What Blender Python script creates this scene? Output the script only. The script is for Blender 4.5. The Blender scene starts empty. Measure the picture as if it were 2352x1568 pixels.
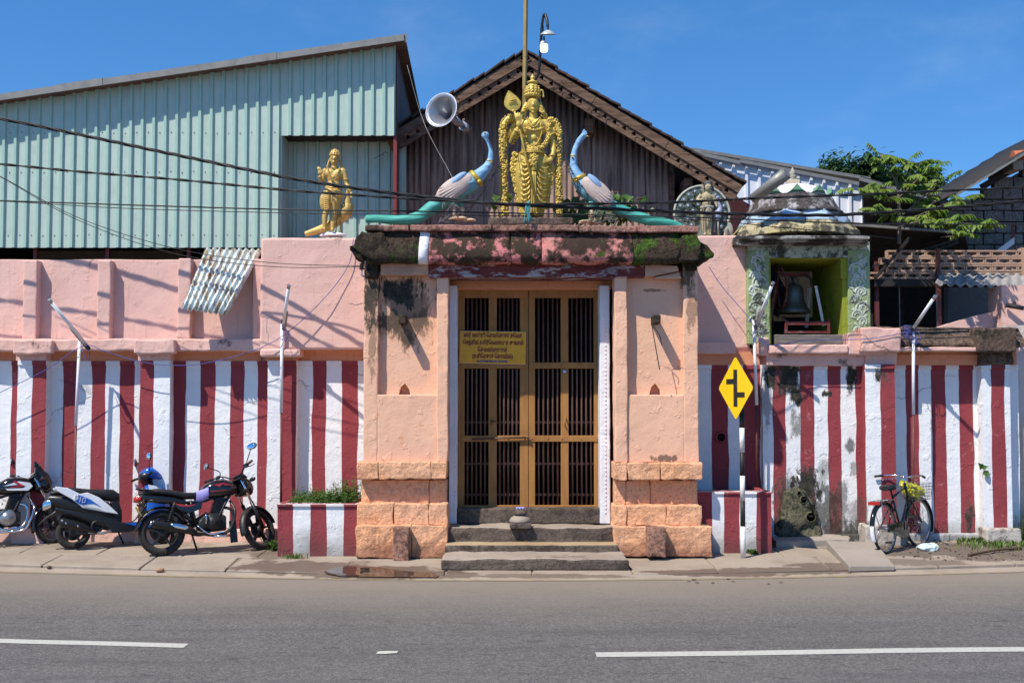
import bpy, bmesh, math, random
from mathutils import Vector, Matrix, noise, Euler
R = math.radians
scene = bpy.context.scene
col = scene.collection
rnd = random.Random(7)
# ------------------------------------------------------------------ camera, sky, sun, exposure
FPX, CX, CY, YH = 2700.0, 1176.0, 784.0, 914.5          # photograph measured on a 2352 x 1568 grid
CAMP = Vector((0, -14.8, 1.9))
PITCH = math.atan((YH - CY) / FPX)
cam = bpy.data.cameras.new('camera')
cam.lens = 36 * FPX / 2352.0
cam.clip_end = 2000
camo = bpy.data.objects.new('camera', cam)
camo.location = CAMP
camo.rotation_euler = (math.pi / 2 + PITCH, 0, 0)
col.objects.link(camo)
scene.camera = camo
world = bpy.data.worlds.new('World')
scene.world = world
world.use_nodes = True
wn = world.node_tree.nodes
wl = world.node_tree.links
bg = wn['Background']
sky = wn.new('ShaderNodeTexSky')
sky.sky_type = 'NISHITA'
sky.sun_disc = False
SUND = Vector((1.0, 1.0, -2.0)).normalized()              # the way the light travels
sky.sun_elevation = math.asin(-SUND.z)
sky.sun_rotation = R(225)
sky.altitude = 0
sky.air_density = 1.0
sky.dust_density = 0.0
sky.ozone_density = 6.0
tcw = wn.new('ShaderNodeTexCoord')
mpw = wn.new('ShaderNodeMapping'); mpw.inputs['Location'].default_value = (0, 0, .10)
wl.new(tcw.outputs['Generated'], mpw.inputs[0]); wl.new(mpw.outputs[0], sky.inputs[0])
hsv = wn.new('ShaderNodeHueSaturation'); hsv.inputs['Saturation'].default_value = 1.21
wl.new(sky.outputs[0], hsv.inputs['Color'])
cn = wn.new('ShaderNodeTexNoise'); cn.inputs['Scale'].default_value = 5; cn.inputs['Detail'].default_value = 7; cn.inputs['Roughness'].default_value = .6
cm = wn.new('ShaderNodeMapping'); cm.inputs['Scale'].default_value = (1, 1, 2.2)
wl.new(tcw.outputs['Generated'], cm.inputs[0]); wl.new(cm.outputs[0], cn.inputs['Vector'])
cr = wn.new('ShaderNodeMapRange'); cr.interpolation_type = 'SMOOTHSTEP'
cr.inputs[1].default_value = .52; cr.inputs[2].default_value = .85; cr.inputs[3].default_value = 0; cr.inputs[4].default_value = .10
wl.new(cn.outputs['Fac'], cr.inputs[0])
cx_mix = wn.new('ShaderNodeMix'); cx_mix.data_type = 'RGBA'          # thin wisps of cloud
wl.new(cr.outputs[0], cx_mix.inputs[0]); wl.new(hsv.outputs[0], cx_mix.inputs[6]); cx_mix.inputs[7].default_value = (5.2, 5.8, 6.6, 1)
wl.new(cx_mix.outputs[2], bg.inputs[0])
bg.inputs[1].default_value = 0.149
sl = bpy.data.lights.new('sun', 'SUN')
sl.energy = 5.0
sl.angle = R(0.53)
sl.color = (1.0, 0.935, 0.83)
so = bpy.data.objects.new('sun', sl)
so.rotation_euler = SUND.to_track_quat('-Z', 'Y').to_euler()
so.location = (-20, -30, 40)
col.objects.link(so)
scene.view_settings.view_transform = 'Standard'
scene.view_settings.look = 'None'
scene.view_settings.gamma = 1
scene.view_settings.exposure = 0.27
scene.view_settings.use_curve_mapping = False
# ------------------------------------------------------------------ measuring helpers
cp, sp_ = math.cos(PITCH), math.sin(PITCH)

def P(px, py, Y):
    """point of the world plane y = Y seen at (px, py)"""
    v = CY - py
    d = Vector((px - CX, FPX * cp - v * sp_, FPX * sp_ + v * cp))
    t = (Y - CAMP.y) / d.y
    return CAMP + d * t

def pscale(Y):
    return (Y - CAMP.y) / FPX                              # metres per grid unit at depth Y

def gz(Y):
    """height of the pavement, which rises a little towards the wall"""
    t = min(1, max(0, (Y + 2.5) / 2.5))
    return 0.022 + 0.113 * t

def G(px, py):
    Y = -1.0
    for _ in range(12):
        z = gz(Y)
        v = CY - py
        d = Vector((px - CX, FPX * cp - v * sp_, FPX * sp_ + v * cp))
        Y = CAMP.y + d.y * (z - CAMP.z) / d.z
    return Vector((CAMP.x + d.x * (z - CAMP.z) / d.z, Y, z))

def G0(px, py):
    v = CY - py
    d = Vector((px - CX, FPX * cp - v * sp_, FPX * sp_ + v * cp))
    t = -CAMP.z / d.z
    return CAMP + d * t

# ------------------------------------------------------------------ object helpers
def wmat(o):
    m = Matrix.Identity(4)
    while o is not None:
        m = o.matrix_basis @ m
        o = o.parent
    return m

def tag(o, label=None, cat=None, group=None, kind=None):
    if label: o['label'] = label
    if cat: o['category'] = cat
    if group: o['group'] = group
    if kind: o['kind'] = kind
    return o

def thing(name, label, cat, loc=(0, 0, 0), group=None, rot=(0, 0, 0), scale=1.0):
    o = bpy.data.objects.new(name, None)
    o.empty_display_size = 0.1
    col.objects.link(o)
    o.location = loc
    o.rotation_euler = rot
    o.scale = (scale,) * 3
    return tag(o, label, cat, group)

class MB:
    def __init__(s):
        s.v, s.f, s.m = [], [], []
        s.mi = 0
        s.smooth = set()
    def mark(s):
        return len(s.v)
    def add(s, vs, fs, smooth=False):
        b = len(s.v)
        s.v += [Vector(p) for p in vs]
        for f in fs:
            if smooth: s.smooth.add(len(s.f))
            s.f.append(tuple(b + i for i in f))
            s.m.append(s.mi)
        return s
    def xf(s, M, a=0):
        for i in range(a, len(s.v)):
            s.v[i] = M @ s.v[i]
        return s
    def box(s, x0, x1, y0, y1, z0, z1, L=None):
        if L is None:
            vs = [(x, y, z) for z in (z0, z1) for y in (y0, y1) for x in (x0, x1)]
            return s.add(vs, [(0, 2, 3, 1), (4, 5, 7, 6), (0, 1, 5, 4), (2, 6, 7, 3), (0, 4, 6, 2), (1, 3, 7, 5)])
        nx, ny, nz = (max(1, min(160, round(abs(d) / L))) for d in (x1 - x0, y1 - y0, z1 - z0))
        idx, vs, fs = {}, [], []
        def vid(i, j, k):
            if (i, j, k) not in idx:
                idx[(i, j, k)] = len(vs)
                vs.append((x0 + (x1 - x0) * i / nx, y0 + (y1 - y0) * j / ny, z0 + (z1 - z0) * k / nz))
            return idx[(i, j, k)]
        for i in range(nx):
            for k in range(nz):
                fs.append((vid(i, 0, k), vid(i + 1, 0, k), vid(i + 1, 0, k + 1), vid(i, 0, k + 1)))
                fs.append((vid(i, ny, k), vid(i, ny, k + 1), vid(i + 1, ny, k + 1), vid(i + 1, ny, k)))
        for j in range(ny):
            for k in range(nz):
                fs.append((vid(0, j, k), vid(0, j, k + 1), vid(0, j + 1, k + 1), vid(0, j + 1, k)))
                fs.append((vid(nx, j, k), vid(nx, j + 1, k), vid(nx, j + 1, k + 1), vid(nx, j, k + 1)))
        for i in range(nx):
            for j in range(ny):
                fs.append((vid(i, j, 0), vid(i, j + 1, 0), vid(i + 1, j + 1, 0), vid(i + 1, j, 0)))
                fs.append((vid(i, j, nz), vid(i + 1, j, nz), vid(i + 1, j + 1, nz), vid(i, j + 1, nz)))
        return s.add(vs, fs)
    def obox(s, c, size, M=None):
        a = s.mark()
        s.box(-size[0] / 2, size[0] / 2, -size[1] / 2, size[1] / 2, -size[2] / 2, size[2] / 2)
        T = Matrix.Translation(Vector(c)) @ (M.to_4x4() if M is not None else Matrix.Identity(4))
        return s.xf(T, a)
    def bar(s, a, b, w, d=None, up=Vector((0, 0, 1))):
        """square bar from a to b"""
        a, b = Vector(a), Vector(b)
        z = (b - a); L = z.length; z = z.normalized()
        x = up.cross(z)
        if x.length < 1e-4: x = Vector((1, 0, 0)).cross(z)
        x.normalize(); y = z.cross(x)
        M = Matrix((x, y, z)).transposed()
        return s.obox((a + b) / 2, (w, d or w, L), M)
    def pb(s, px0, px1, py0, py1, Yf, Yb, L=None):
        """a block whose front face (at Yf) spans a measured rectangle, running back to Yb"""
        pm = (py0 + py1) / 2
        x0, x1 = P(px0, pm, Yf).x, P(px1, pm, Yf).x
        z1, z0 = P((px0 + px1) / 2, py0, Yf).z, P((px0 + px1) / 2, py1, Yf).z
        return s.box(x0, x1, Yf, Yb, z0, z1, L)
    def prism(s, poly, y0, y1):
        """poly: (x, z) counter-clockwise seen from the front (-y)"""
        n = len(poly)
        vs = [(x, y0, z) for x, z in poly] + [(x, y1, z) for x, z in poly]
        fs = [tuple(range(n)), tuple(range(2 * n - 1, n - 1, -1))]
        fs += [(i, i + n, (i + 1) % n + n, (i + 1) % n) for i in range(n)]
        return s.add(vs, fs)
    def pprism(s, pts, Yf, Yb):
        q = [P(x, y, Yf) for x, y in pts]
        poly = [(p.x, p.z) for p in q]
        ar = sum(poly[i][0] * poly[(i + 1) % len(poly)][1] - poly[(i + 1) % len(poly)][0] * poly[i][1] for i in range(len(poly)))
        if ar < 0: poly.reverse()
        return s.prism(poly, Yf, Yb)
    def tube(s, path, r, n=8, caps=True, smooth=True, flat=None):
        path = [Vector(p) for p in path]
        m = len(path)
        rs = r if isinstance(r, (list, tuple)) else [r] * m
        T = []
        for i in range(m):
            t = path[min(i + 1, m - 1)] - path[max(i - 1, 0)]
            T.append(t.normalized() if t.length > 1e-9 else Vector((0, 0, 1)))
        u = Vector((0, 0, 1)) if abs(T[0].z) < .9 else Vector((1, 0, 0))
        u = (u - T[0] * u.dot(T[0])).normalized()
        vs, fs = [], []
        for i in range(m):
            u = (u - T[i] * u.dot(T[i]))
            if u.length < 1e-6: u = T[i].orthogonal()
            u.normalize()
            w = T[i].cross(u)
            for k in range(n):
                a = 2 * math.pi * k / n
                q = u * math.cos(a) + w * math.sin(a)
                if flat: q = Vector((q.x * flat[0], q.y * flat[1], q.z * flat[2]))
                vs.append(path[i] + q * rs[i])
        for i in range(m - 1):
            for k in range(n):
                k2 = (k + 1) % n
                fs.append((i * n + k, i * n + k2, (i + 1) * n + k2, (i + 1) * n + k))
        s.add(vs, fs, smooth)
        if caps:
            b = len(s.v) - len(vs)
            for f in (tuple(b + k for k in range(n - 1, -1, -1)), tuple(b + (m - 1) * n + k for k in range(n))):
                s.f.append(f); s.m.append(s.mi)
        return s
    def lathe(s, prof, c=(0, 0, 0), n=20, M=None, caps=True, smooth=True, sq=1.0):
        a = s.mark()
        m = len(prof)
        vs = [(r * math.cos(2 * math.pi * k / n), sq * r * math.sin(2 * math.pi * k / n), z) for r, z in prof for k in range(n)]
        fs = [(i * n + k, i * n + (k + 1) % n, (i + 1) * n + (k + 1) % n, (i + 1) * n + k) for i in range(m - 1) for k in range(n)]
        s.add(vs, fs, smooth)
        if caps:
            if prof[0][0] > 1e-5: s.f.append(tuple(a + k for k in range(n - 1, -1, -1))); s.m.append(s.mi)
            if prof[-1][0] > 1e-5: s.f.append(tuple(a + (m - 1) * n + k for k in range(n))); s.m.append(s.mi)
        T = Matrix.Translation(Vector(c)) @ (M.to_4x4() if M is not None else Matrix.Identity(4))
        return s.xf(T, a)
    def ell(s, c, r, M=None, nu=14, nv=9):
        if not isinstance(r, (list, tuple)): r = (r, r, r)
        a = s.mark()
        prof = [(math.sin(math.pi * i / nv), -math.cos(math.pi * i / nv)) for i in range(nv + 1)]
        prof[0] = (0.001, -1); prof[-1] = (0.001, 1)
        s.lathe(prof, n=nu)
        T = Matrix.Translation(Vector(c)) @ (M.to_4x4() if M is not None else Matrix.Identity(4)) @ Matrix.Diagonal((r[0], r[1], r[2], 1))
        return s.xf(T, a)
    def torus(s, c, R0, r, M=None, n=24, k=8, arc=(0, 2 * math.pi), sq=1.0):
        full = abs(arc[1] - arc[0] - 2 * math.pi) < 1e-6
        a = s.mark()
        m = n if full else n + 1
        vs, fs = [], []
        for i in range(m):
            t = arc[0] + (arc[1] - arc[0]) * i / n
            for j in range(k):
                p = 2 * math.pi * j / k
                rr = R0 + r * math.cos(p)
                vs.append((rr * math.cos(t), rr * math.sin(t), r * sq * math.sin(p)))
        for i in range(n):
            i2 = (i + 1) % m
            for j in range(k):
                j2 = (j + 1) % k
                fs.append((i * k + j, i2 * k + j, i2 * k + j2, i * k + j2))
        s.add(vs, fs, True)
        T = Matrix.Translation(Vector(c)) @ (M.to_4x4() if M is not None else Matrix.Identity(4))
        return s.xf(T, a)
    def rough(s, amp, freq=6.0, a=0, seed=0.0):
        o = Vector((seed, seed * 1.7, -seed))
        for i in range(a, len(s.v)):
            p = s.v[i]
            q = p * freq + o
            s.v[i] = p + noise.noise_vector(q) * amp + noise.noise_vector(q * 3.1) * amp * .4
        return s
    def build(s, name, mat, parent=None, local=False, bevel=0, bseg=2, label=None, kind=None, smooth=None, solid=0):
        me = bpy.data.meshes.new(name)
        vs = s.v
        if parent is not None and not local:
            W = wmat(parent).inverted()
            vs = [W @ p for p in vs]
        me.from_pydata([tuple(p) for p in vs], [], s.f)
        mats = mat if isinstance(mat, (list, tuple)) else [mat]
        for m in mats: me.materials.append(m)
        me.polygons.foreach_set('material_index', s.m)
        sm = [(i in s.smooth) if smooth is None else smooth for i in range(len(s.f))]
        me.polygons.foreach_set('use_smooth', sm)
        me.update()
        o = bpy.data.objects.new(name, me)
        col.objects.link(o)
        if parent is not None: o.parent = parent
        if solid:
            md = o.modifiers.new('solid', 'SOLIDIFY'); md.thickness = solid; md.offset = 0
        if bevel:
            md = o.modifiers.new('bevel', 'BEVEL'); md.width = bevel; md.segments = bseg
            md.limit_method = 'ANGLE'; md.angle_limit = R(45)
        if label: o['label'] = label
        if kind: o['kind'] = kind
        return o

def fuse(mb, voxel, it=4, fac=.5):
    """one continuous skin over overlapping volumes; returns a new MB"""
    o = mb.build('tmp_skin', bpy.data.materials[0] if bpy.data.materials else None) if False else None
    me = bpy.data.meshes.new('tmp_skin')
    me.from_pydata([tuple(p) for p in mb.v], [], mb.f)
    o = bpy.data.objects.new('tmp_skin', me)
    col.objects.link(o)
    md = o.modifiers.new('r', 'REMESH'); md.mode = 'VOXEL'; md.voxel_size = voxel; md.adaptivity = 0
    if it:
        ms = o.modifiers.new('s', 'SMOOTH'); ms.iterations = it; ms.factor = fac
    bpy.context.view_layer.update()
    dg = bpy.context.evaluated_depsgraph_get()
    m2 = bpy.data.meshes.new_from_object(o.evaluated_get(dg))
    out = MB()
    out.add([v.co.copy() for v in m2.vertices], [tuple(p.vertices) for p in m2.polygons], True)
    bpy.data.objects.remove(o)
    bpy.data.meshes.remove(me); bpy.data.meshes.remove(m2)
    return out

def dup(root, loc, rot, label=None, group=None):
    """a copy of a thing with copies of its parts and sub-parts"""
    r = root.copy(); col.objects.link(r)
    r.location = loc; r.rotation_euler = rot
    if label: r['label'] = label
    if group: r['group'] = group
    for ch in list(root.children):
        c = ch.copy(); col.objects.link(c); c.parent = r
        for g in list(ch.children):
            d = g.copy(); col.objects.link(d); d.parent = c
    return r

def rotx(a): return Matrix.Rotation(a, 3, 'X')
def roty(a): return Matrix.Rotation(a, 3, 'Y')
def rotz(a): return Matrix.Rotation(a, 3, 'Z')
def align(d, up=Vector((0, 0, 1))):
    """3x3 matrix whose z axis lies along d"""
    return Vector(d).to_track_quat('Z', 'Y').to_matrix()
def bez(pts, n=8):
    """smooth path through points (Catmull-Rom)"""
    pts = [Vector(p) for p in pts]
    q = [pts[0] * 2 - pts[1]] + pts + [pts[-1] * 2 - pts[-2]]
    out = []
    for i in range(1, len(q) - 2):
        for k in range(n):
            t = k / n
            a, b, c, d = q[i - 1], q[i], q[i + 1], q[i + 2]
            out.append(.5 * ((2 * b) + (c - a) * t + (2 * a - 5 * b + 4 * c - d) * t * t + (3 * b - a - 3 * c + d) * t ** 3))
    out.append(pts[-1])
    return out
def lerps(vals, n):
    """interpolate a list of radii to n samples"""
    out = []
    for i in range(n):
        t = i / (n - 1) * (len(vals) - 1)
        k = min(int(t), len(vals) - 2)
        out.append(vals[k] + (vals[k + 1] - vals[k]) * (t - k))
    return out
# ------------------------------------------------------------------ materials
class NT:
    def __init__(s, name):
        s.mat = bpy.data.materials.new(name)
        s.mat.use_nodes = True
        s.t = s.mat.node_tree
        s.b = s.t.nodes['Principled BSDF']
        s.tc = s.t.nodes.new('ShaderNodeTexCoord').outputs['Object']
        s._pos = None
    @property
    def pos(s):
        if s._pos is None:
            s._pos = s.t.nodes.new('ShaderNodeNewGeometry').outputs['Position']
        return s._pos
    def put(s, node, k, v):
        if v is None: return
        if hasattr(v, 'links'): s.t.links.new(v, node.inputs[k])
        else:
            if isinstance(v, (tuple, list)) and len(v) == 3 and node.inputs[k].type == 'RGBA': v = (*v, 1)
            node.inputs[k].default_value = v
    def noise(s, scale, detail=4, rough=.55, vec=None, dist=0, out='Fac'):
        n = s.t.nodes.new('ShaderNodeTexNoise')
        s.put(n, 'Vector', vec if vec is not None else s.tc)
        n.inputs['Scale'].default_value = scale; n.inputs['Detail'].default_value = detail
        n.inputs['Roughness'].default_value = rough; n.inputs['Distortion'].default_value = dist
        return n.outputs[out]
    def voro(s, scale, vec=None, feature='F1', out='Distance', rand=1):
        n = s.t.nodes.new('ShaderNodeTexVoronoi'); n.feature = feature
        s.put(n, 'Vector', vec if vec is not None else s.tc)
        n.inputs['Scale'].default_value = scale; n.inputs['Randomness'].default_value = rand
        return n.outputs[out]
    def ramp(s, v, a, b, c=0.0, d=1.0, smooth=True):
        n = s.t.nodes.new('ShaderNodeMapRange')
        n.interpolation_type = 'SMOOTHSTEP' if smooth else 'LINEAR'
        s.put(n, 0, v); n.inputs[1].default_value = a; n.inputs[2].default_value = b
        n.inputs[3].default_value = c; n.inputs[4].default_value = d
        return n.outputs[0]
    def math(s, op, a, b=0.0, clamp=False):
        n = s.t.nodes.new('ShaderNodeMath'); n.operation = op; n.use_clamp = clamp
        s.put(n, 0, a); s.put(n, 1, b)
        return n.outputs[0]
    def mix(s, f, a, b, mode='MIX'):
        n = s.t.nodes.new('ShaderNodeMix'); n.data_type = 'RGBA'; n.blend_type = mode
        s.put(n, 0, f); s.put(n, 6, a); s.put(n, 7, b)
        return n.outputs[2]
    def sep(s, v):
        n = s.t.nodes.new('ShaderNodeSeparateXYZ'); s.put(n, 0, v)
        return n.outputs
    def mapping(s, v, scale=(1, 1, 1), loc=(0, 0, 0), rot=(0, 0, 0)):
        n = s.t.nodes.new('ShaderNodeMapping'); s.put(n, 0, v)
        n.inputs['Scale'].default_value = scale; n.inputs['Location'].default_value = loc; n.inputs['Rotation'].default_value = rot
        return n.outputs[0]
    def wave(s, scale, vec=None, dist=0, detail=2, dscale=1, dirn='X', typ='BANDS'):
        n = s.t.nodes.new('ShaderNodeTexWave'); n.wave_type = typ
        if typ == 'BANDS': n.bands_direction = dirn
        s.put(n, 'Vector', vec if vec is not None else s.tc)
        n.inputs['Scale'].default_value = scale; n.inputs['Distortion'].default_value = dist
        n.inputs['Detail'].default_value = detail; n.inputs['Detail Scale'].default_value = dscale
        return n.outputs['Fac']
    def bump(s, h, strength=.3, dist=.02, prev=None):
        n = s.t.nodes.new('ShaderNodeBump')
        s.put(n, 'Height', h); n.inputs['Strength'].default_value = strength; n.inputs['Distance'].default_value = dist
        if prev is not None: s.put(n, 'Normal', prev)
        return n.outputs[0]
    def fin(s, col, rough=.8, normal=None, metal=0.0, spec=.3, coat=0, **kw):
        s.put(s.b, 'Base Color', col); s.put(s.b, 'Roughness', rough); s.put(s.b, 'Metallic', metal)
        s.put(s.b, 'Specular IOR Level', spec); s.put(s.b, 'Coat Weight', coat)
        if normal is not None: s.put(s.b, 'Normal', normal)
        for k, v in kw.items(): s.put(s.b, k.replace('_', ' '), v)
        return s.mat

def blob(n, P0, cx, cz, rx, rz, amp=.5, scale=5):
    """soft patch at a fixed place on a wall, its rim broken by noise; 0..1"""
    x, y, z = n.sep(P0)
    a = n.math('DIVIDE', n.math('SUBTRACT', x, cx), rx)
    b = n.math('DIVIDE', n.math('SUBTRACT', z, cz), rz)
    d = n.math('SQRT', n.math('ADD', n.math('MULTIPLY', a, a), n.math('MULTIPLY', b, b)))
    soft = n.ramp(d, 1.85, .1)
    br = n.noise(scale * 1.15, 9, .74, n.mapping(P0, scale=(1.5, 1, .62), loc=(cx * 3, 2, cz)))
    m = n.ramp(n.math('ADD', br, n.math('MULTIPLY', n.math('SUBTRACT', soft, .5), .40)), .50, .64)
    return n.math('MULTIPLY', m, n.ramp(soft, .03, .35))

def plaster(name, c1, c2=None, stains=(), stain_col=(.03, .028, .022), stain_edge=(.12, .10, .085), grime=None, grime_col=(.06, .05, .04), bump=.35, cracks=True,
            rough=.85, coarse=0.0, streaks=0.0, peel=None, peel_amt=.62, base_dirt=None, moss=None):
    n = NT(name)
    p = n.pos
    c2 = c2 or tuple(x * .86 for x in c1)
    big = n.noise(1.3, 5, .6, p)
    c = n.mix(n.ramp(big, .35, .7), c1, c2)
    c = n.mix(n.math('MULTIPLY', n.ramp(n.noise(9, 6, .7, p), .52, .75), .35), c, tuple(x * .8 for x in c1))
    c = n.mix(n.math('MULTIPLY', n.ramp(n.noise(60, 3, .7, p), .6, .8), .25), c, tuple(min(1, x * 1.18) for x in c1))
    if peel is not None:
        c = n.mix(n.ramp(n.noise(3.5, 8, .72, n.mapping(p, loc=(3, 1, 7))), peel_amt, peel_amt + .03), c, peel)
    if streaks:
        st = n.noise(4, 4, .6, n.mapping(p, scale=(5, 5, .35)))
        c = n.mix(n.math('MULTIPLY', n.ramp(st, .55, .8), streaks), c, grime_col)
    if grime:
        g = n.noise(grime[2] if len(grime) > 2 else 5, 8, .7, p)
        c = n.mix(n.math('MULTIPLY', n.ramp(g, grime[0], grime[0] + .1), grime[1]), c, grime_col)
    if base_dirt:
        z = n.sep(p)[2]
        d = n.math('ADD', z, n.math('MULTIPLY', n.math('SUBTRACT', n.noise(5, 6, .65, p), .5), .5))
        c = n.mix(n.ramp(d, base_dirt[1], base_dirt[0], 0, base_dirt[2] if len(base_dirt) > 2 else .8), c, grime_col)
    mask = None
    for sdef in stains:
        m = blob(n, p, *sdef[:4], sdef[5] if len(sdef) > 5 else .5, sdef[6] if len(sdef) > 6 else 6)
        m = n.math('MULTIPLY', m, sdef[4] if len(sdef) > 4 else 1.0)
        mask = m if mask is None else n.math('MAXIMUM', mask, m)
    if mask is not None:
        sc = n.mix(n.ramp(n.noise(14, 5, .7, p), .4, .7), stain_col, tuple(x * 2.2 for x in stain_col))
        sc = n.mix(n.ramp(mask, .95, .35), sc, stain_edge)
        c = n.mix(mask, c, sc)
    if moss:
        mm = n.ramp(n.noise(moss[0], 6, .65, n.mapping(p, loc=(9, 2, 1))), moss[1], moss[1] + .07)
        c = n.mix(mm, c, n.mix(n.noise(40, 3, .6, p), (.03, .065, .01), (.085, .145, .018)))
    h = n.math('ADD', n.math('MULTIPLY', n.noise(4, 6, .6, p), .6), n.math('MULTIPLY', n.noise(28, 5, .65, p), .14))
    h = n.math('ADD', h, n.math('MULTIPLY', n.ramp(n.noise(8, 4, .6, n.mapping(p, loc=(5, 5, 5))), .60, .66), .16))
    if coarse:
        pit = n.ramp(n.noise(26, 5, .7, n.mapping(p, loc=(1, 2, 3))), .34, .50)
        h = n.math('ADD', h, n.math('MULTIPLY', pit, coarse))
        h = n.math('ADD', h, n.math('MULTIPLY', n.noise(55, 4, .7, p), coarse * .8))
    nb = n.bump(h, bump, .05)
    if cracks:
        wv = n.t.nodes.new('ShaderNodeVectorMath'); wv.operation = 'ADD'
        nv = n.t.nodes.new('ShaderNodeVectorMath'); nv.operation = 'SCALE'
        n.put(nv, 0, n.noise(2.2, 5, .6, p, out='Color')); nv.inputs['Scale'].default_value = .42
        n.put(wv, 0, p); n.put(wv, 1, nv.outputs[0])
        e = n.voro(.9, wv.outputs[0], 'DISTANCE_TO_EDGE')
        cr = n.math('MULTIPLY', n.ramp(e, .012, .003), n.ramp(n.noise(1.1, 2, .5, n.mapping(p, loc=(4, 4, 4))), .55, .62))
        c = n.mix(n.math('MULTIPLY', cr, .55), c, grime_col)
        nb = n.bump(n.math('SUBTRACT', 1, cr), .5, .01, nb)
    return n.fin(c, rough, nb, spec=.2)

def paint(name, c, rough=.4, metal=0.0, var=.12, bump=0.0, dirt=0.0, dirt_col=(.06, .05, .04), spec=.4, coat=0, dscale=8, objc=True):
    n = NT(name)
    v = n.tc if objc else n.pos
    cc = n.mix(n.ramp(n.noise(6, 5, .6, v), .3, .75), c, tuple(x * (1 - var) for x in c))
    if dirt:
        cc = n.mix(n.math('MULTIPLY', n.ramp(n.noise(dscale, 7, .7, v), .5, .72), dirt), cc, dirt_col)
    rr = n.ramp(n.noise(11, 4, .6, v), .3, .7, rough * .85, min(1, rough * 1.2))
    nb = n.bump(n.noise(35, 5, .6, v), bump, .01) if bump else None
    return n.fin(cc, rr, nb, metal, spec, coat)

def woodm(name, c1, c2, scale=6, bump=.5, along='X', rough=.85, patch=None, patch_amt=.55):
    n = NT(name)
    p = n.pos
    sc = {'X': (.12, 1, 1), 'Z': (1, 1, .12)}[along]
    g = n.noise(scale * 5, 6, .7, n.mapping(p, scale=sc))
    c = n.mix(n.ramp(g, .35, .65), c1, c2)
    if patch:
        c = n.mix(n.ramp(n.noise(scale * 2.2, 7, .75, n.mapping(p, scale=tuple(.35 if k == .12 else k for k in sc), loc=(2, 5, 1))), patch_amt, patch_amt + .06), c, patch)
    c = n.mix(n.math('MULTIPLY', n.ramp(n.noise(2.3, 6, .6, p), .5, .75), .5), c, tuple(x * .45 for x in c1))
    return n.fin(c, rough, n.bump(g, bump, .015), spec=.2)

WHITE, RED, PINK, PEACH, ORANGE = (.79, .79, .775), (.285, .053, .060), (.73, .465, .395), (.78, .46, .31), (.78, .385, .20)
def sx(px, Y=0.): return P(px, 900, Y).x
def sz(py, Y=0.): return P(1176, py, Y).z
mW = plaster('white_limewash', WHITE, (.74, .74, .76), base_dirt=(.12, .55, .5), grime_col=(.25, .22, .19), bump=.55, streaks=.08)
mRd = plaster('maroon_limewash', RED, (.245, .042, .05), base_dirt=(.1, .4, .4), grime_col=(.1, .04, .04), bump=.55, peel=(.36, .10, .10), peel_amt=.64)
# mould on the right-hand wall has places of its own
rst = [(sx(1805), sz(865), .22, .25), (sx(1822), sz(905), .12, .18), (sx(1765), sz(870), .10, .2), (sx(1756), sz(930), .1, .3, .6), (sx(1950), sz(870), .10, .22),
       (sx(2008), sz(862), .10, .13), (sx(1820), sz(975), .1, .2, .7), (sx(1845), sz(1120), .26, .3, 1, .6, 8), (sx(1800), sz(1160), .2, .45, .85, .6, 7), (sx(1890), sz(1180), .25, .4, .85, .7, 8), (sx(1925), sz(1150), .1, .4, .7, .8, 9), (sx(1960), sz(1180), .12, .25, .6, .7, 9),
       (sx(1945), sz(1020), .07, .1, .8), (sx(1895), sz(905), .07, .06), (sx(1935), sz(1210), .35, .16, .9), (sx(2222), sz(1190), .07, .25, .9), (sx(1950), sz(1075), .07, .12, .6), (sx(1885), sz(1085), .1, .2, .55)]
mW2 = plaster('white_limewash_mouldy', WHITE, (.74, .74, .76), stains=rst, base_dirt=(.1, .5, .75), grime_col=(.16, .14, .12), bump=.6, streaks=.12)
mRd2 = plaster('maroon_limewash_mouldy', RED, (.25, .045, .052), stains=rst, base_dirt=(.1, .45, .6), grime_col=(.09, .05, .045), bump=.6, peel=(.38, .13, .13), peel_amt=.6)
mPk = plaster('pink_plaster', PINK, (.68, .42, .36), bump=.4, streaks=.32, grime_col=(.2, .13, .11))
mPkD = plaster('pink_plaster_ledge', PINK, (.68, .41, .34), bump=.5, grime=(.57, .75, 4), grime_col=(.05, .035, .03), streaks=.25)
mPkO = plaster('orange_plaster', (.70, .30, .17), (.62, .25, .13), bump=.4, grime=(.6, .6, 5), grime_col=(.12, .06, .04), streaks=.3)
gst = [(sx(930, -1.1), sz(715, -1.1), .34, .5, .7, .6, 9), (sx(1590, -1.1), sz(700, -1.1), .08, .35, .6, .6, 9), (sx(925, -1.1), sz(668, -1.1), .34, .22, 1, .6, 5), (sx(900, -1.1), sz(740, -1.1), .22, .2, .9, .8, 7), (sx(965, -1.1), sz(735, -1.1), .14, .2, .85, .8, 7), (sx(935, -1.1), sz(770, -1.1), .12, .16, .9, .8, 9),
       (sx(850, -1.1), sz(690, -1.1), .10, .5, .95, .7, 6), (sx(855, -1.1), sz(800, -1.1), .06, .4, .6, .8, 8), (sx(1580, -1.1), sz(625, -1.1), .1, .25, .9, .8, 7), (sx(1525, -1.1), sz(1052, -1.1), .2, .05, .8, .6, 7),
       (sx(1505, -1.1), sz(665, -1.1), .16, .02, .7, .6, 12)]
mPeach = plaster('peach_plaster', PEACH, (.74, .43, .285), stains=gst, stain_edge=(.17, .085, .045), grime_col=(.33, .2, .13), bump=.5, peel=(.70, .32, .16), peel_amt=.63, streaks=.1)
mLat = plaster('orange_laterite_stone', ORANGE, (.76, .42, .25), grime=(.66, .6, 9), grime_col=(.3, .13, .08), bump=.65, coarse=.4, cracks=False, base_dirt=(.1, .34, .8))
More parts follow.
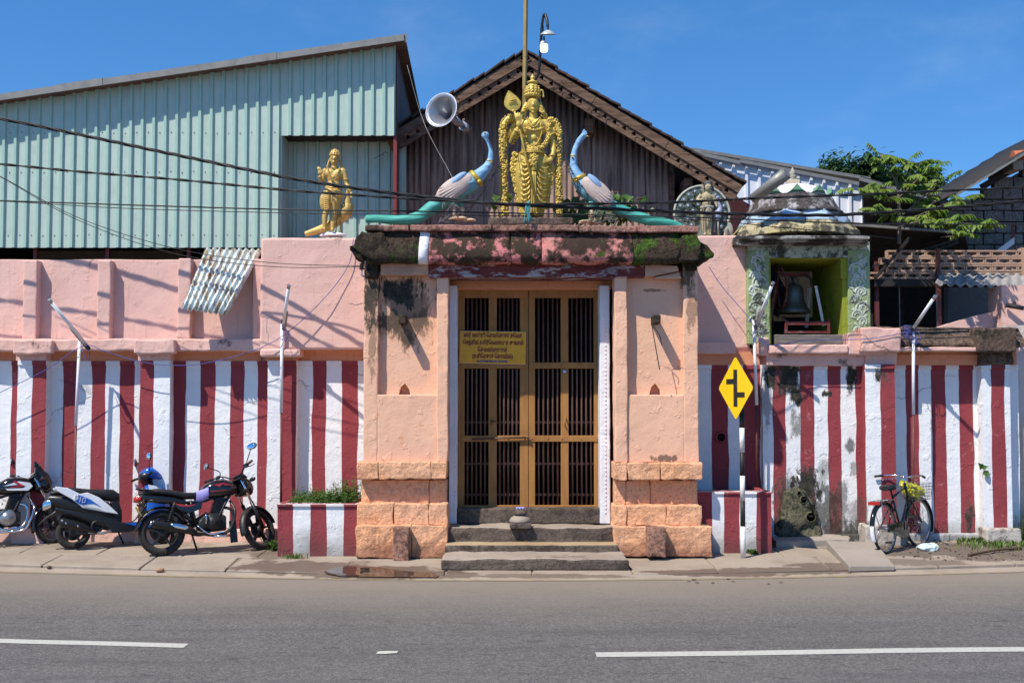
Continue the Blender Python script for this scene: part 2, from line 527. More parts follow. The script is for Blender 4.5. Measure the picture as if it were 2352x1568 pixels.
mCor = plaster('mossy_cornice_plaster', (.55, .22, .19), (.5, .2, .18), grime=(.47, .96, 2.6), grime_col=(.022, .018, .012), bump=.8, moss=(5, .62), cracks=False, streaks=.4)
mCorB = plaster('black_mossy_stone', (.055, .04, .028), (.10, .06, .04), grime=(.52, .7, 6), grime_col=(.02, .018, .012), bump=1.0, moss=(3.2, .55), cracks=False, coarse=.4)
mSlabTop = plaster('cornice_top_slab', (.42, .2, .16), (.3, .17, .13), grime=(.52, .85, 4), grime_col=(.05, .04, .03), bump=.8, coarse=.3, cracks=False)
mLintel = woodm('weathered_lintel_wood', (.13, .028, .028), (.19, .045, .04), 5, .9, 'X', patch=(.40, .35, .35), patch_amt=.51)
mLintelE = woodm('peach_painted_wood', (.62, .38, .27), (.5, .29, .2), 5, .9, 'X')
mDoor = woodm('ochre_door_wood', (.37, .18, .055), (.31, .145, .045), 4, .25, 'Z', .55)
mBar = paint('rusty_iron_bar', (.17, .09, .065), .6, .2, .3, .2, .5, (.08, .03, .015))
mStep = plaster('dark_step_stone', (.15, .115, .09), (.11, .085, .07), grime=(.5, .7, 4), grime_col=(.045, .035, .03), bump=.8, coarse=.25, cracks=False)
mStepTop = plaster('tan_step_stone', (.38, .29, .175), (.32, .22, .12), grime=(.58, .5, 4), grime_col=(.12, .09, .06), bump=.35, cracks=False)
mStepGrey = plaster('worn_grey_stone', (.34, .28, .225), (.27, .22, .175), grime=(.55, .6, 3), grime_col=(.13, .1, .08), bump=.6, cracks=False)
mFrame = plaster('white_stone_frame', (.74, .73, .76), (.66, .66, .7), bump=.4, cracks=False, grime=(.64, .5, 5), grime_col=(.35, .25, .2))
mDark = paint('shade_black_interior', (.018, .015, .013), .9, bump=.2)  # near-black colour stands in for shade inside rooms and pipe mouths
mGreen = paint('grey_green_sheet', (.44, .555, .485), .45, .0, .08, 0, .12, (.2, .25, .22), dscale=3, objc=False)
mGreenRib = paint('green_tint_rib', (.35, .52, .445), .4, .0, .08)  # same paint as the sheet; green tint of lit rib edges put into colour
mTrim = paint('grey_trim', (.26, .25, .23), .5, .3, .2, .1, .4, (.12, .1, .08))
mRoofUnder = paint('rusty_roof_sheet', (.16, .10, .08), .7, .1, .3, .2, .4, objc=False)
mRedSteel = paint('red_oxide_steel', (.22, .035, .03), .5)
n = NT('rusty_brown_sheet')
sx_ = n.noise(7, 6, .7, n.mapping(n.pos, scale=(2.2, 1, .16)))
zz = n.sep(n.pos)[2]
cc = n.mix(n.ramp(n.noise(2, 5, .6, n.pos), .35, .7), (.42, .285, .225), (.33, .215, .165))
cc = n.mix(n.math('MULTIPLY', n.ramp(n.math('ADD', sx_, n.math('MULTIPLY', n.math('SUBTRACT', zz, 4.0), .13)), .55, .8), .7), cc, (.07, .052, .045))  # streaks blacken upward: soot, plus the eave shade put into the colour
mRust = n.fin(cc, .7, n.bump(sx_, .2, .01), 0, .25)
mBarge = woodm('weathered_barge_wood', (.22, .135, .09), (.10, .06, .042), 4, .8, 'X', patch=(.04, .028, .02), patch_amt=.56)
mTile = plaster('dark_roof_tile', (.06, .045, .04), (.10, .06, .05), bump=.8, cracks=False)
mGalv = paint('galvanised_sheet', (.62, .66, .68), .35, .25, .1, 0, .3, (.45, .36, .24), dscale=3)
n = NT('rust_streaked_sheet')
st = n.noise(5, 6, .65, n.mapping(n.tc, scale=(3.2, 3.2, .35)))
cc = n.mix(n.ramp(st, .46, .66), (.56, .63, .63), (.40, .30, .17))
cc = n.mix(n.ramp(n.noise(7, 7, .75, n.mapping(n.tc, scale=(2, 2, .6))), .50, .62), cc, (.16, .08, .035))
mRustSheet = n.fin(cc, .45, None, .2, .4)
mWhiteSheet = paint('white_sheet', (.74, .75, .80), .45, 0, .06, 0, .12, (.5, .5, .55), objc=False)
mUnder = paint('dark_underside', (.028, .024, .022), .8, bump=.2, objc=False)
mBlock = plaster('grey_concrete_block', (.22, .205, .195), (.15, .14, .13), bump=.9, cracks=False, coarse=.3)
mMortar = plaster('mortar', (.2, .18, .17), bump=.6, cracks=False)
mBreeze = plaster('buff_breeze_block', (.47, .32, .235), (.38, .25, .18), bump=.4, cracks=False, grime=(.6, .6, 4), grime_col=(.1, .07, .06))
mAsb = paint('asbestos_sheet', (.30, .28, .27), .9, 0, .2, .5, .4)
mOrTile = paint('orange_ridge_tile', (.52, .14, .06), .7, 0, .2, .3)
def gold(name, c=(.64, .46, .10), rough=.44):
    n = NT(name)
    cc = n.mix(n.ramp(n.noise(9, 6, .6), .35, .75), c, tuple(x * .72 for x in c))
    cc = n.mix(n.math('MULTIPLY', n.ramp(n.noise(26, 5, .7), .55, .75), .5), cc, (.20, .125, .02))
    return n.fin(cc, n.ramp(n.noise(14), .3, .7, rough, rough + .15), n.bump(n.noise(60, 4, .6), .25, .006), .28, .5)
mGold = gold('gold_paint')
mGold2 = gold('dull_gold_paint', (.62, .42, .13), .48)
n = NT('peacock_paint')
z = n.sep(n.tc)[2]
zz = n.math('ADD', z, n.math('MULTIPLY', n.math('SUBTRACT', n.noise(6), .5), .25))
cc = n.mix(n.ramp(zz, .10, .62), (.055, .36, .29), (.23, .42, .64))
st = n.noise(22, 5, .7, n.mapping(n.tc, scale=(.3, 1, 1)))
cc = n.mix(n.math('MULTIPLY', n.ramp(st, .5, .7), .5), cc, (.10, .40, .37))
cc = n.mix(n.math('MULTIPLY', n.ramp(n.noise(9, 6, .7), .55, .8), .5), cc, (.04, .16, .14))
mPea = n.fin(cc, .55, n.bump(st, .6, .02), 0, .35)
mWing = paint('pinkish_wing_paint', (.56, .45, .40), .6, 0, .2, .4, .4, (.35, .27, .22))
mWingB = paint('blue_shoulder_paint', (.24, .38, .58), .6, 0, .2, .4, .3, (.3, .4, .5))
mCream = paint('cream_leg_paint', (.62, .45, .30), .6, 0, .2, .3, .3)
mBand = paint('yellow_gold_band', (.55, .38, .05), .4, .3, .2)
mStone = plaster('painted_weathered_stone', (.36, .34, .27), (.27, .27, .23), bump=.5, cracks=False, grime=(.55, .6, 7), grime_col=(.1, .1, .09))
mFan = plaster('green_grey_fan', (.12, .17, .14), (.20, .24, .21), bump=.9, cracks=False, grime=(.5, .7, 14), grime_col=(.045, .06, .05))
mFanRim = plaster('pale_fan_rim', (.45, .46, .38), (.35, .36, .3), bump=.5, cracks=False)
mLilac = paint('lilac_eye_paint', (.36, .40, .55), .6)
mSkinSt = paint('pale_statue_face', (.46, .42, .42), .7, 0, .2, .3, .3)
mYelSt = paint('yellowed_statue_paint', (.46, .38, .22), .7, 0, .25, .4, .4, (.2, .2, .18))
mHairSt = paint('dark_statue_hair', (.08, .075, .08), .7)
mBlack = paint('black_plastic', (.012, .012, .013), .35, 0, .2)
mGloss = paint('gloss_black_paint', (.008, .008, .009), .12, 0, .1, coat=.6, dirt=.08, dirt_col=(.1, .09, .07))
mTyre = paint('dusty_tyre_rubber', (.028, .026, .024), .85, 0, .2, .3, .5, (.075, .06, .048))
mSeat = paint('black_vinyl', (.014, .014, .016), .5, 0, .2, .2)
mChrome = paint('chrome', (.75, .75, .76), .12, 1.0, .1)
mAlu = paint('dull_aluminium', (.42, .42, .42), .35, .8, .2, 0, .3, (.1, .09, .08))
mEng = paint('dark_engine_metal', (.035, .034, .034), .45, .5, .3, .2, .4, (.09, .075, .06))
mMirror = paint('mirror_glass', (.85, .88, .92), .03, 1.0, 0)
mRedP = paint('red_gloss', (.45, .02, .015), .2, coat=.5)
mBlueP = paint('blue_gloss', (.015, .11, .50), .2, coat=.5, dirt=.1)
mWhiteP = paint('white_gloss', (.75, .76, .78), .2, coat=.5, dirt=.15, dirt_col=(.5, .45, .4))
mLens = paint('red_lens', (.42, .02, .015), .15, coat=.5)
mAmber = paint('smoked_lens', (.05, .03, .02), .15, coat=.4)
mPlate = paint('yellow_plate', (.65, .50, .10), .4)
mViolet = paint('violet_cloth', (.34, .30, .66), .85, 0, .15, .4)
mYellow = paint('sign_yellow', (.86, .56, .012), .35, 0, .05, 0, .05)
mSignBoard = paint('name_board_yellow', (.76, .37, .005), .35, 0, .12, 0, .2, (.36, .2, .02))
mMaroonT = paint('maroon_letter', (.20, .012, .012), .5)
mFadeT = paint('faded_letter', (.55, .46, .40), .6)
mBlueT = paint('blue_letter', (.03, .05, .16), .5)
mBlk = paint('matt_black_paint', (.018, .018, .018), .6, 0, .2, 0, .25, (.12, .1, .09))
mWhM = paint('white_post_paint', (.74, .72, .68), .55, 0, .1, .2, .45, (.22, .19, .16), dscale=12)
mPVC = paint('white_pvc', (.76, .76, .79), .35, 0, .06, 0, .2, (.4, .36, .32))
mBrownPipe = paint('red_brown_pipe', (.14, .04, .035), .5, 0, .3, .1, .4)
mTube = paint('fluorescent_tube', (.84, .86, .88), .2)
mCable = paint('black_cable', (.012, .012, .013), .55)
mBluCord = paint('blue_cord', (.07, .08, .30), .7)
mCyanCord = paint('cyan_cord', (.05, .3, .34), .8)
mPole = paint('dull_yellow_pole', (.33, .23, .07), .5, .1, .2, 0, .3, (.2, .14, .06))
mShade = paint('grey_enamel', (.45, .47, .46), .4, .1, .1)
n = NT('lit_bulb'); mBulb = n.fin((.9, .9, .95), .4, None); n.b.inputs['Emission Color'].default_value = (.95, .97, 1, 1); n.b.inputs['Emission Strength'].default_value = 2.2
mHorn = paint('horn_grey_metal', (.36, .37, .40), .34, .65, .12, 0, .25, (.25, .25, .25))
mConc = plaster('mossy_concrete', (.17, .16, .105), (.09, .09, .06), grime=(.5, .8, 5), grime_col=(.03, .03, .022), bump=1.0, coarse=.4, moss=(7, .66), cracks=False)
mConcP = plaster('plain_concrete', (.33, .285, .24), (.28, .24, .2), bump=.4, cracks=False, grime=(.62, .4, 6), grime_col=(.17, .14, .12))
mBag = paint('yellow_polythene', (.52, .50, .03), .3, 0, .2, .6)
mBag2 = paint('pale_polythene', (.60, .74, .70), .25, 0, .2, .8)
def leafm(name, a, b, dry=None):
    n = NT(name)
    r = n.t.nodes.new('ShaderNodeObjectInfo')
    nz = n.noise(3.1, 3, .6, n.pos)
    c = n.mix(n.ramp(nz, .35, .7), a, b)
    n.put(n.b, 'Transmission Weight', 0.0)
    c = n.mix(n.math('MULTIPLY', n.ramp(n.noise(17, 2, .5, n.pos), .6, .75), .5), c, dry or tuple(x * 1.7 for x in b))
    tr = n.t.nodes.new('ShaderNodeBsdfTranslucent'); n.put(tr, 'Color', c)
    ms = n.t.nodes.new('ShaderNodeMixShader'); ms.inputs[0].default_value = .3
    n.fin(c, .45, None, 0, .4)
    n.t.links.new(n.b.outputs[0], ms.inputs[1]); n.t.links.new(tr.outputs[0], ms.inputs[2])
    n.t.links.new(ms.outputs[0], n.t.nodes['Material Output'].inputs[0])
    return n.mat
mLeaf = leafm('peepal_leaf', (.055, .12, .018), (.10, .19, .03))
mLeafT = leafm('bright_tree_leaf', (.11, .20, .02), (.20, .29, .035), (.42, .38, .06))
mLeafD = leafm('dark_tree_leaf', (.03, .075, .02), (.06, .12, .035))
mGrass = leafm('grass_blade', (.08, .15, .025), (.16, .22, .05), (.32, .28, .1))
mBark = plaster('bark', (.20, .16, .12), (.13, .1, .08), bump=.8, cracks=False)
mDebris = paint('brown_litter', (.10, .055, .03), .8, 0, .4)
mPebble = plaster('pebble', (.36, .22, .14), (.28, .18, .12), bump=.4, cracks=False)
# ------------------------------------------------------------------ ground, road, pavement
def yline(x): return -2.40 + .857 * (math.sqrt(1 + (x / 4.0) ** 2) - 1)
n = NT('earth'); cc = n.mix(n.ramp(n.noise(1.5, 8, .65, n.pos), .35, .7), (.24, .185, .135), (.15, .115, .085))
mEarth = n.fin(cc, .95, n.bump(n.noise(30, 6, .7, n.pos), .8, .02), spec=.15)
mb = MB(); mb.add([(-300, -300, -.03), (300, -300, -.03), (300, 300, -.03), (-300, 300, -.03)], [(0, 1, 2, 3)])
mb.build('ground', mEarth, kind='structure')
n = NT('asphalt')
p = n.pos
ag = n.voro(150, p, out='Color'); agv = n.sep(ag)[0]
c = n.mix(n.ramp(n.noise(.8, 6, .6, p), .3, .75), (.088, .081, .075), (.106, .098, .09))
c = n.mix(n.math('MULTIPLY', n.ramp(agv, .5, .95), .6), c, (.27, .25, .235))
ag2 = n.sep(n.voro(55, p, out='Color'))[0]
c = n.mix(n.math('MULTIPLY', n.ramp(ag2, .6, .95), .35), c, (.26, .245, .23))
c = n.mix(n.math('MULTIPLY', n.ramp(ag2, .3, .05), .35), c, (.06, .056, .054))
c = n.mix(n.math('MULTIPLY', n.ramp(n.noise(110, 2, .6, p), .55, .75), .5), c, (.06, .058, .057))
c = n.mix(n.math('MULTIPLY', n.ramp(n.voro(45, p), .045, .02), .8), c, (.5, .48, .46))
spot = n.noise(3.4, 3, .55, n.mapping(p, scale=(.8, 2.4, 1), loc=(3, 3, 0)))
c = n.mix(n.math('MULTIPLY', n.ramp(spot, .63, .67), .5), c, (.045, .043, .042))
c = n.mix(n.math('MULTIPLY', n.ramp(n.noise(1.1, 4, .6, n.mapping(p, scale=(.25, 2.4, 1))), .45, .75), .45), c, (.065, .061, .058))
x, y, z = n.sep(p)
ye = n.math('ADD', -2.40, n.math('MULTIPLY', .857, n.math('SUBTRACT', n.math('SQRT', n.math('ADD', 1, n.math('POWER', n.math('DIVIDE', x, 4.0), 2.0))), 1)))
dd = n.math('ADD', n.math('SUBTRACT', ye, y), n.math('MULTIPLY', n.math('SUBTRACT', n.noise(1.4, 6, .65, p), .5), 1.0))
c = n.mix(n.ramp(dd, 2.9, -.3, 0, .85), c, (.25, .21, .165))
h = n.math('ADD', n.noise(130, 3, .7, p), n.math('MULTIPLY', n.noise(20, 4, .6, p), .5))
mAsph = n.fin(c, .85, n.bump(h, .5, .012), spec=.25)
mb = MB()
N = 48
xs = [-14 + 28 * i / N for i in range(N + 1)]
xs = [-80] + xs + [80]
vs = []
for X in xs: vs += [(X, -9.5 + .857 * (math.sqrt(1 + (X / 4.0) ** 2) - 1) * .9, .0), (X, yline(X) + .06, .0)]
mb.add(vs, [(2 * i, 2 * i + 2, 2 * i + 3, 2 * i + 1) for i in range(len(xs) - 1)])
road = mb.build('road', mAsph, kind='structure')
n = NT('road_paint'); wv = n.ramp(n.noise(30, 8, .78, n.pos), .48, .66)
mLine = n.fin(n.mix(n.math('MULTIPLY', wv, .5), (.47, .46, .405), (.18, .17, .16)), .7, n.bump(n.noise(120, 3, .6, n.pos), .3, .008))
n = NT('worn_yellow_road_paint')
wv = n.ramp(n.noise(9, 7, .75, n.mapping(n.pos, scale=(1, 3, 1))), .40, .52)
mYLine = n.fin(n.mix(wv, (.42, .30, .09), (.25, .21, .165)), .8)
def dash(pts, w):
    """painted dash through measured points (grid px), w wide"""
    q = bez([G0(a, b) for a, b in pts], 8)
    m = MB(); vs = []
    for a in q: vs += [(a.x, a.y - w / 2, .004), (a.x, a.y + w / 2, .004)]
    m.add(vs, [(2 * i, 2 * i + 2, 2 * i + 3, 2 * i + 1) for i in range(len(q) - 1)])
    return m
dash([(-420, 1456), (0, 1471.5), (215, 1477), (427, 1483)], .15).build('lane_marking', mLine, road)
dash([(1369, 1503.5), (1700, 1500), (2060, 1494), (2352, 1491), (2750, 1490)], .16).build('lane_marking', mLine, road)
m = MB(); vs = []
xx = [-9 + .3 * i for i in range(61)]
for X in xx: vs += [(X, yline(X) - .06, .004), (X, yline(X) - .01, .004)]
m.add(vs, [(2 * i, 2 * i + 2, 2 * i + 3, 2 * i + 1) for i in range(60)])
m.build('edge_line', mYLine, road)

# pavement: sloped mortar bed with slabs laid on it
n = NT('pavement_bed')
p = n.pos
c = n.mix(n.ramp(n.noise(2, 7, .65, p), .35, .7), (.27, .22, .17), (.19, .15, .115))
mBed = n.fin(c, .95, n.bump(n.noise(40, 6, .7, p), .6, .015), spec=.15)
n = NT('paving_stone')
p = n.pos
x, y, z = n.sep(p)
c = n.mix(n.ramp(n.noise(1.6, 7, .65, p), .35, .7), (.335, .275, .215), (.265, .213, .165))
c = n.mix(n.math('MULTIPLY', n.ramp(n.noise(14, 6, .7, p), .55, .75), .4), c, (.22, .175, .135))
c = n.mix(n.math('MULTIPLY', n.ramp(n.noise(70, 3, .6, p), .6, .75), .35), c, (.52, .46, .39))
def gnd(px, py, rx, ry, s=1, sc=4):
    q = G(px, py)
    a = n.math('DIVIDE', n.math('SUBTRACT', x, q.x), rx)
    b = n.math('DIVIDE', n.math('SUBTRACT', y, q.y), ry)
    d = n.math('SQRT', n.math('ADD', n.math('MULTIPLY', a, a), n.math('MULTIPLY', b, b)))
    return n.math('MULTIPLY', n.ramp(n.math('ADD', d, n.math('MULTIPLY', n.math('SUBTRACT', n.noise(sc, 6, .65, p), .5), 2.2)), 1.15, .9), s)
wet = None
for q in [(700, 1300, .75, .32, .9), (880, 1312, .8, .3, .9), (1000, 1318, .5, .14, .8), (1650, 1313, .8, .13, .9), (1800, 1308, .7, .15, .85), (1930, 1300, .5, .2, .8), (1250, 1320, .9, .08, .7), (640, 1275, .3, .25, .7)]:
    g = gnd(*q)
    wet = g if wet is None else n.math('MAXIMUM', wet, g)
c = n.mix(wet, c, (.125, .088, .066))
soil = None
for q in [(2180, 1262, 1.2, .5, .95), (2330, 1270, 1.0, .5, .9), (1950, 1240, .8, .25, .6), (600, 1262, .8, .25, .5), (150, 1250, 1.5, .25, .35), (2080, 1290, .6, .2, .7)]:
    g = gnd(*q)
    soil = g if soil is None else n.math('MAXIMUM', soil, g)
c = n.mix(soil, c, n.mix(n.noise(40, 5, .7, p), (.085, .065, .05), (.18, .14, .11)))
rr = n.ramp(wet, 0, 1, .88, .5)
mPave = n.fin(c, rr, n.bump(n.math('ADD', n.noise(9, 6, .6, p), n.math('MULTIPLY', n.noise(60, 4, .7, p), .4)), .5, .02), spec=.25)
mb = MB(); vs = []
xx = [-12 + .5 * i for i in range(49)]
rows = [0, .12, .4, .7, 1]
for X in xx:
    y0 = yline(X) + .05
    for k, t in enumerate(rows):
        Y = y0 + (1.0 - y0) * t
        vs.append((X, Y, .004 if k == 0 else gz(Y) - .012))
nr = len(rows)
fs = [(i * nr + k, (i + 1) * nr + k, (i + 1) * nr + k + 1, i * nr + k + 1) for i in range(48) for k in range(nr - 1)]
mb.add(vs, fs)
pave = mb.build('pavement', mBed, kind='structure')
rp = random.Random(21)
def slab(poly, z_off=0, mat=None, name='paving_slab', th=.07):
    m = MB()
    cx = sum(a for a, b in poly) / 4; cy = sum(b for a, b in poly) / 4
    tx, ty = rp.uniform(-.005, .005), rp.uniform(-.005, .005)
    top = [(a, b, gz(b) + z_off + tx * (a - cx) + ty * (b - cy)) for a, b in poly]
    vs = top + [(a, b, c_ - th) for a, b, c_ in top]
    m.add(vs, [(0, 1, 2, 3), (7, 6, 5, 4), (0, 4, 5, 1), (1, 5, 6, 2), (2, 6, 7, 3), (3, 7, 4, 0)])
    return m.build(name, mat or mPave, pave, bevel=.008, bseg=1)
bounds = [0, .95, 1.75, 2.5, 3.4]
X = -8.0
rowx = {}
for r_ in range(3):
    X = -8.2 + r_ * .37
    while X < 8.2:
        w = rp.uniform(.85, 1.35)
        g = .009
        def yb(xx_, t):
            y0 = yline(xx_) + .17
            return y0 + (0.25 - y0) * t
        t0, t1 = [(0, .36), (.36, .68), (.68, 1.0)][r_]
        sk = rp.uniform(-.03, .03)
        a, b = X + g, X + w - g
        poly = [(a, yb(a, t0) + g), (b, yb(b, t0) + g), (b + sk, yb(b, t1) - g), (a + sk, yb(a, t1) - g)]
        slab(poly)
        X += w
# gutter strip of cement between the slabs and the yellow line
m = MB(); vs = []
for X in xx: vs += [(X, yline(X) + .0, .004), (X, yline(X) + .165, .028)]
m.add(vs, [(2 * i, 2 * i + 2, 2 * i + 3, 2 * i + 1) for i in range(48)])
m.build('gutter_strip', mPave, pave)
# puddle
n = NT('muddy_water')
mPud = n.fin((.055, .035, .025), .04, n.bump(n.noise(5, 2, .5, n.pos), .02, .01), spec=.6)
m = MB()
pp = [(778, 1303), (800, 1301), (870, 1304), (930, 1312), (985, 1316), (1008, 1321), (985, 1325), (900, 1325), (820, 1324), (780, 1320), (745, 1314)]
q = [G(a, b) for a, b in pp]
q = bez(q + [q[0]], 3)[:-1]
def surfz(x_, y_):
    e_ = yline(x_)
    return gz(y_) + .009 if y_ > e_ + .17 else .004 + .024 * max(0, y_ - e_) / .165 + .012
q = [Vector((a.x, max(a.y, yline(a.x) + .05), 0)) for a in q]
m.add([(a.x, a.y, surfz(a.x, a.y)) for a in q], [tuple(range(len(q) - 1, -1, -1))])
m.build('puddle', mPud, kind='structure')

# ------------------------------------------------------------------ striped walls
def plan_wall(pts, z0, z1, lip=.06, seed=0, bulge=.006):
    """pts: (x, y, colour 0/1 of the stretch that follows). Vertical sheet with wobbling paint edges"""
    m = MB()
    nz = max(2, int((z1 - lip - z0) / .09))
    zs = [z0 + (z1 - lip - z0) * k / nz for k in range(nz + 1)] + [z1 - lip + .008, z1]
    out = [0] * (nz + 1) + [.022, .022]
    P2 = []
    for i in range(len(pts) - 1):
        x0, y0, c = pts[i]; x1, y1, _ = pts[i + 1]
        L = math.hypot(x1 - x0, y1 - y0)
        k = max(1, int(L / .1))
        for j in range(k): P2.append((x0 + (x1 - x0) * j / k, y0 + (y1 - y0) * j / k, c, j == 0, abs(x1 - x0) > abs(y1 - y0)))
    P2.append((*pts[-1][:2], 0, True, True))
    cols = []
    for i, (x, y, c, edge, flat) in enumerate(P2):
        colm = []
        for z, o in zip(zs, out):
            w = noise.noise(Vector((i * 3.7 + seed, z * 2.2, 1))) * .016 + noise.noise(Vector((i * 5.1 + seed, z * 9, 4))) * .005 if (edge and flat) else 0
            b = noise.noise(Vector((x * 2.3, z * 2.3, seed))) * bulge + noise.noise(Vector((x * 7, z * 7, seed))) * bulge * .5
            colm.append((x + w, y - b - o, z))
        cols.append(colm)
    nn = len(zs)
    b = m.mark()
    for i in range(len(P2) - 1):
        m.mi = P2[i][2]
        m.add(cols[i] + cols[i + 1], [(k, k + nn, k + nn + 1, k + 1) for k in range(nn - 1)])
    m.mi = 0
    # top face
    m.add([c_[-1] for c_ in cols] + [(c_[-1][0], c_[-1][1] + .2, z1) for c_ in cols], [(i, i + 1, i + 1 + len(cols), i + len(cols)) for i in range(len(cols) - 1)])
    return m
def weld(o, d=.0005):
    bm = bmesh.new(); bm.from_mesh(o.data)
    bmesh.ops.remove_doubles(bm, verts=bm.verts, dist=d)
    for f in bm.faces: f.smooth = True
    for e in bm.edges:
        if len(e.link_faces) == 2 and e.calc_face_angle(0) > .6: e.smooth = False
    bm.to_mesh(o.data); bm.free()
    return o
def chain(spec):
    """spec: list of (px, Y, colour); returns to a new depth keep the x of the nearer edge"""
    out = []
    for px, Y, c in spec:
        if isinstance(px, tuple): x = P(px[0], 1000, px[1]).x
        else: x = P(px, 1000, Y).x
        out.append((x, Y, c))
    return out
Wc, Rc = 0, 1
PJ = -.17
lw = thing('boundary_wall', 'long maroon and white striped temple wall left of the gateway with pink parapet', 'wall', (-3.9, 0, .1))
spec = [(-330, 0, 1), (-290, 0, 0), (-255, 0, 1), (-218, 0, 0), (-180, 0, 1), (-143, 0, 0), (-108, 0, 1), (-75, 0, 0), (-40, 0, 1), (-12, 0, 0), (24, 0, 1), (38, 0, 0),
        ((39, PJ), 0, 0), (39, PJ, 0), (72, PJ, 1), (104, PJ, 0), ((104, PJ), 0, 0), (143, 0, 1), (176, 0, 0), (209, 0, 1), (241, 0, 0), (274, 0, 1), (307, 0, 0),
        ((319, PJ), 0, 1), (319, PJ, 1), (352, PJ, 0), (389, PJ, 0), ((389, PJ), 0, 1), (425, 0, 0), (459, 0, 1), (493, 0, 0), (528, 0, 1), (560, 0, 0), (591, 0, 1),
        ((613, PJ), 0, 0), (613, PJ, 0), (646, PJ, 1), (680, PJ, 0), ((680, PJ), -.03, 0), (717, -.03, 1), (748, -.03, 0), (784, -.03, 1), (822, -.03, 0), (905, -.03, 0)]
# merge first point of a return with its colour
zt, zb = sz(829), .28
weld(plan_wall(chain(spec), zb, zt, seed=1).build('striped_face', [mW, mRd], lw))
# solid core
xl, xr = P(-330, 1000, 0).x, P(905, 1000, 0).x
m = MB(); m.box(xl, xr, .03, .42, 0, sz(778)); m.build('wall_core', mPk, lw)
# pink plinth at the foot
m = MB(); m.box(xl, xr, -.13, .02, .0, .27, .11); m.rough(.014, 5); m.build('plinth', mPkD, lw, bevel=.02)
m = MB()
for a, b in ((39, 104), (319, 389), (613, 680)):
    m.box(P(a, 1200, PJ).x - .03, P(b, 1200, PJ).x + .03, -.27, -.12, .0, .31, .08)
m.rough(.012, 5); m.build('pilaster_foot', mPkD, lw, bevel=.02)
# coved band and ledge above the stripes
def cove(px0, px1, Y, py0, py1, out=.17):
    """concave moulding swept along x"""
    m = MB()
    x0, x1 = P(px0, 815, Y).x, P(px1, 815, Y).x
    z0, z1 = sz(py1), sz(py0)
    prof = [(Y, z0), (Y, z0 + .07), (Y - .012, z0 + .072), (Y - .012, z0 + .085), (Y - .01, z0 + .09)]
    for k in range(1, 7):
        t = k / 6
        prof.append((Y - .01 - out * (1 - math.cos(t * 1.5)), z0 + .09 + (z1 - z0 - .09) * math.sin(t * 1.57)))
    prof += [(Y + .2, z1), (Y + .2, z0)]
    k = max(2, int((x1 - x0) / .25))
    vs = [(x0 + (x1 - x0) * i / k, y, z) for i in range(k + 1) for y, z in prof]
    n_ = len(prof)
    fs = [(i * n_ + j, (i + 1) * n_ + j, (i + 1) * n_ + (j + 1) % n_, i * n_ + (j + 1) % n_) for i in range(k) for j in range(n_)]
    fs += [tuple(range(n_)), tuple(range(k * n_ + n_ - 1, k * n_ - 1, -1))]
    m.add(vs, [tuple(reversed(f)) for f in fs])
    return m
for a, b in ((-330, 45), (98, 325), (383, 600)):
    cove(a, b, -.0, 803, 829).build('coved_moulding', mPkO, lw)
for a, b in ((37, 106), (317, 391)):
    m = cove(a, b, PJ - .01, 806, 829, .09); m.build('pilaster_capital', mPkD, lw)
m = MB(); m.pb(-330, 600, 778, 806, -.22, .0, .07)
for a, b in ((28, 118), (308, 402)): m.pb(a, b, 780, 812, -.33, -.2, .05)
m.rough(.016, 4); m.build('ledge', mPkD, lw, bevel=.02)
# parapet with its own small pilasters
m = MB(); m.box(P(-330, 700, .04).x, P(600, 700, .04).x, .04, .3, sz(783), sz(595), .2); m.rough(.008, 3); m.build('parapet', mPk, lw, bevel=.012)
for a, b in ((-150, -118), (52, 84), (223, 253), (408, 438), (580, 606)):
    m = MB(); m.pb(a, b, 597 if a < 400 else 594, 779, -.10, .05, .1); m.rough(.008, 4); m.build('parapet_pilaster', mPk, lw, bevel=.015)
# taller pink block beside the gateway
YB = -.25
blk = thing('pink_wall_block', 'tall plain pink wall block under the small gold statue', 'wall', (P(715, 700, YB).x, YB, 0))
m = MB(); m.pb(597, 845, 546, 803, YB, .5, .14); m.rough(.010, 2.5); m.build('block_face', mPk, blk, bevel=.03)
m = MB(); m.pb(597, 690, 800, 820, YB - .05, 0, .06); m.rough(.01, 4); m.build('block_lip', mPkD, blk, bevel=.03)
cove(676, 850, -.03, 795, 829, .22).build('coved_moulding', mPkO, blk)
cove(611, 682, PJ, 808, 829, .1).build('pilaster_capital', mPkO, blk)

# right-hand wall
rw = thing('boundary_wall', 'mould stained maroon and white striped temple wall right of the gateway', 'wall', (4.2, 0, .1))
PR = -.16
TB = -.12
spec = [(1560, 0, 0), (1635, 0, 1), (1673, 0, 0), (1707, 0, 1), (1746, 0, 0), ((1752, TB), 0, 0), (1752, TB, 0), (1776, TB, 1), (1805, TB, 0), (1838, TB, 1), (1870, TB, 0), (1902, TB, 1), (1932, TB, 0), (1966, TB, 1),
        ((1988, PR - TB), TB, 1), (1988, PR + TB, 0), (2023, PR + TB, 1), (2057, PR + TB, 0), ((2057, PR + TB), 0, 0), (2082, 0, 1), (2111, 0, 0), (2141, 0, 1), (2174, 0, 0), (2204, 0, 1), (2236, 0, 0),
        ((2256, PR), 0, 0), (2256, PR, 0), (2278, PR, 1), (2310, PR, 0), (2322, PR, 0), ((2322, PR), 0, 0), (2340, 0, 0)]
fix = chain(spec)
xl1 = P(1988, 1000, PR + TB).x
fix = [(xl1, TB, 1) if (abs(q[1] - TB) < 1e-6 and spec[i][0] == (1988, PR - TB)) else q for i, q in enumerate(fix)]
weld(plan_wall(fix, .2, sz(838), seed=5, bulge=.008).build('striped_face', [mW2, mRd2], rw))
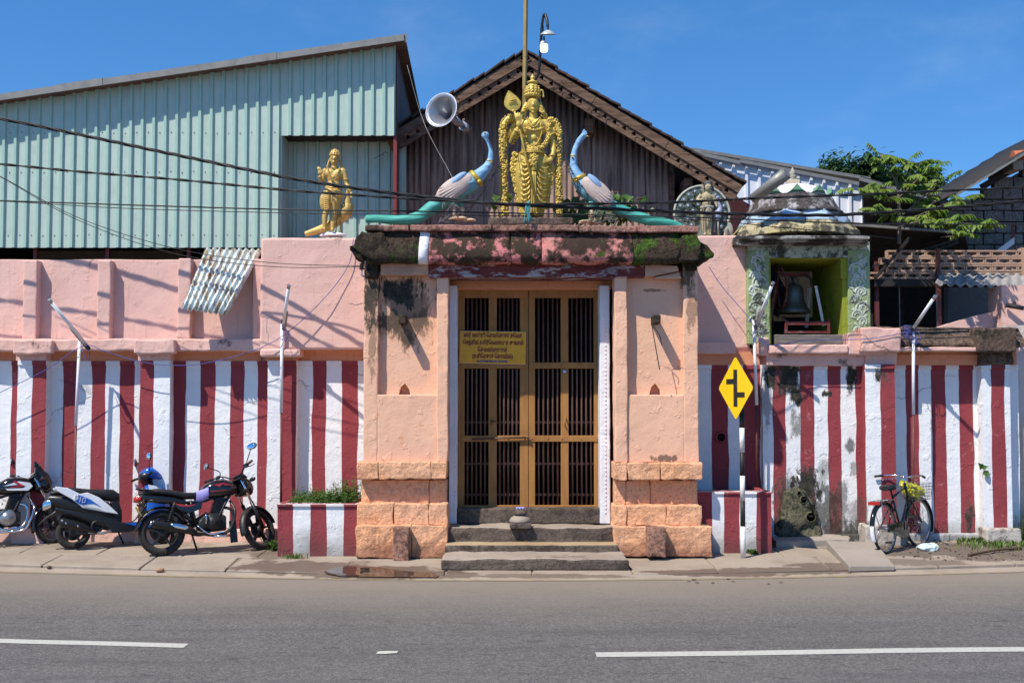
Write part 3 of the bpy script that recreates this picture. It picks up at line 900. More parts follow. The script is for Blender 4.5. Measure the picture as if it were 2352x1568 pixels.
m = MB(); m.box(P(1560, 900, 0).x, P(2338, 900, 0).x, .03, .42, 0, sz(800)); m.build('wall_core', mPk, rw)
m = MB(); m.box(P(1985, 900, PR + TB).x - .05, P(2062, 900, PR + TB).x + .04, -.42, .0, .0, .36, .08)
m.box(P(2250, 900, PR).x, P(2330, 900, PR).x, -.3, .0, .0, .30, .08); m.rough(.016, 5); m.build('pilaster_foot', plaster('worn_whitish_foot', (.50, .45, .40), (.36, .31, .27), grime=(.52, .7, 5), grime_col=(.12, .1, .085), bump=.7, cracks=False), rw, bevel=.02)
m = MB(); m.box(P(2062, 900, 0).x, P(2250, 900, 0).x, -.05, .02, 0, .22, .1); m.box(P(1760, 900, TB).x, P(1985, 900, TB).x, TB - .04, .0, 0, .22, .1); m.rough(.014, 5); m.build('plinth', mW2, rw, bevel=.02)
# pink upper wall between gateway and bell tower
m = MB(); m.pb(1560, 1722, 541, 800, .0, .45, .14); m.rough(.012, 2.5); m.build('upper_wall', mPk, rw, bevel=.025)
m = MB(); m.pb(1600, 1690, 785, 812, -.10, .02, .06); m.rough(.014, 4); m.build('ledge', mPkD, rw, bevel=.02)
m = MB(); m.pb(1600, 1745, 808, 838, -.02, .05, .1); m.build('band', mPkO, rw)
# moulded cap of the far right stretch: sloping weathered coping over pink mouldings
m = MB()
x0, x1 = P(2005, 780, 0).x, P(2335, 780, 0).x
prof = [(-.30, sz(797)), (-.30, sz(792)), (-.05, sz(752)), (.3, sz(752)), (.3, sz(797))]
k = 30
vs = [(x0 + (x1 - x0) * i / k, y, z) for i in range(k + 1) for y, z in prof]
fs = [(i * 5 + j, i * 5 + (j + 1) % 5, (i + 1) * 5 + (j + 1) % 5, (i + 1) * 5 + j) for i in range(k) for j in range(5)] + [(0, 4, 3, 2, 1), tuple(k * 5 + j for j in range(5))]
m.add(vs, [tuple(reversed(f)) for f in fs[:-2]] + [tuple(reversed(f)) for f in fs[-2:]]); m.rough(.02, 4)
mCop = plaster('weathered_coping', (.17, .115, .085), (.10, .07, .052), grime=(.52, .8, 4), grime_col=(.03, .025, .02), bump=1, coarse=.3, peel=(.55, .33, .26), peel_amt=.62, cracks=False)
m.build('coping', mCop, rw)
m = MB(); m.pb(2000, 2345, 797, 806, -.33, .1, .1); m.rough(.01, 5); m.build('moulding', mPkD, rw, bevel=.01)
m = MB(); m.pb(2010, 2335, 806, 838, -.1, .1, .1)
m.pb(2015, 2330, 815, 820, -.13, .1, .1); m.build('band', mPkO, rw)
for a, b in ((1986, 2062), (2252, 2328)):
    m = MB(); m.pb(a, b, 806, 838, -.24 if a < 2000 else -.20, 0, .05); m.pb(a - 8, b + 8, 752, 808, -.40 if a < 2000 else -.38, 0, .06); m.rough(.016, 5); m.build('pilaster_capital', mPkD if a < 2000 else mCop, rw, bevel=.02)
# pale end wall beyond
ew = thing('end_wall', 'pale stained house wall at the far right edge beyond the striped wall', 'wall', (P(2420, 1000, .1).x, .1, 0))
m = MB(); m.box(P(2324, 900, .1).x, P(2700, 900, .1).x, .1, .5, 0, sz(745), .25); m.rough(.008, 3); m.build('wall_face', plaster('pale_grey_peach_plaster', (.62, .55, .5), (.55, .42, .34), bump=.5, base_dirt=(.1, .7, .7), grime_col=(.2, .17, .13)), ew)

# ------------------------------------------------------------------ gateway
YG = -1.1
gate = thing('temple_gateway', 'peach plastered stone gateway with mossy black cornice and orange plinth', 'gateway', (P(1218, 1280, YG).x, YG, .05))
def gb(name, mat, a, b, c, d, Yf, Yb, L=.1, amp=.006, fr=3, bevel=.012, seed=0):
    m = MB(); m.pb(a, b, c, d, Yf, Yb, L)
    m.rough(amp, fr, 0, seed)
    return m.build(name, mat, gate, bevel=bevel)
gb('pier', mPeach, 838, 1028, 600, 1070, YG + .22, 1.0, .2)
gb('pier', mPeach, 1412, 1602, 600, 1070, YG + .22, 1.0, .2)
for (a, b, ia, ib, nx) in ((835, 868, 1003, 1029, 928), (1570, 1604, 1412, 1441, 1503)):
    gb('outer_pilaster', mPeach, a, b, 598, 1062, YG, YG + .25, .08, .008, 4)
    gb('inner_pilaster', mPeach, ia, ib, 632, 1062, YG - .03, YG + .25, .07, .009, 5)
    l, r_ = (866, 1005) if a < 1000 else (1439, 1572)
    gb('lower_panel', mPeach, l, r_, 906, 1062, YG + .003, YG + .25, .08, .005, 3)
    # recessed panel with a small pointed lamp niche at its foot
    m = MB()
    pts = [(l, 625), (r_, 625), (r_, 909), (nx + 15, 909), (nx + 12, 894), (nx + 2, 880), (nx - 7, 888), (nx - 13, 909), (l, 909)]
    m.pprism(pts, YG + .10, YG + .215)
    m.build('recessed_panel', mPeach, gate)
    m = MB(); q = P(nx, 737, YG + .1)
    m.bar(q + Vector((0, .1, .0)), q + Vector((0, -.27, .005)), .085, .10); m.rough(.006, 12)
    m.build('stone_spout', mCorB, gate, bevel=.012)
# cords hanging from the right spout
m = MB(); q = P(1497, 745, YG - .17)
m.tube(bez([q, q + Vector((.03, -.02, -.2)), q + Vector((.09, .02, -.52))], 6), .006, 5); m.tube(bez([q, q + Vector((.09, .02, -.12)), q + Vector((.12, .05, -.24))], 6), .005, 5)
m.build('hanging_cord', mBlk, gate)
# plinth courses of laterite blocks
rb = random.Random(5)
def course(px0, px1, py0, py1, Yf, cuts, amp=.016):
    xs = [px0] + cuts + [px1]
    for i in range(len(xs) - 1):
        m = MB(); m.pb(xs[i] + (.5 if i else 0), xs[i + 1] - .5, py0 + .5, py1 - .5, Yf + rb.uniform(-.008, .008), YG + .5, .045)
        m.rough(amp, 8, 0, rb.uniform(0, 50))
        m.build('stone_block', mLat, gate, bevel=.012, bseg=2)
course(820, 1026, 1060, 1101, YG - .10, [870, 990])
course(830, 1026, 1101, 1156, YG + .05, [985], .008)
course(820, 1028, 1156, 1206, YG - .10, [905, 985])
course(817, 1029, 1206, 1281, YG - .19, [945])
course(1410, 1613, 1062, 1102, YG - .10, [1442, 1518])
course(1412, 1603, 1102, 1160, YG + .05, [1438, 1493], .008)
course(1410, 1612, 1160, 1208, YG - .10, [1440, 1530])
course(1410, 1636, 1208, 1279, YG - .19, [1500])
# lintel, cornice, corbels
m = MB(); m.pb(985, 1480, 601, 637, YG - .06, YG + .3, .07); m.rough(.010, 5); m.build('lintel_beam', mLintel, gate, bevel=.01)
m = MB(); m.pb(874, 984, 599, 632, YG - .05, YG + .3, .07); m.rough(.008, 5); m.build('lintel_end', mLintelE, gate, bevel=.01)
m = MB(); m.pprism([(1481, 606), (1556, 610), (1560, 622), (1500, 634), (1481, 636)], YG - .05, YG + .3)
m.pprism([(1505, 636), (1560, 625), (1566, 640), (1505, 640)], YG - .04, YG + .3); m.build('lintel_end', mLintelE, gate, bevel=.01)
def kapota(px0, px1, py0, py1, mat, seed, Yo=YG - .18, name='cornice_block'):
    """cornice block with a rolled, overhanging front"""
    m = MB()
    x0, x1 = P(px0, 565, Yo).x, P(px1, 565, Yo).x
    z0, z1 = P(1200, py1, Yo).z, P(1200, py0, Yo).z
    h = z1 - z0
    prof = [(YG + .02, z0 + .03), (Yo + .05, z0), (Yo - .03, z0 + .03), (Yo - .05, z0 + h * .25), (Yo - .03, z0 + h * .5), (Yo + .01, z0 + h * .75), (Yo + .05, z0 + h * .93), (Yo + .06, z1), (YG + .6, z1), (YG + .6, z0 + .03)]
    n_ = len(prof); k = max(2, int((x1 - x0) / .06))
    vs = [(x0 + (x1 - x0) * i / k, y, z) for i in range(k + 1) for y, z in prof]
    fs = [(i * n_ + j, i * n_ + (j + 1) % n_, (i + 1) * n_ + (j + 1) % n_, (i + 1) * n_ + j) for i in range(k) for j in range(n_)]
    fs = [tuple(reversed(f)) for f in fs] + [tuple(range(n_)), tuple(range(k * n_ + n_ - 1, k * n_ - 1, -1))]
    m.add(vs, fs); m.rough(.022, 5, 0, seed)
    return m.build(name, mat, gate, smooth=True)
cmat = plaster('pink_mossy_cornice', (.56, .20, .19), (.5, .17, .17), grime=(.44, .97, 4.2), grime_col=(.03, .025, .015), bump=.9, moss=(5, .655), cracks=False, streaks=.4)
kapota(846, 962, 530, 604, mCorB, 3)
kapota(963, 984, 532, 606, mFrame, 9)
kapota(985, 1172, 530, 606, cmat, 13)
kapota(1173, 1244, 531, 605, cmat, 17)
kapota(1245, 1452, 531, 607, mCor, 29)
kapota(1453, 1562, 533, 607, mCorB, 31)
def lump(pts_list, seed):
    m = MB()
    for pts, yf, yb in pts_list:
        a = m.mark(); b = MB(); b.pprism(pts, yf, yb)
        bm = bmesh.new()
        bv = [bm.verts.new(v) for v in b.v]
        for f in b.f: bm.faces.new([bv[i] for i in f])
        bmesh.ops.triangulate(bm, faces=bm.faces[:])
        for _ in range(3):
            es = [e for e in bm.edges if e.calc_length() > .06]
            if es: bmesh.ops.subdivide_edges(bm, edges=es, cuts=1)
            bmesh.ops.triangulate(bm, faces=[f for f in bm.faces if len(f.verts) > 3])
        bm.verts.index_update()
        m.add([v.co.copy() for v in bm.verts], [tuple(v.index for v in f.verts) for f in bm.faces], True)
        bm.free()
    m.rough(.028, 7, 0, seed)
    return m.build('cornice_corbel', mCorB, gate)
lump([([(832, 528), (880, 536), (888, 560), (886, 598), (868, 604), (845, 596), (812, 565), (818, 543)], YG - .22, YG + .3), ([(800, 567), (815, 560), (850, 590), (846, 604), (825, 598)], YG + .05, YG + .4),
      ([(838, 596), (870, 596), (866, 640), (842, 640)], YG - .05, YG + .3)], 2)
lump([([(1560, 548), (1566, 542), (1602, 539), (1612, 556), (1611, 585), (1598, 600), (1562, 598)], YG - .22, YG + .3), ([(1605, 550), (1642, 580), (1636, 590), (1605, 608), (1598, 600)], YG - .1, YG + .35),
      ([(1572, 596), (1604, 596), (1602, 622), (1574, 618)], YG - .05, YG + .3)], 8)
for a, b in ((838, 940), (941, 1130), (1131, 1330), (1331, 1462), (1463, 1606)):
    m = MB(); m.pb(a + .5, b - .5, 516 if a < 1300 else 518, 530 if a < 1300 else 533, YG - .2, YG + 1.3, .07); m.rough(.014, 6, 0, a)
    m.build('roof_slab', mSlabTop, gate, bevel=.012)
for a in (890, 972, 1100, 1295, 1440, 1530):
    pass
# opening: soffit, head board, white stone frame
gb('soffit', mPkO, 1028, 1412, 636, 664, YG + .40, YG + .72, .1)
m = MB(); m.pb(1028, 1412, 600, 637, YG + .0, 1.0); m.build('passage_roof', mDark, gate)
for a, b in ((1031, 1049), (1378, 1401)):
    m = MB(); m.pb(a, b, 655, 1203, YG + .26, YG + .70, .07); m.rough(.006, 6)
    m.build('frame_post', mFrame, gate, bevel=.012)
m = MB()
for i in range(46):
    q = P(1391, 745 + i * 9.6, YG + .26); m.ell((q.x, q.y - .002, q.z), (.010, .009, .013), None, 8, 5)
    q = P(1046, 745 + i * 9.6, YG + .26); m.ell((q.x, q.y - .002, q.z), (.010, .010, .014), None, 8, 5)
m.build('beaded_edge', mFrame, gate, kind='stuff')
# doors
YD = YG + .56
def leaf(cols, stx, side):
    m = MB()
    L, Rr = stx[0][0], stx[-1][1]
    for a, b in stx: m.pb(a, b, 664, 1166, YD, YD + .05)
    lf = m.build('door_leaf', mDoor, gate, bevel=.006)
    for c, d in ((663, 684), (832, 846), (1000, 1014), (1160, 1167)):
        m = MB(); m.pb(L + 1, Rr - 1, c, d, YD - .012, YD + .048); m.build('rail', mDoor, lf, bevel=.005)
    for a, b in cols:
        for k in range(5):
            px = a + (b - a) * (k + .75) / 5.5
            m = MB(); q0, q1 = P(px, 680, YD + .025), P(px, 1163, YD + .025)
            m.tube([(q0.x, YD + .025, q1.z), (q0.x, YD + .025, q0.z)], .0115, 6); m.build('bar', mBar, lf)
    m = MB()
    for py in (967, 1062, 1133):
        m.pb(L + 8, Rr - 8, py, py + 5, YD + .06, YD + .075)
    m.build('cross_bar', mBar, lf)
    m = MB()
    for py in (839, 1007):
        for px in (stx[1][0] + 3, (stx[0][1] + stx[1][0]) / 2, (stx[1][1] + stx[2][0]) / 2, L + 8, Rr - 8):
            q = P(px, py, YD - .012); m.ell((q.x, q.y, q.z), (.012, .01, .012), None, 8, 5)
    m.build('rivet', mDoor, lf)
    return lf
l1 = leaf([(1067, 1122), (1141, 1194)], [(1051, 1067), (1122, 1141), (1194, 1213.5)], 0)
l2 = leaf([(1229, 1288), (1306, 1364)], [(1214.5, 1229), (1288, 1306), (1364, 1380)], 1)
m = MB(); a, b = P(1084, 1008, YD - .04), P(1212, 1004, YD - .04); m.tube([a, b], .011, 6); m.ell(b, .02); m.build('bolt_rod', mBar, l1)
m = MB(); q = P(1128, 967, YD - .03); m.bar(q + Vector((0, .02, .02)), q + Vector((0, -.0, -.04)), .012); m.bar(q, q + Vector((.06, 0, 0)), .014); m.build('latch', mBlk, l1)
m = MB(); q = P(1298, 967, YD - .03); m.tube(bez([q + Vector((0, .03, .06)), q + Vector((0, -.02, .03)), q + Vector((0, -.02, -.03)), q + Vector((0, .03, -.06))], 5), .008, 6); m.build('pull_handle', mDoor, l2)
# dark passage behind the doors
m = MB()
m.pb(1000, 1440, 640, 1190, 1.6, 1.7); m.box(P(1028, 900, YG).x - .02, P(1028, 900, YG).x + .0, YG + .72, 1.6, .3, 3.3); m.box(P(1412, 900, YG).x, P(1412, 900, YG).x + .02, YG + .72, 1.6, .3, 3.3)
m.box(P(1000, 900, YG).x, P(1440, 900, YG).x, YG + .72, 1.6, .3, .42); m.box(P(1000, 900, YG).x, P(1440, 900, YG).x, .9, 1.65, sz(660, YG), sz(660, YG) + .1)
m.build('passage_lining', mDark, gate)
# door sill
m = MB(); m.pb(1048, 1386, 1167, 1203, YG + .34, YG + .8, .1); m.rough(.008, 4); m.build('door_sill', mStep, gate, bevel=.02)

# steps
st = thing('stone_steps', 'worn dark stone steps below the barred gate doors', 'steps', (P(1218, 1300, -2).x, -2.0, .04))
def step(px0, px1, pyt, pyb, Yf, Yb, mats, seed, amp=.012, bv=.025):
    m = MB(); m.pb(px0, px1, pyt, pyb, Yf, Yb, .07); m.rough(amp, 4, 0, seed)
    for i, f in enumerate(m.f):
        a, b, c = (m.v[k] for k in f[:3])
        nz = (b - a).cross(c - a).normalized()
        m.m[i] = 1 if nz.z > .6 else 0
    return m.build('step', mats, st, bevel=bv)
step(1012, 1444, 1283, 1312, -2.0, -1.2, [mStep, mStepGrey], 3, .016, .03)
step(1022, 1421, 1250, 1275, -1.42, -.9, [mStep, mStepTop], 6, .008)
step(1026, 1416, 1211, 1250, -1.16, -.55, [mStep, mStepGrey], 11, .02)
# ------------------------------------------------------------------ buildings behind
def rib_sheet(x0, x1, Y, ztop, zbot, pitch=.154, ribw=.028, ribh=.03, seed=0, prof='trap', step=.0, jit=0.0):
    """profiled sheet facing -y. ztop/zbot are functions of x"""
    m = MB()
    xs = []
    if prof == 'trap':
        x = x0
        while x < x1 - 1e-4:
            xs += [(x, 0), (x + pitch - ribw * 2, 0), (x + pitch - ribw * 1.6, ribh), (x + pitch - ribw * .4, ribh)]
            x += pitch
        xs = [q for q in xs if q[0] < x1] + [(x1, 0)]
    else:
        k = int((x1 - x0) / pitch * 6)
        xs = [(x0 + (x1 - x0) * i / k, ribh * .5 * (1 - math.cos(2 * math.pi * i / 6))) for i in range(k + 1)]
    nz = 5
    n_ = nz + 1
    vs = []
    for i, (x, h) in enumerate(xs):
        a, b = zbot(x), ztop(x)
        for j in range(n_):
            z = a + (b - a) * j / nz
            vs.append((x, Y - h + noise.noise(Vector((x * 1.3, z * 1.1, seed))) * jit, z))
    fs = [(i * n_ + j, (i + 1) * n_ + j, (i + 1) * n_ + j + 1, i * n_ + j + 1) for i in range(len(xs) - 1) for j in range(nz)]
    if prof == 'trap':
        b0 = len(m.v)
        for f in fs:
            i = f[0] // n_
            m.mi = 1 if (xs[i][1] > 0 or xs[i + 1][1] > 0) else 0
            m.add([], [])
            m.f.append(f); m.m.append(m.mi)
        m.v += [Vector(q) for q in vs]
    else: m.add(vs, fs, True)
    return m
def line_z(p0, p1, Y):
    a, b = P(*p0, Y), P(*p1, Y)
    return lambda x: a.z + (b.z - a.z) * (x - a.x) / (b.x - a.x)
# --- green profiled shed
YS = .75
shed = thing('green_metal_shed', 'large grey green ribbed metal shed with sloping roof edge and alcove', 'shed', (P(455, 560, YS).x, YS, 0))
zt_ = line_z((0, 219), (912, 92), YS)
x645, x910 = P(643, 450, YS).x, P(908, 300, YS).x
zb_long, zb_short = P(400, 569, YS).z, P(780, 312, YS).z
xa = P(-330, 400, YS).x
x = xa
k = 0
pit = .1535
while x < x910 - .05:
    w = pit * 6
    xe = min(x + w, x910)
    gap = P(126, 300, YS).x
    ztf = (lambda q, zt_=zt_: zt_(q) + .02)
    if x < gap and xe <= gap + .2:
        ztf = (lambda q: min(zt_(q) + .02, P(60, 222, YS).z))
    for a, b, zbv in ((x, min(xe, x645), zb_long), (max(x, x645), xe, zb_short)):
        if b - a > .03:
            mm = rib_sheet(a, b, YS - .002 * (k % 2), ztf, lambda q, zbv=zbv: zbv + .0, pit, seed=k)
            mm.build('wall_sheet', [mGreen, mGreenRib], shed, solid=.004)
    x = xe; k += 1
m = MB(); x = P(-200, 400, YS).x + .06
while x < x910:
    for py in (305, 395, 540):
        q = P((x / pscale(YS)) + CX, py, YS)
        if not (x > x645 and py > 300): m.ell((x, YS - .006, q.z + rnd.uniform(-.01, .01)), (.009, .006, .009), None, 6, 4)
    x += pit
m.build('screw', mTrim, shed, kind='stuff')
# alcove: set back sheets, return wall, steel post
YA = YS + .52
for i in range(2):
    a = P(648, 450, YS).x - .05 + i * .83; b = min(a + .83, x910 + .1)
    rib_sheet(a, b, YA, lambda q: zb_short + .15, lambda q: P(800, 575, YS).z, pit, seed=9 + i).build('alcove_sheet', [mGreen, mGreenRib], shed, solid=.004)
m = MB(); m.box(x645 - .01, x645 + .02, YS + .01, YA, P(700, 575, YS).z, zb_short + .02); m.build('alcove_return', mGreen, shed)
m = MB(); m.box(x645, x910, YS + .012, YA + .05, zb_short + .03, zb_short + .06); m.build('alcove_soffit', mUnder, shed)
m = MB(); m.pb(903, 911, 312, 520, YS + .02, YS + .08); m.build('corner_post', mRedSteel, shed)
for px in (80, 246, 433):
    m = MB(); m.pb(px - 4, px + 4, 565, 606, YS + .1, YS + .16); m.build('steel_post', mRedSteel, shed)
m = MB(); m.pb(88, 420, 576, 600, YS + 2.0, YS + 2.1); m.build('inner_sheet', mTrim, shed)
# sides, back and floor close the inside, its shade deepened by near-black colour
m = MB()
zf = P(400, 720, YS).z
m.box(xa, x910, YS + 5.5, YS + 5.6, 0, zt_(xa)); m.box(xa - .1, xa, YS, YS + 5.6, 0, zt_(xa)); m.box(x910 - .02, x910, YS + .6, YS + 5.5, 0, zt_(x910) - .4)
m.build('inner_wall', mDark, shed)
# roof sheet with fascia strip; the right verge slopes away behind
ov = .23
m = MB()
A, B = P(-340, 268, YS - ov), P(930, 80, YS - ov)
A2, B2 = A + Vector((0, 6.2, -.9)), B + Vector((0.02, 6.2, -.9))
th = Vector((0, 0, -.03))
m.add([A, B, B2, A2, A + th, B + th, B2 + th, A2 + th], [(0, 1, 2, 3), (7, 6, 5, 4), (0, 4, 5, 1), (1, 5, 6, 2), (2, 6, 7, 3), (3, 7, 4, 0)])
m.build('roof_sheet', mRoofUnder, shed)
cuts = [-340, 130, 235, 560, 635, 928]
for i in range(5):
    a, b = cuts[i], cuts[i + 1]
    ya = lambda q: 268 + (80 - 268) * (q + 340) / 1270
    m = MB(); m.pprism([(a, ya(a) - 2 - (i % 2) * 2), (b, ya(b) - 2 - (i % 2) * 2), (b, ya(b) + 13), (a, ya(a) + 13)], YS - ov - .02 - .006 * (i % 2), YS - ov + .0)
    m.build('fascia_strip', mTrim, shed)
m = MB()
q0 = P(929, 80, YS - ov)
m.prism([(q0.x, q0.z - .10), (q0.x + .03, q0.z - .10), (q0.x + .03, q0.z + .01), (q0.x, q0.z + .01)], YS - ov, YS - ov + .02)
m.build('verge_end', mTrim, shed)
# side wall sheets (right side, in shade)
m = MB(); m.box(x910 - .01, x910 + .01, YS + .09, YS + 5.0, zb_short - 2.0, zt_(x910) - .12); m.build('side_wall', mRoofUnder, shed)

# --- old gabled hall
YH_ = 1.7          # wall plane
YBG = 1.15         # barge board plane
hall = thing('gabled_hall', 'old hall with brown rusty corrugated gable and carved timber barge boards', 'hall', (P(1210, 500, YH_).x, YH_, 0))
apx = P(1206, 128, YBG)
le = line_z((880, 318), (1206, 124), YBG); re_ = line_z((1206, 124), (1706, 428), YBG)
wl_, wr_ = P(905, 450, YH_).x, P(1546, 450, YH_).x
apw = P(1206, 140, YH_).x
wt = lambda x: (line_z((905, 312), (1206, 140), YH_)(x) if x < apw else line_z((1206, 140), (1600, 385), YH_)(x))
x = wl_ - .25
while x < wr_ - .02:
    xe = min(x + .76, wr_)
    # split at the apex so the top follows the slope
    ks = [(x, xe)] if not (x < apw < xe) else [(x, apw), (apw, xe)]
    for a, b in ks:
        rib_sheet(a, b, YH_ + rnd.uniform(-.01, .01), wt, lambda q: 1.2, .085, ribh=.034, prof='sine', seed=x, jit=.02).build('corrugated_sheet', mRust, hall, solid=.003)
    x = xe
m = MB(); m.pb(1538, 1550, 395, 560, YH_ - .04, YH_ + .06); m.build('corner_board', mBarge, hall)
def trefoil(cx, cz, r, ang):
    pts = []
    for i in range(20):
        t = 2 * math.pi * i / 20
        rr = r * (.55 + .45 * abs(math.cos(1.5 * (t - ang))))
        pts.append((cx + rr * math.cos(t), cz + rr * math.sin(t)))
    return pts
def barge(p0, p1, flip):
    """two boards: plain upper one, lower one pierced with trefoils"""
    a, b = P(*p0, YBG), P(*p1, YBG)
    d = (b - a); L = math.hypot(d.x, d.z); ux = Vector((d.x / L, 0, d.z / L)); dn = Vector((ux.z, 0, -ux.x))
    if dn.z > 0: dn = -dn
    def quad(t0, t1, o0, o1, y0, y1):
        q = [a + ux * t0 + dn * o0, a + ux * t1 + dn * o0, a + ux * t1 + dn * o1, a + ux * t0 + dn * o1]
        m = MB(); pl = [(v.x, v.z) for v in q]
        ar = sum(pl[i][0] * pl[(i + 1) % 4][1] - pl[(i + 1) % 4][0] * pl[i][1] for i in range(4))
        if ar < 0: pl.reverse()
        m.prism(pl, y0, y1); return m
    nb = 3 if L > 2.5 else 2
    for i in range(nb):
        t0, t1 = L * i / nb + .003, L * (i + 1) / nb - .003
        quad(t0, t1, .03, .145, YBG - .035, YBG + .02).build('barge_board', mBarge, hall, bevel=.006)
        o = quad(t0, t1, .145, .275, YBG - .022, YBG + .015).build('pierced_board', mBarge, hall)
        cut = MB()
        k = int((t1 - t0) / .155)
        for j in range(k):
            c = a + ux * (t0 + .08 + j * .155) + dn * .192
            pts = trefoil(c.x, c.z, .034, math.atan2(-dn.z, -dn.x))
            cut.prism(pts, YBG - .1, YBG + .1)
        oc = cut.build('tmp_cut', mDark)
        md = o.modifiers.new('b', 'BOOLEAN'); md.object = oc; md.operation = 'DIFFERENCE'; md.solver = 'EXACT'
        bpy.context.view_layer.update()
        me = bpy.data.meshes.new_from_object(o.evaluated_get(bpy.context.evaluated_depsgraph_get()))
        o.modifiers.clear(); old = o.data; o.data = me; me.name = 'pierced_board'
        bpy.data.objects.remove(oc); bpy.data.meshes.remove(old)
        quad(t0, t1, .136, .15, YBG - .048, YBG - .022).build('bead_strip', mBarge, hall, bevel=.004)
        # carved scroll lines
        sc = MB()
        for j in range(0, k, 3):
            c = a + ux * (t0 + .08 + (j + 1.5) * .155) + dn * .235
            sc.torus(c + Vector((0, -.023, 0)), .03, .0045, rotx(math.pi / 2), 10, 4, (R(20), R(230)))
            sc.tube([c + ux * .03 - dn * .02 + Vector((0, -.023, 0)), c + ux * .16 - dn * .025 + Vector((0, -.023, 0))], .004, 4)
        sc.build('carved_scroll', mCable, hall, kind='stuff')
    # roof tiles laid over the boards
    tl = .16
    k = int(L / tl)
    for i in range(k):
        t0 = L * i / k; t1 = t0 + L / k + .02
        lift = .012 + .016 * ((i * 7) % 3) / 2
        q0, q1 = a + ux * t0 - dn * (-.02 + lift + (.02 if not flip else 0)), a + ux * t1 - dn * (-.02 + lift + (.0 if not flip else .02))
        m = MB()
        vs = [(v.x, y, v.z + h) for y in (YBG - .06, YBG + .35) for v, h in ((q0, 0), (q1, 0), (q1, .028), (q0, .028))]
        m.add(vs, [(0, 1, 2, 3), (7, 6, 5, 4), (0, 4, 5, 1), (1, 5, 6, 2), (2, 6, 7, 3), (3, 7, 4, 0)])
        m.rough(.004, 9).build('roof_tile', mTile, hall)
    # roof deck running back
    q = [a + dn * .03, b + dn * .03]
    m = MB(); e = Vector((0, 2.3, 0)); f = Vector((0, -.02 + .0, 0)); h = Vector((0, 0, .02))
    v = [q[0] + f, q[1] + f, q[1] + e, q[0] + e]
    m.add([p_ for p_ in v] + [p_ + h for p_ in v], [(0, 1, 2, 3), (7, 6, 5, 4), (0, 4, 5, 1), (1, 5, 6, 2), (2, 6, 7, 3), (3, 7, 4, 0)])
    m.build('roof_deck', mUnder, hall)
barge((1208, 118), (880, 313), False)
barge((1205, 118), (1708, 424), True)
# purlin ends, side closure
for px, py in ((1355, 262), (1585, 400)):
    m = MB(); q = P(px, py, YBG + .05); m.box(q.x - .06, q.x + .06, YBG + .2, YH_ + .4, q.z - .22, q.z - .02); m.build('purlin', mBarge, hall, bevel=.01)
m = MB(); m.box(wr_ - .03, wr_ + .02, YH_ + .07, 7.5, 1.0, P(1546, 400, YH_).z); m.box(wl_ - .4, wr_, 7.5, 7.6, 0, 4.6); m.build('side_wall', mDark, hall)
# --- lean-to gap right of the hall: dark red recess
gapw = thing('dark_side_recess', 'dark recess under the eaves right of the old hall', 'shed wall', (P(1600, 500, 2.2).x, 2.2, 0))
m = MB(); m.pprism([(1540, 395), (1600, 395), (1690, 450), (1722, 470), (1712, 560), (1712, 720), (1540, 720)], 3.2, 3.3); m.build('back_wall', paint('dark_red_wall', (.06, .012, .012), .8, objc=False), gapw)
# --- white shed
YW = 4.2
ws = thing('white_metal_shed', 'white ribbed metal shed sloping down behind the bell tower', 'shed', (P(1800, 500, YW).x, YW, 0))
zw = line_z((1600, 356), (1984, 424), YW)
x = P(1600, 450, YW).x; xe_ = P(1983, 450, YW).x
k = 0
while x < xe_ - .02:
    b = min(x + .84, xe_)
    rib_sheet(x, b, YW + .003 * (k % 2), lambda q: zw(q) + .02, lambda q: P(1800, 512, YW).z - .8, .21, .03, .04, seed=k).build('wall_sheet', [mWhiteSheet, mWhiteSheet], ws, solid=.004)
    x = b; k += 1
m = MB(); A, B = P(1590, 346, YW - .1), None
B = P(2000, 414, YW - .1)
v = [A, B, B + Vector((0, 6, .1)), A + Vector((0, 6, .1))]; h = Vector((0, 0, .05))
m.add(v + [q + h for q in v], [(3, 2, 1, 0), (4, 5, 6, 7), (0, 1, 5, 4), (1, 2, 6, 5), (2, 3, 7, 6), (3, 0, 4, 7)]); m.build('roof_sheet', mTrim, ws)
for a, b, c, d in ((1590, 348, 1700, 372), (1700, 368, 1985, 423)):
    m = MB(); m.pprism([(a, b - 3), (c, d - 3), (c, d + 5), (a, b + 5)], YW - .13, YW - .10); m.build('fascia_strip', mTrim, ws)
# --- covered yard right: two sheet roofs, posts, truss
yard = thing('yard_shelter', 'dark open shelter of low metal roofs and thin trusses right of the bell tower', 'shelter', (P(2140, 650, 1.6).x, 1.6, 0))
def sheet_poly(name, pts, mat, th=.03, rib=None):
    m = MB(); h = Vector((0, 0, th))
    v = [P(*q) for q in pts]
    n_ = len(v)
    m.add(v + [q + h for q in v], [tuple(range(n_ - 1, -1, -1)), tuple(range(n_, 2 * n_))] + [(i, (i + 1) % n_, (i + 1) % n_ + n_, i + n_) for i in range(n_)])
    return m.build(name, mat, yard)
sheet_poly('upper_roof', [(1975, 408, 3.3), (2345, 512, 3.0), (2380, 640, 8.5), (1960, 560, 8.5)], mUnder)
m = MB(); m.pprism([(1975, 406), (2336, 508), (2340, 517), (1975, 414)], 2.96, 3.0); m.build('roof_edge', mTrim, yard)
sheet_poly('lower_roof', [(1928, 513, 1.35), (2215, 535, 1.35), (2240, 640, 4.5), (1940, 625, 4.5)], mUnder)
m = MB(); m.pprism([(1928, 510), (2215, 532), (2215, 537), (1928, 516)], 1.31, 1.35); m.build('roof_edge', mTrim, yard)
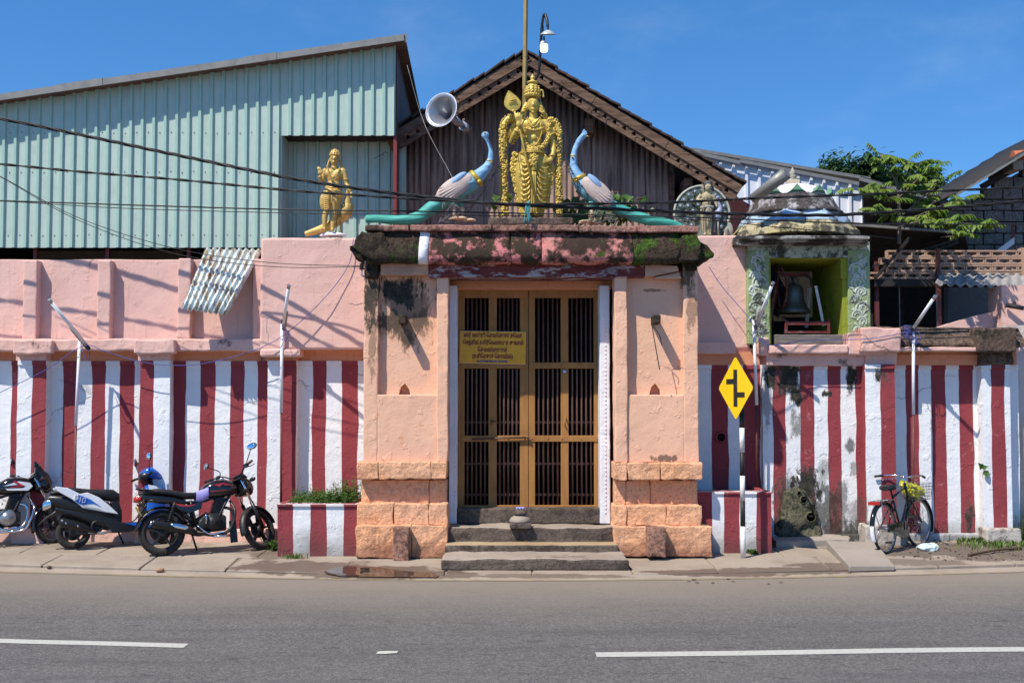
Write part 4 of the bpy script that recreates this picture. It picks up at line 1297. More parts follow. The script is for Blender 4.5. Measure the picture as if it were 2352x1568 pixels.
m = MB(); m.pprism([(1990, 600), (2330, 600), (2330, 800), (1990, 800)], 6.0, 6.1); m.build('back_wall', mDark, yard); m = MB(); m.pprism([(1975, 420), (2352, 500), (2420, 700), (1975, 700)], 9.0, 9.1); m.build('far_wall', mDark, yard); m = MB()
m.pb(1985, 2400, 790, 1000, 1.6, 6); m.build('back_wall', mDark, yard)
for px, Y, a, b in ((2157, 1.25, 570, 760), (2328, 2.6, 515, 640), (2015, 1.5, 600, 760), (2072, 3.5, 640, 800), (2160, 1.9, 660, 760)):
    m = MB(); m.pb(px - 4, px + 4, a, b, Y, Y + .06); m.build('steel_post', mBrownPipe, yard)
def truss(a, b, Ya, Yb, drop, k):
    m = MB(); A, B = P(*a, Ya), P(*b, Yb); dz = Vector((0, 0, -drop))
    m.bar(A, B, .03); m.bar(A + dz, B + dz * .3, .03)
    prev = A
    for i in range(1, k + 1):
        t = i / k
        q = A.lerp(B, t) + (dz.lerp(dz * .3, t) if i % 2 else Vector())
        m.bar(prev, q, .014); prev = q
    m.build('roof_truss', mBlk, yard)
truss((2005, 612), (2200, 548), 1.4, 1.5, .16, 14)
truss((2010, 560), (2215, 590), 3.8, 3.8, .25, 14)
m = MB(); m.bar(P(2090, 545, 1.3), P(2010, 640, 1.3), .04); m.bar(P(2180, 540, 1.4), P(2030, 585, 3.5), .05); m.build('brace', mBlk, yard)
# sloping pink parapet and awning at the right
m = MB(); m.pprism([(2150, 753), (2240, 725), (2300, 712), (2305, 800), (2100, 800)], 1.0, 1.2); m.build('ramp_wall', mPk, yard)
pw = thing('pink_side_house', 'pink house wall under the grey corrugated awning at the far right', 'house', (P(2330, 700, .8).x, .8, 0))
m = MB(); m.pb(2302, 2480, 655, 770, .75, 1.2, .2); m.rough(.01, 3); m.build('wall', mPkD, pw)
m = MB()
Aw = [(2170, 648, 1.7), (2380, 645, 1.7)]; Bw = [(2148, 653, .9), (2380, 662, .9)]
a0, a1, b0, b1 = P(*Aw[0]), P(*Aw[1]), P(*Bw[0]), P(*Bw[1])
k = 60
vs = []
for i in range(k + 1):
    t = i / k
    hh = .022 * math.cos(2 * math.pi * i / 6)
    vs += [b0.lerp(b1, t) + Vector((0, 0, hh)), a0.lerp(a1, t) + Vector((0, 0, hh + .22))]
m.add(vs, [(2 * i, 2 * i + 2, 2 * i + 3, 2 * i + 1) for i in range(k)], True)
m.build('awning_sheet', mAsb, pw, solid=.012)
m = MB(); m.tube([P(2310, 700, .7), P(2352, 708, .6)], .03, 8); m.build('drain_pipe', mBlk, pw)
# --- breeze block screen wall
YZ = 1.35
bw = thing('breeze_block_wall', 'buff breeze block screen wall with pierced eye pattern on the upper floor', 'wall', (P(2190, 640, YZ).x, YZ, 0))
c0 = P(2023, 640, YZ); c1 = P(2053, 640, YZ)
bwid = c1.x - c0.x; zb0 = P(2190, 641, YZ).z; bh = (P(2190, 574, YZ).z - zb0) / 4
def breeze():
    m = MB(); w, h, t, d = bwid - .006, bh - .006, .022, .10
    m.box(-w / 2, w / 2, 0, d, -h / 2, -h / 2 + t); m.box(-w / 2, w / 2, 0, d, h / 2 - t, h / 2)
    m.box(-w / 2, -w / 2 + t * .8, .005, d, -h / 2 + t, h / 2 - t); m.box(w / 2 - t * .8, w / 2, .005, d, -h / 2 + t, h / 2 - t)
    iz = h / 2 - t; ix = w / 2 - t * .8
    for sx_, sz_2 in ((1, 1), (1, -1), (-1, 1), (-1, -1)):
        pl = [(sx_ * ix, sz_2 * iz), (sx_ * ix * .05, sz_2 * iz), (sx_ * ix, sz_2 * iz * .15)]
        if sx_ * sz_2 > 0: pl.reverse()
        ar = sum(pl[i][0] * pl[(i + 1) % 3][1] - pl[(i + 1) % 3][0] * pl[i][1] for i in range(3))
        if ar < 0: pl.reverse()
        m.prism(pl, .02, d - .01)
    m.torus((0, .05, 0), iz * .42, iz * .14, rotx(math.pi / 2), 10, 5)
    return m
proto = None
for r_ in range(4):
    for c_ in range(-1 if r_ in (0,) else 0, 12):
        X = c0.x + bwid * (c_ + .5 + (.5 if r_ % 2 else 0)); Z = zb0 + bh * (r_ + .5)
        if proto is None:
            proto = breeze().build('breeze_block', mBreeze, bw, local=True); o = proto
        else:
            o = proto.copy(); col.objects.link(o); o.parent = bw
        o.location = wmat(bw).inverted() @ Vector((X, YZ + rnd.uniform(-.006, .006), Z))
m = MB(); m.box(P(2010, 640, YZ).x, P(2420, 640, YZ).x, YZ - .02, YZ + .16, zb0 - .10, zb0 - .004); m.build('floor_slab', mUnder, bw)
m = MB(); m.box(P(2346, 600, YZ).x, P(2356, 600, YZ).x, YZ - .03, YZ + .12, zb0, zb0 + bh * 4 + .03); m.build('end_post', mBreeze, bw)
# --- house with bare block gable at the right
YR = 2.6
hs = thing('block_gable_house', 'unplastered grey concrete block gable house with overhanging sheet roof at right edge', 'house', (P(2400, 640, YR).x, YR, 0))
m = MB(); m.pprism([(2170, 1190), (2180, 560), (2190, 480), (2352, 391), (2600, 246), (2600, 1190)], YR + .12, YR + .3); m.build('gable_core', mMortar, hs)
bl, bhh = .30, .17
rs = random.Random(3)
gl = line_z((2185, 470), (2352, 372), YR)
z = P(2300, 640, YR).z
r_ = 0
protos = []
for q in range(4):
    mm = MB(); mm.box(-bl / 2 + .008, bl / 2 - .008, 0, .13, -bhh / 2 + .007, bhh / 2 - .007, .1); mm.rough(.008, 9, 0, q * 7); protos.append(mm)
pm = []
while z < P(2400, 330, YR).z:
    x = P(2170, 600, YR).x + (bl / 2 if r_ % 2 else 0) + rs.uniform(-.03, .03)
    while x < P(2400, 500, YR).x:
        if z + bhh * .7 < gl(x - bl * .3) and x > P(2185, 500, YR).x + max(0, (P(2300, 500, YR).z - z)) * .0:
            q = rs.randrange(4)
            if len(pm) <= q or True:
                o = None
            key = q
            ob = next((b for b in pm if b[0] == key), None)
            if ob is None:
                o = protos[q].build('concrete_block', mBlock, hs, local=True, bevel=.008, bseg=1); pm.append((key, o))
            else:
                o = ob[1].copy(); col.objects.link(o); o.parent = hs
            o.location = wmat(hs).inverted() @ Vector((x, YR + rs.uniform(-.012, .012), z + bhh / 2))
            o.rotation_euler = (0, rs.uniform(-.02, .02), 0)
        x += bl
    z += bhh; r_ += 1
m = MB()
a, b = P(2195, 447, YR - .9), P(2620, 190, YR - .9)
k = 40
vs = []
for i in range(k + 1):
    t = i / k; hh = .02 * math.cos(2 * math.pi * i / 4)
    vs += [a.lerp(b, t) + Vector((0, 0, hh)), a.lerp(b, t) + Vector((0, 5, hh))]
m.add(vs, [(2 * i, 2 * i + 2, 2 * i + 3, 2 * i + 1) for i in range(k)], True)
m.build('roof_sheet', mUnder, hs, solid=.02)
m = MB(); m.bar(P(2195, 449, YR - .92), P(2620, 192, YR - .92), .03); m.build('roof_edge', mTrim, hs)
m = MB(); m.bar(P(2255, 430, YR - .3), P(2600, 225, YR - .3), .09); m.build('rafter', mUnder, hs)
q = P(2335, 378, YR - .7)
m = MB(); m.box(q.x - .05, q.x + .1, YR - .7, YR + .2, q.z - .07, q.z + .07); m.build('purlin_end', mConcP, hs, bevel=.01)
m = MB()
q = P(2345, 353, YR - .4)
m.tube([q + Vector((-.12, 0, -.06)), q + Vector((.9, 0, .02))], .10, 10); m.build('ridge_tile', mOrTile, hs)
m = MB(); m.pprism([(2285, 578), (2330, 545), (2330, 560), (2300, 582)], YR - .15, YR - .10); m.build('sunlit_wall_patch', mFrame, hs)  # white piece modelled in place of a sunlit patch of wall
# ------------------------------------------------------------------ bell tower
YT = -.10
tw = thing('bell_tower', 'weathered domed bell tower with white and green painted piers standing on the wall', 'bell tower', (P(1855, 790, YT).x, YT, 2.3))
mPier = plaster('green_pier_plaster', (.33, .40, .21), (.26, .33, .16), grime=(.56, .85, 3.5), grime_col=(.05, .05, .04), bump=.6, cracks=False, streaks=.3)
mScroll = plaster('white_scroll_plaster', (.52, .57, .50), (.40, .45, .36), grime=(.50, .92, 6), grime_col=(.06, .06, .05), bump=.4, cracks=False)
mLintP = plaster('blackened_lintel_plaster', (.46, .50, .40), (.36, .4, .3), grime=(.47, .95, 4), grime_col=(.04, .04, .035), bump=.7, cracks=False)
mTw = plaster('blackened_tower_plaster', (.42, .42, .40), (.30, .29, .27), grime=(.44, .93, 3), grime_col=(.035, .03, .028), bump=.8, cracks=False, coarse=.2, streaks=.4)
mDome = plaster('dome_weathered_plaster', (.44, .42, .43), (.30, .28, .28), grime=(.42, .92, 4), grime_col=(.05, .04, .036), bump=.8, cracks=False, coarse=.3)
mDomeW = plaster('white_dome_cap', (.74, .71, .70), (.6, .55, .54), grime=(.6, .7, 7), grime_col=(.12, .09, .08), bump=.5, cracks=False)
mBlueB = plaster('pale_blue_band', (.42, .56, .72), (.34, .46, .6), grime=(.48, .9, 4), grime_col=(.06, .055, .05), bump=.5, cracks=False)
mYelB = plaster('yellow_scroll_band', (.50, .42, .18), (.36, .32, .22), grime=(.44, .9, 6), grime_col=(.05, .045, .04), bump=1, cracks=False)
mLime = plaster('lime_green_plaster', (.30, .34, .035), (.22, .26, .03), grime=(.58, .8, 5), grime_col=(.03, .03, .015), bump=.4, cracks=False)
def tb(name, mat, a, b, c, d, Yf, Yb, L=.1, amp=.006, bv=.012, parent=tw):
    m = MB(); m.pb(a, b, c, d, Yf, Yb, L); m.rough(amp, 5, 0, a)
    return m.build(name, mat, parent, bevel=bv)
tb('pier', mPier, 1717, 1768, 574, 790, YT, YT + .45)
tb('pier', mPier, 1948, 1999, 574, 770, YT, YT + .45)
tb('lintel', mLintP, 1717, 1999, 556, 592, YT + .01, YT + .5)
def scrolls(px0, px1, py0, py1, seed):
    rr = random.Random(seed)
    y = py1 - 8; k = 0; m = MB(); cx = (px0 + px1) / 2; s_ = pscale(YT)
    while y > py0 + 8:
        sd = 1 if k % 2 else -1
        c = P(cx + sd * rr.uniform(1, 8), y + rr.uniform(-4, 4), YT - .002)
        M = rotx(math.pi / 2)
        q_ = rr.uniform(.55, 1.05)
        for r_, w in ((16 * q_, 2.6), (8.5 * q_, 2.0)):
            t0 = R(rr.uniform(-40, 10)); span = R(rr.uniform(190, 250))
            if sd < 0: t0 = math.pi - t0 - span
            m.torus(c, r_ * s_, w * s_, M, 14, 6, (t0, t0 + span), sq=.7)
        for j in range(5):
            a = R(rr.uniform(20, 160)); d = Vector((math.cos(a) * sd, 0, math.sin(a)))
            e = c + d * 15 * s_ + Vector((-sd * 6 * s_, 0, 4 * s_)); m.ell(e, (2.6 * s_, 1.6 * s_, 8 * s_), roty(math.pi / 2 - a if sd > 0 else a - math.pi / 2), 8, 5)
        y -= rr.uniform(14, 21); k += 1
    tag(m.build('scroll_relief', mScroll, tw), kind='stuff')
scrolls(1717, 1768, 585, 780, 3); scrolls(1948, 1999, 580, 765, 8)
tb('rear_pier', mLime, 1722, 1772, 590, 795, YT + 1.15, YT + 1.6)
tb('rear_pier', mLime, 1885, 1960, 590, 795, YT + 1.15, YT + 1.6)
m = MB(); m.pb(1935, 1950, 588, 795, YT + .05, YT + 1.2); m.build('side_wall', mLime, tw, bevel=.01)
m = MB(); m.pb(1766, 1771, 588, 795, YT + .05, YT + 1.2); m.build('side_wall', mLime, tw, bevel=.01)
for a, b, c, d, Yf in ((1931, 1951, 592, 640, YT + .03), (1926, 1951, 625, 640, YT + .2)):
    m = MB(); m.pb(a, b, c, d, Yf, Yf + .2); m.build('bracket', mLime, tw, bevel=.01)
m = MB(); m.pb(1765, 1951, 586, 594, YT + .04, YT + 1.6); m.build('ceiling', mLime, tw)
m = MB(); m.pb(1700, 2005, 600, 800, YT + 2.0, YT + 2.1); m.pb(1765, 1951, 793, 800, YT + .3, YT + 2.0); m.build('back_wall', mDark, tw)
# cornice: stepped slabs
for a, b, c, d, o in ((1702, 1999, 541, 549, .30), (1708, 1996, 549, 556, .22), (1712, 1998, 556, 562, .14)):
    tb('cornice_slab', mTw, a, b, c, d, YT - o, YT + 1.5, .1, .007, .01)
m = MB(); m.pb(1692, 1712, 541, 562, YT - .15, YT + 1.4, .06); m.rough(.02, 6); m.build('cornice_slab', mTw, tw, bevel=.01)
# octagonal base bands and dome
cc_ = P(1822, 540, YT + .72)
cx_, cy_ = cc_.x, YT + .72
def rpx(hw, Y=YT + .72): return hw * pscale(Y)
def zpx(py, Y=YT + .3): return P(1822, py, Y).z
def ring(name, mat, prof, nn, sq=1.0, smooth=False, rotz_=0., amp=0):
    m = MB(); m.lathe([(rpx(r_), zpx(py)) for r_, py in prof], (0, 0, 0), nn, rotz(rotz_), smooth=smooth)
    m.xf(Matrix.Translation((cx_, cy_, 0)))
    if amp: m.rough(amp, 5)
    return m.build(name, mat, tw)
ring('scroll_band', mYelB, [(150, 541), (148, 528), (128, 508)], 8, rotz_=R(22.5), smooth=False, amp=.006)
ring('blue_band', mBlueB, [(131, 510), (127, 500), (116, 484)], 8, rotz_=R(22.5), amp=.004)
ring('dome', mDome, [(117, 487), (112, 480), (104, 474), (100, 466), (91, 449), (86, 444)], 28, smooth=True, amp=.012)
ring('dome_cap', mDomeW, [(88, 449), (84, 440), (76, 430), (60, 421), (38, 415), (20, 412)], 28, smooth=True, amp=.006)
mPet = plaster('green_petal', (.10, .24, .14), (.2, .3, .24), grime=(.6, .6, 6), grime_col=(.05, .05, .05), bump=.5, cracks=False)
pet = MB()
for k in range(10):
    t = 2 * math.pi * (k + .3) / 10
    m = MB()
    r0, r1 = rpx(80), rpx(90)
    M = Matrix.Translation((cx_, cy_, zpx(447))) @ rotz(t).to_4x4()
    w_ = rpx(27)
    vs = [(r0, -w_, 0), (r0, w_, 0), (r1 * .98, 0, rpx(23)), (r0 - .05, -w_ * .9, 0), (r0 - .05, w_ * .9, 0), (r1 * .98 - .04, 0, rpx(22)), (r1 * 1.0, -w_ * .45, rpx(9)), (r1 * 1.0, w_ * .45, rpx(9))]
    m.add(vs, [(0, 1, 7, 6), (6, 7, 2), (3, 5, 4), (0, 6, 3), (6, 2, 5, 3), (1, 4, 7), (7, 4, 5, 2), (0, 3, 4, 1)])
    m.xf(M); m.build('petal', mPet, tw)
ring('finial_base', plaster('buff_finial', (.5, .42, .3), (.4, .34, .26), bump=.4, cracks=False), [(19, 416), (19, 402), (15, 400)], 4, rotz_=R(45))
ring('finial', mStone, [(10, 402), (13, 398), (6, 394), (12, 390), (5, 386), (9, 382), (4, 378), (1, 370)], 14, smooth=True)
m = MB(); a, b = P(1728, 458, YT + .05), P(1806, 398, YT - .25)
m.tube([a, a.lerp(b, .6), b], [rpx(11), rpx(13), rpx(14)], 14); m.tube([b, b + (b - a) * .02], [rpx(12)] * 2, 14)
tag(m.build('metal_pipe', mTrim), 'grey metal pipe leaning across the front of the dome', 'pipe')
# sill under the niche
m = MB(); m.pb(1768, 1950, 791, 812, YT - .22, YT + .5, .07); m.pb(1745, 1768, 775, 815, YT - .14, YT + .3, .06); m.pb(1948, 2030, 765, 815, YT - .2, YT + .3, .06); m.rough(.012, 5); m.build('sill', mPkD, tw, bevel=.02)
m = MB(); m.pb(1760, 2000, 812, 840, YT - .10, YT + .3, .08); m.rough(.01, 5); m.build('sill_band', mPkD, tw, bevel=.015)
m = MB(); m.pb(1780, 1948, 768, 792, YT + .02, YT + .2, .06); m.rough(.008, 6); m.build('timber_beam', woodm('old_grey_beam', (.12, .11, .10), (.2, .18, .16), 5, .9, 'X'), tw, bevel=.012)
# bell with yoke, wheel and frame
YB_ = YT + .55
bl_ = thing('bronze_bell', 'large dark bronze bell hanging in the green bell tower niche', 'bell', (P(1823, 720, YB_).x, YB_, P(1823, 720, YB_).z))
mBell = paint('dark_bronze', (.12, .12, .10), .38, .55, .3, .2, .5, (.05, .045, .035))
s_ = pscale(YB_)
prof = [(37, 0), (38, 4), (33, 12), (27, 22), (24, 34), (22.5, 50), (21, 60), (16, 66), (6, 68)]
m = MB(); m.lathe([(r_ * s_, z_ * s_) for r_, z_ in prof], (0, 0, 0), 28); 
for z_, r_ in ((20, 28.5), (50, 23.2), (56, 22.4)): m.torus((0, 0, z_ * s_), r_ * s_, .7 * s_, None, 28, 6)
m.build('bell_body', mBell, bl_, local=True)
m = MB()
for k in range(4):
    t = k * math.pi / 2; m.tube(bez([(6 * s_ * math.cos(t), 6 * s_ * math.sin(t), 66 * s_), (11 * s_ * math.cos(t), 11 * s_ * math.sin(t), 76 * s_), (5 * s_ * math.cos(t), 5 * s_ * math.sin(t), 86 * s_)], 4), 2.4 * s_, 6)
m.build('crown_loop', mBell, bl_, local=True, kind='stuff')
mOldR = paint('flaking_maroon_wood', (.15, .025, .025), .7, 0, .3, .3, .5, (.3, .28, .27), dscale=14)
m = MB(); m.bar((-35 * s_, 0, 90 * s_), (38 * s_, 0, 90 * s_), 9 * s_, 9 * s_)
m.build('yoke', mOldR, bl_, local=True)
m = MB(); m.tube(bez([(20 * s_, -.1, 88 * s_), (34 * s_, -.12, 78 * s_), (38 * s_, -.12, 62 * s_), (52 * s_, -.1, 56 * s_)], 6), 3 * s_, 7); m.build('counter_arm', mEng, bl_, local=True)
m = MB(); m.torus((-38 * s_, 0, 60 * s_), 52 * s_, 2.6 * s_, rotz(R(12)) @ roty(R(86)), 30, 6)
for k in range(3):
    t = k * math.pi / 3; d = Vector((0, math.cos(t), math.sin(t))) * 52 * s_; c = Vector((-38 * s_, 0, 60 * s_)); m.bar(c - d, c + d, 2.2 * s_)
m.build('bell_wheel', mOldR, bl_, local=True)
for sx_ in (-1, 1):
    m = MB(); m.bar((sx_ * 46 * s_, -.12, 62 * s_), (sx_ * 62 * s_, -.14, -30 * s_), 6 * s_); m.build('frame_leg', mWhM if sx_ > 0 else mOldR, bl_, local=True); m = MB(); m.bar((sx_ * 46 * s_, .2, 62 * s_), (sx_ * 40 * s_, .25, -30 * s_), 6 * s_)
    m.build('frame_leg', mWhM if sx_ > 0 else mOldR, bl_, local=True)
m = MB(); m.bar((-34 * s_, -.32, -26 * s_), (66 * s_, -.32, -26 * s_), 8 * s_); m.bar((-34 * s_, -.32, -46 * s_), (66 * s_, -.32, -46 * s_), 5 * s_)
m.bar((-32 * s_, -.33, -18 * s_), (-32 * s_, -.33, -50 * s_), 6 * s_); m.bar((64 * s_, -.33, -18 * s_), (64 * s_, -.33, -50 * s_), 6 * s_)
m.build('frame_sill', mOldR, bl_, local=True)
# ------------------------------------------------------------------ statues on the roof line
def curve_r(mb, pts, rads, n=10, per=6, flat=None):
    p = bez(pts, per)
    return mb.tube(p, lerps(rads, len(p)), n, flat=flat)
def beads(mb, pts, r, per=8, gap=1.6, squash=1.0):
    p = bez(pts, 14)
    d = 0; last = None
    for q in p:
        if last is None or (q - last).length > r * gap:
            mb.ell(q, (r, r * squash, r), None, 7, 5); last = q
def petals(mb, pts, rad, n, size, rn, flat=.8):
    """a thick flower rope: small petals all round a path"""
    p = bez(pts, 10)
    L = [0]
    for i in range(1, len(p)): L.append(L[-1] + (p[i] - p[i - 1]).length)
    for k in range(n):
        s = rn.random() * L[-1]
        i = max(1, next(j for j in range(len(L)) if L[j] >= s - 1e-9))
        t = (s - L[i - 1]) / max(1e-9, L[i] - L[i - 1])
        c = p[i - 1].lerp(p[i], t); d = (p[i] - p[i - 1]).normalized()
        a = rn.random() * 6.283
        u = d.orthogonal().normalized(); w = d.cross(u)
        o = u * math.cos(a) + w * math.sin(a)
        M = align(o) @ rotz(rn.random() * 3)
        mb.ell(c + o * rad, (size * rn.uniform(.7, 1.2), size * rn.uniform(.45, .8), size * .55), M, 6, 4)

# --- large gilded statue (cu: units of a close-up grid)
YST = -.62
k1 = .2379
def A(cx, cy, dy=0.): return P(1119.6 + cx * k1, 143.5 + cy * k1, YST) + Vector((0, dy, 0))
u = k1 * pscale(YST)
big = thing('gilded_statue', 'tall gilded standing deity statue with leaf shaped spear and flower garlands above the gate', 'statue', A(430, 1485), None)
b = MB()
# head, neck, trunk
b.ell(A(441, 412, -.01), (60 * u, 58 * u, 82 * u)); b.ell(A(441, 452, -.025), (42 * u, 40 * u, 46 * u))
b.tube([A(443, 470, .01), A(444, 545, .02)], [40 * u, 46 * u], 12)
b.ell(A(398, 605), (78 * u, 62 * u, 66 * u)); b.ell(A(490, 605), (78 * u, 62 * u, 66 * u)); b.ell(A(444, 640), (118 * u, 66 * u, 100 * u))
b.ell(A(345, 585, .01), (46 * u, 44 * u, 46 * u)); b.ell(A(556, 590, .01), (46 * u, 44 * u, 46 * u))
b.ell(A(440, 745), (86 * u, 58 * u, 80 * u)); b.ell(A(440, 800, -.005), (80 * u, 60 * u, 60 * u)); b.ell(A(435, 870), (112 * u, 74 * u, 70 * u))
# raised right arm
curve_r(b, [A(338, 590), A(285, 690, -.01), A(238, 765, -.02)], [42 * u, 40 * u, 34 * u])
b.ell(A(238, 768, -.02), 35 * u)
curve_r(b, [A(238, 768, -.02), A(262, 715, -.10), A(290, 670, -.15)], [34 * u, 31 * u, 24 * u])
b.ell(A(303, 625, -.165), (30 * u, 15 * u, 36 * u))
for fx, fy, tx, ty, r_ in ((281, 600, 270, 528, 8), (297, 595, 291, 514, 9), (313, 597, 313, 516, 9), (327, 606, 333, 534, 8)):
    b.tube([A(fx, fy, -.165), A((fx + tx) / 2, (fy + ty) / 2, -.178), A(tx, ty, -.168)], [r_ * u * 1.15, r_ * u * 1.1, r_ * u * .85], 7)
b.tube([A(328, 640, -.165), A(345, 608, -.185), A(346, 585, -.18)], [10 * u, 10 * u, 8 * u], 7)
# lowered left arm, hand resting on the sash
curve_r(b, [A(566, 595), A(612, 690), A(634, 790)], [42 * u, 40 * u, 33 * u])
curve_r(b, [A(634, 790), A(636, 870, -.03), A(618, 935, -.06)], [33 * u, 30 * u, 23 * u])
b.ell(A(592, 958, -.075), (42 * u, 18 * u, 27 * u), roty(R(-12)))
for i, (tx, ty) in enumerate(((512, 925), (505, 948), (510, 970), (528, 990))):
    b.tube([A(572, 940 + i * 13, -.08), A(542, 933 + i * 17, -.092), A(tx, ty, -.085)], [9 * u, 9 * u, 7 * u], 7)
b.tube([A(580, 935, -.08), A(562, 915, -.095), A(545, 905, -.09)], [10 * u, 9 * u, 7 * u], 7)
# skirt
sk = [(860, 430, 122, 74), (930, 428, 150, 82), (1030, 428, 170, 88), (1130, 430, 172, 88), (1230, 430, 160, 84), (1330, 432, 140, 80), (1420, 432, 122, 76), (1488, 432, 112, 74)]
a_ = b.mark(); vs = []; nn = 28
for cy, cx, rx, ry in sk:
    c = A(cx, cy)
    for i in range(nn):
        t = 2 * math.pi * i / nn
        vs.append(c + Vector((rx * u * math.cos(t), ry * u * math.sin(t), 0)))
m_ = len(sk)
b.add(vs, [(i * nn + (j + 1) % nn, i * nn + j, (i + 1) * nn + j, (i + 1) * nn + (j + 1) % nn) for i in range(m_ - 1) for j in range(nn)] + [tuple(range(nn)), tuple(range(m_ * nn - 1, (m_ - 1) * nn - 1, -1))])
for cx, cy, ex in ((392, 1482, -.1), (480, 1482, -.1)): b.ell(A(cx, cy, ex), (34 * u, 60 * u, 20 * u))
# face relief
b.ell(A(441, 425, -.083), (9 * u, 12 * u, 17 * u)); b.tube([A(441, 385, -.07), A(441, 428, -.088)], [6 * u, 8 * u], 7)
b.ell(A(441, 462, -.078), (20 * u, 8 * u, 5 * u)); b.ell(A(441, 473, -.076), (15 * u, 8 * u, 5 * u)); b.ell(A(441, 492, -.062), (18 * u, 14 * u, 13 * u))
for s in (-1, 1):
    b.tube([A(441 + s * 12, 383, -.076), A(441 + s * 28, 377, -.074), A(441 + s * 46, 386, -.06)], [4 * u, 5 * u, 3 * u], 6)
    b.ell(A(441 + s * 28, 397, -.070), (13 * u, 7 * u, 6 * u))
    b.ell(A(441 + s * 62, 415, .0), (10 * u, 16 * u, 26 * u)); b.ell(A(441 + s * 64, 455, -.01), (12 * u, 12 * u, 16 * u))
body = fuse(b, .0085, 3, .5)
body.build('body', mGold, big)
# drapery folds and trims on the skirt: their own meshes
m = MB()
for i in range(9):
    y0 = 985 + i * 48
    curve_r(m, [A(318, y0 - 25 + i * 3, -.07), A(350, y0 + 25, -.112), A(392, y0 + 12, -.13), A(412, y0 - 35, -.125)], [5 * u, 13 * u, 13 * u, 5 * u], 7, 4)
for i in range(7):
    y0 = 1040 + i * 58
    curve_r(m, [A(478, y0 - 40, -.125), A(510, y0 + 20, -.125), A(545, y0 + 38, -.10), A(580, y0 + 20, -.06)], [4 * u, 9 * u, 9 * u, 4 * u], 7, 4)
for dx in (-14, 0, 14):
    curve_r(m, [A(448 + dx, 1070, -.14), A(446 + dx * 1.2, 1280, -.13), A(446 + dx * 1.8, 1478, -.115)], [7 * u, 9 * u, 10 * u], 7, 5)
m.build('drapery_fold', mGold, big, kind='stuff')
m = MB(); 
for pts in ([A(300, 960, -.06), A(370, 980, -.12), A(410, 960, -.125)], [A(480, 1000, -.12), A(545, 1040, -.11), A(600, 1010, -.05)], [A(300, 1080, -.07), A(360, 1100, -.12), A(410, 1070, -.13)],
            [A(495, 1060, -.12), A(520, 1240, -.12), A(560, 1300, -.09)]):
    beads(m, pts, 6 * u)
m.build('bead_trim', mGold, big, kind='stuff')
# scrolling side folds
m = MB()
for s, xs in ((-1, [(262, 890, 24), (250, 940, 22), (246, 985, 26), (250, 1040, 30), (262, 1090, 30), (272, 1140, 30), (280, 1190, 28), (288, 1240, 28), (296, 1290, 26), (304, 1340, 24), (316, 1390, 22), (325, 1440, 22)]),
              (1, [(598, 985, 20), (622, 1025, 28), (622, 1075, 28), (612, 1125, 26), (604, 1170, 26), (597, 1215, 24), (588, 1260, 24), (580, 1305, 22), (572, 1350, 20), (560, 1400, 20)])):
    for i, (cx, cy, r_) in enumerate(xs):
        M = roty(R(-25 * s)) @ rotx(math.pi / 2)
        m.torus(A(cx, cy, -.01 - .01 * (i % 2)), r_ * u * .85, r_ * u * .42, M, 12, 7)
        m.ell(A(cx, cy, -.02), (r_ * u * .5, r_ * u * .5, r_ * u * .5))
        m.ell(A(cx - s * 26, cy + 8, -.015), (r_ * u * .9, 22 * u, r_ * u * .8))
m.build('scroll_fold', mGold, big, kind='stuff')
# crown
m = MB()
pr = [(72, 340), (76, 322), (74, 310), (70, 300), (74, 285), (72, 265), (64, 245), (54, 228), (44, 214), (38, 206), (56, 200), (58, 193), (52, 186), (30, 180), (24, 172), (16, 166), (22, 156), (23, 146), (18, 134), (8, 122), (2, 110)]
pr2 = [(r_ * u, A(441, y).z) for r_, y in reversed(pr)]
pr2.reverse()
c0_ = A(436, 300, .01)
m.lathe([(r_, z - c0_.z) for r_, z in pr2], c0_, 24)
for row, (yy, rr, k) in enumerate(((318, 74, 18), (288, 73, 14), (262, 70, 12), (238, 60, 10))):
    for i in range(k):
        t = 2 * math.pi * (i + row * .5) / k
        q = Vector((c0_.x + rr * u * math.cos(t), c0_.y + rr * u * math.sin(t), A(441, yy).z)); m.ell(q, (11 * u, 11 * u, 12 * u), None, 8, 6)
for yy, w in ((312, 30), (280, 22), (245, 16)):
    m.torus(A(436, yy, -.085 + (340 - yy) * .0002), w * u * .7, 5 * u, rotx(math.pi / 2), 14, 6)
m.build('crown', mGold, big)
m = MB(); curve_r(m, [A(505, 275, .0), A(530, 270, .0), A(540, 300, .0), A(540, 340, .0)], [8 * u, 8 * u, 6 * u, 10 * u], 7, 4); m.build('crown_tassel', mGold, big)
# hair curls
m = MB(); rn = random.Random(4)
for s in (-1, 1):
    for i in range(16):
        t = i / 15
        cx = 441 + s * (66 + 52 * t + rn.uniform(-12, 12)); cy = 430 + 95 * t + rn.uniform(-10, 10)
        m.torus(A(cx, cy, -.02 + rn.uniform(-.02, .03)), rn.uniform(11, 17) * u, 6 * u, rotx(math.pi / 2 + rn.uniform(-.5, .5)), 10, 6)
    curve_r(m, [A(441 + s * 62, 385, .03), A(441 + s * 90, 455, .02), A(441 + s * 120, 530, .02)], [18 * u, 24 * u, 14 * u])
m.build('hair_curls', mGold, big)
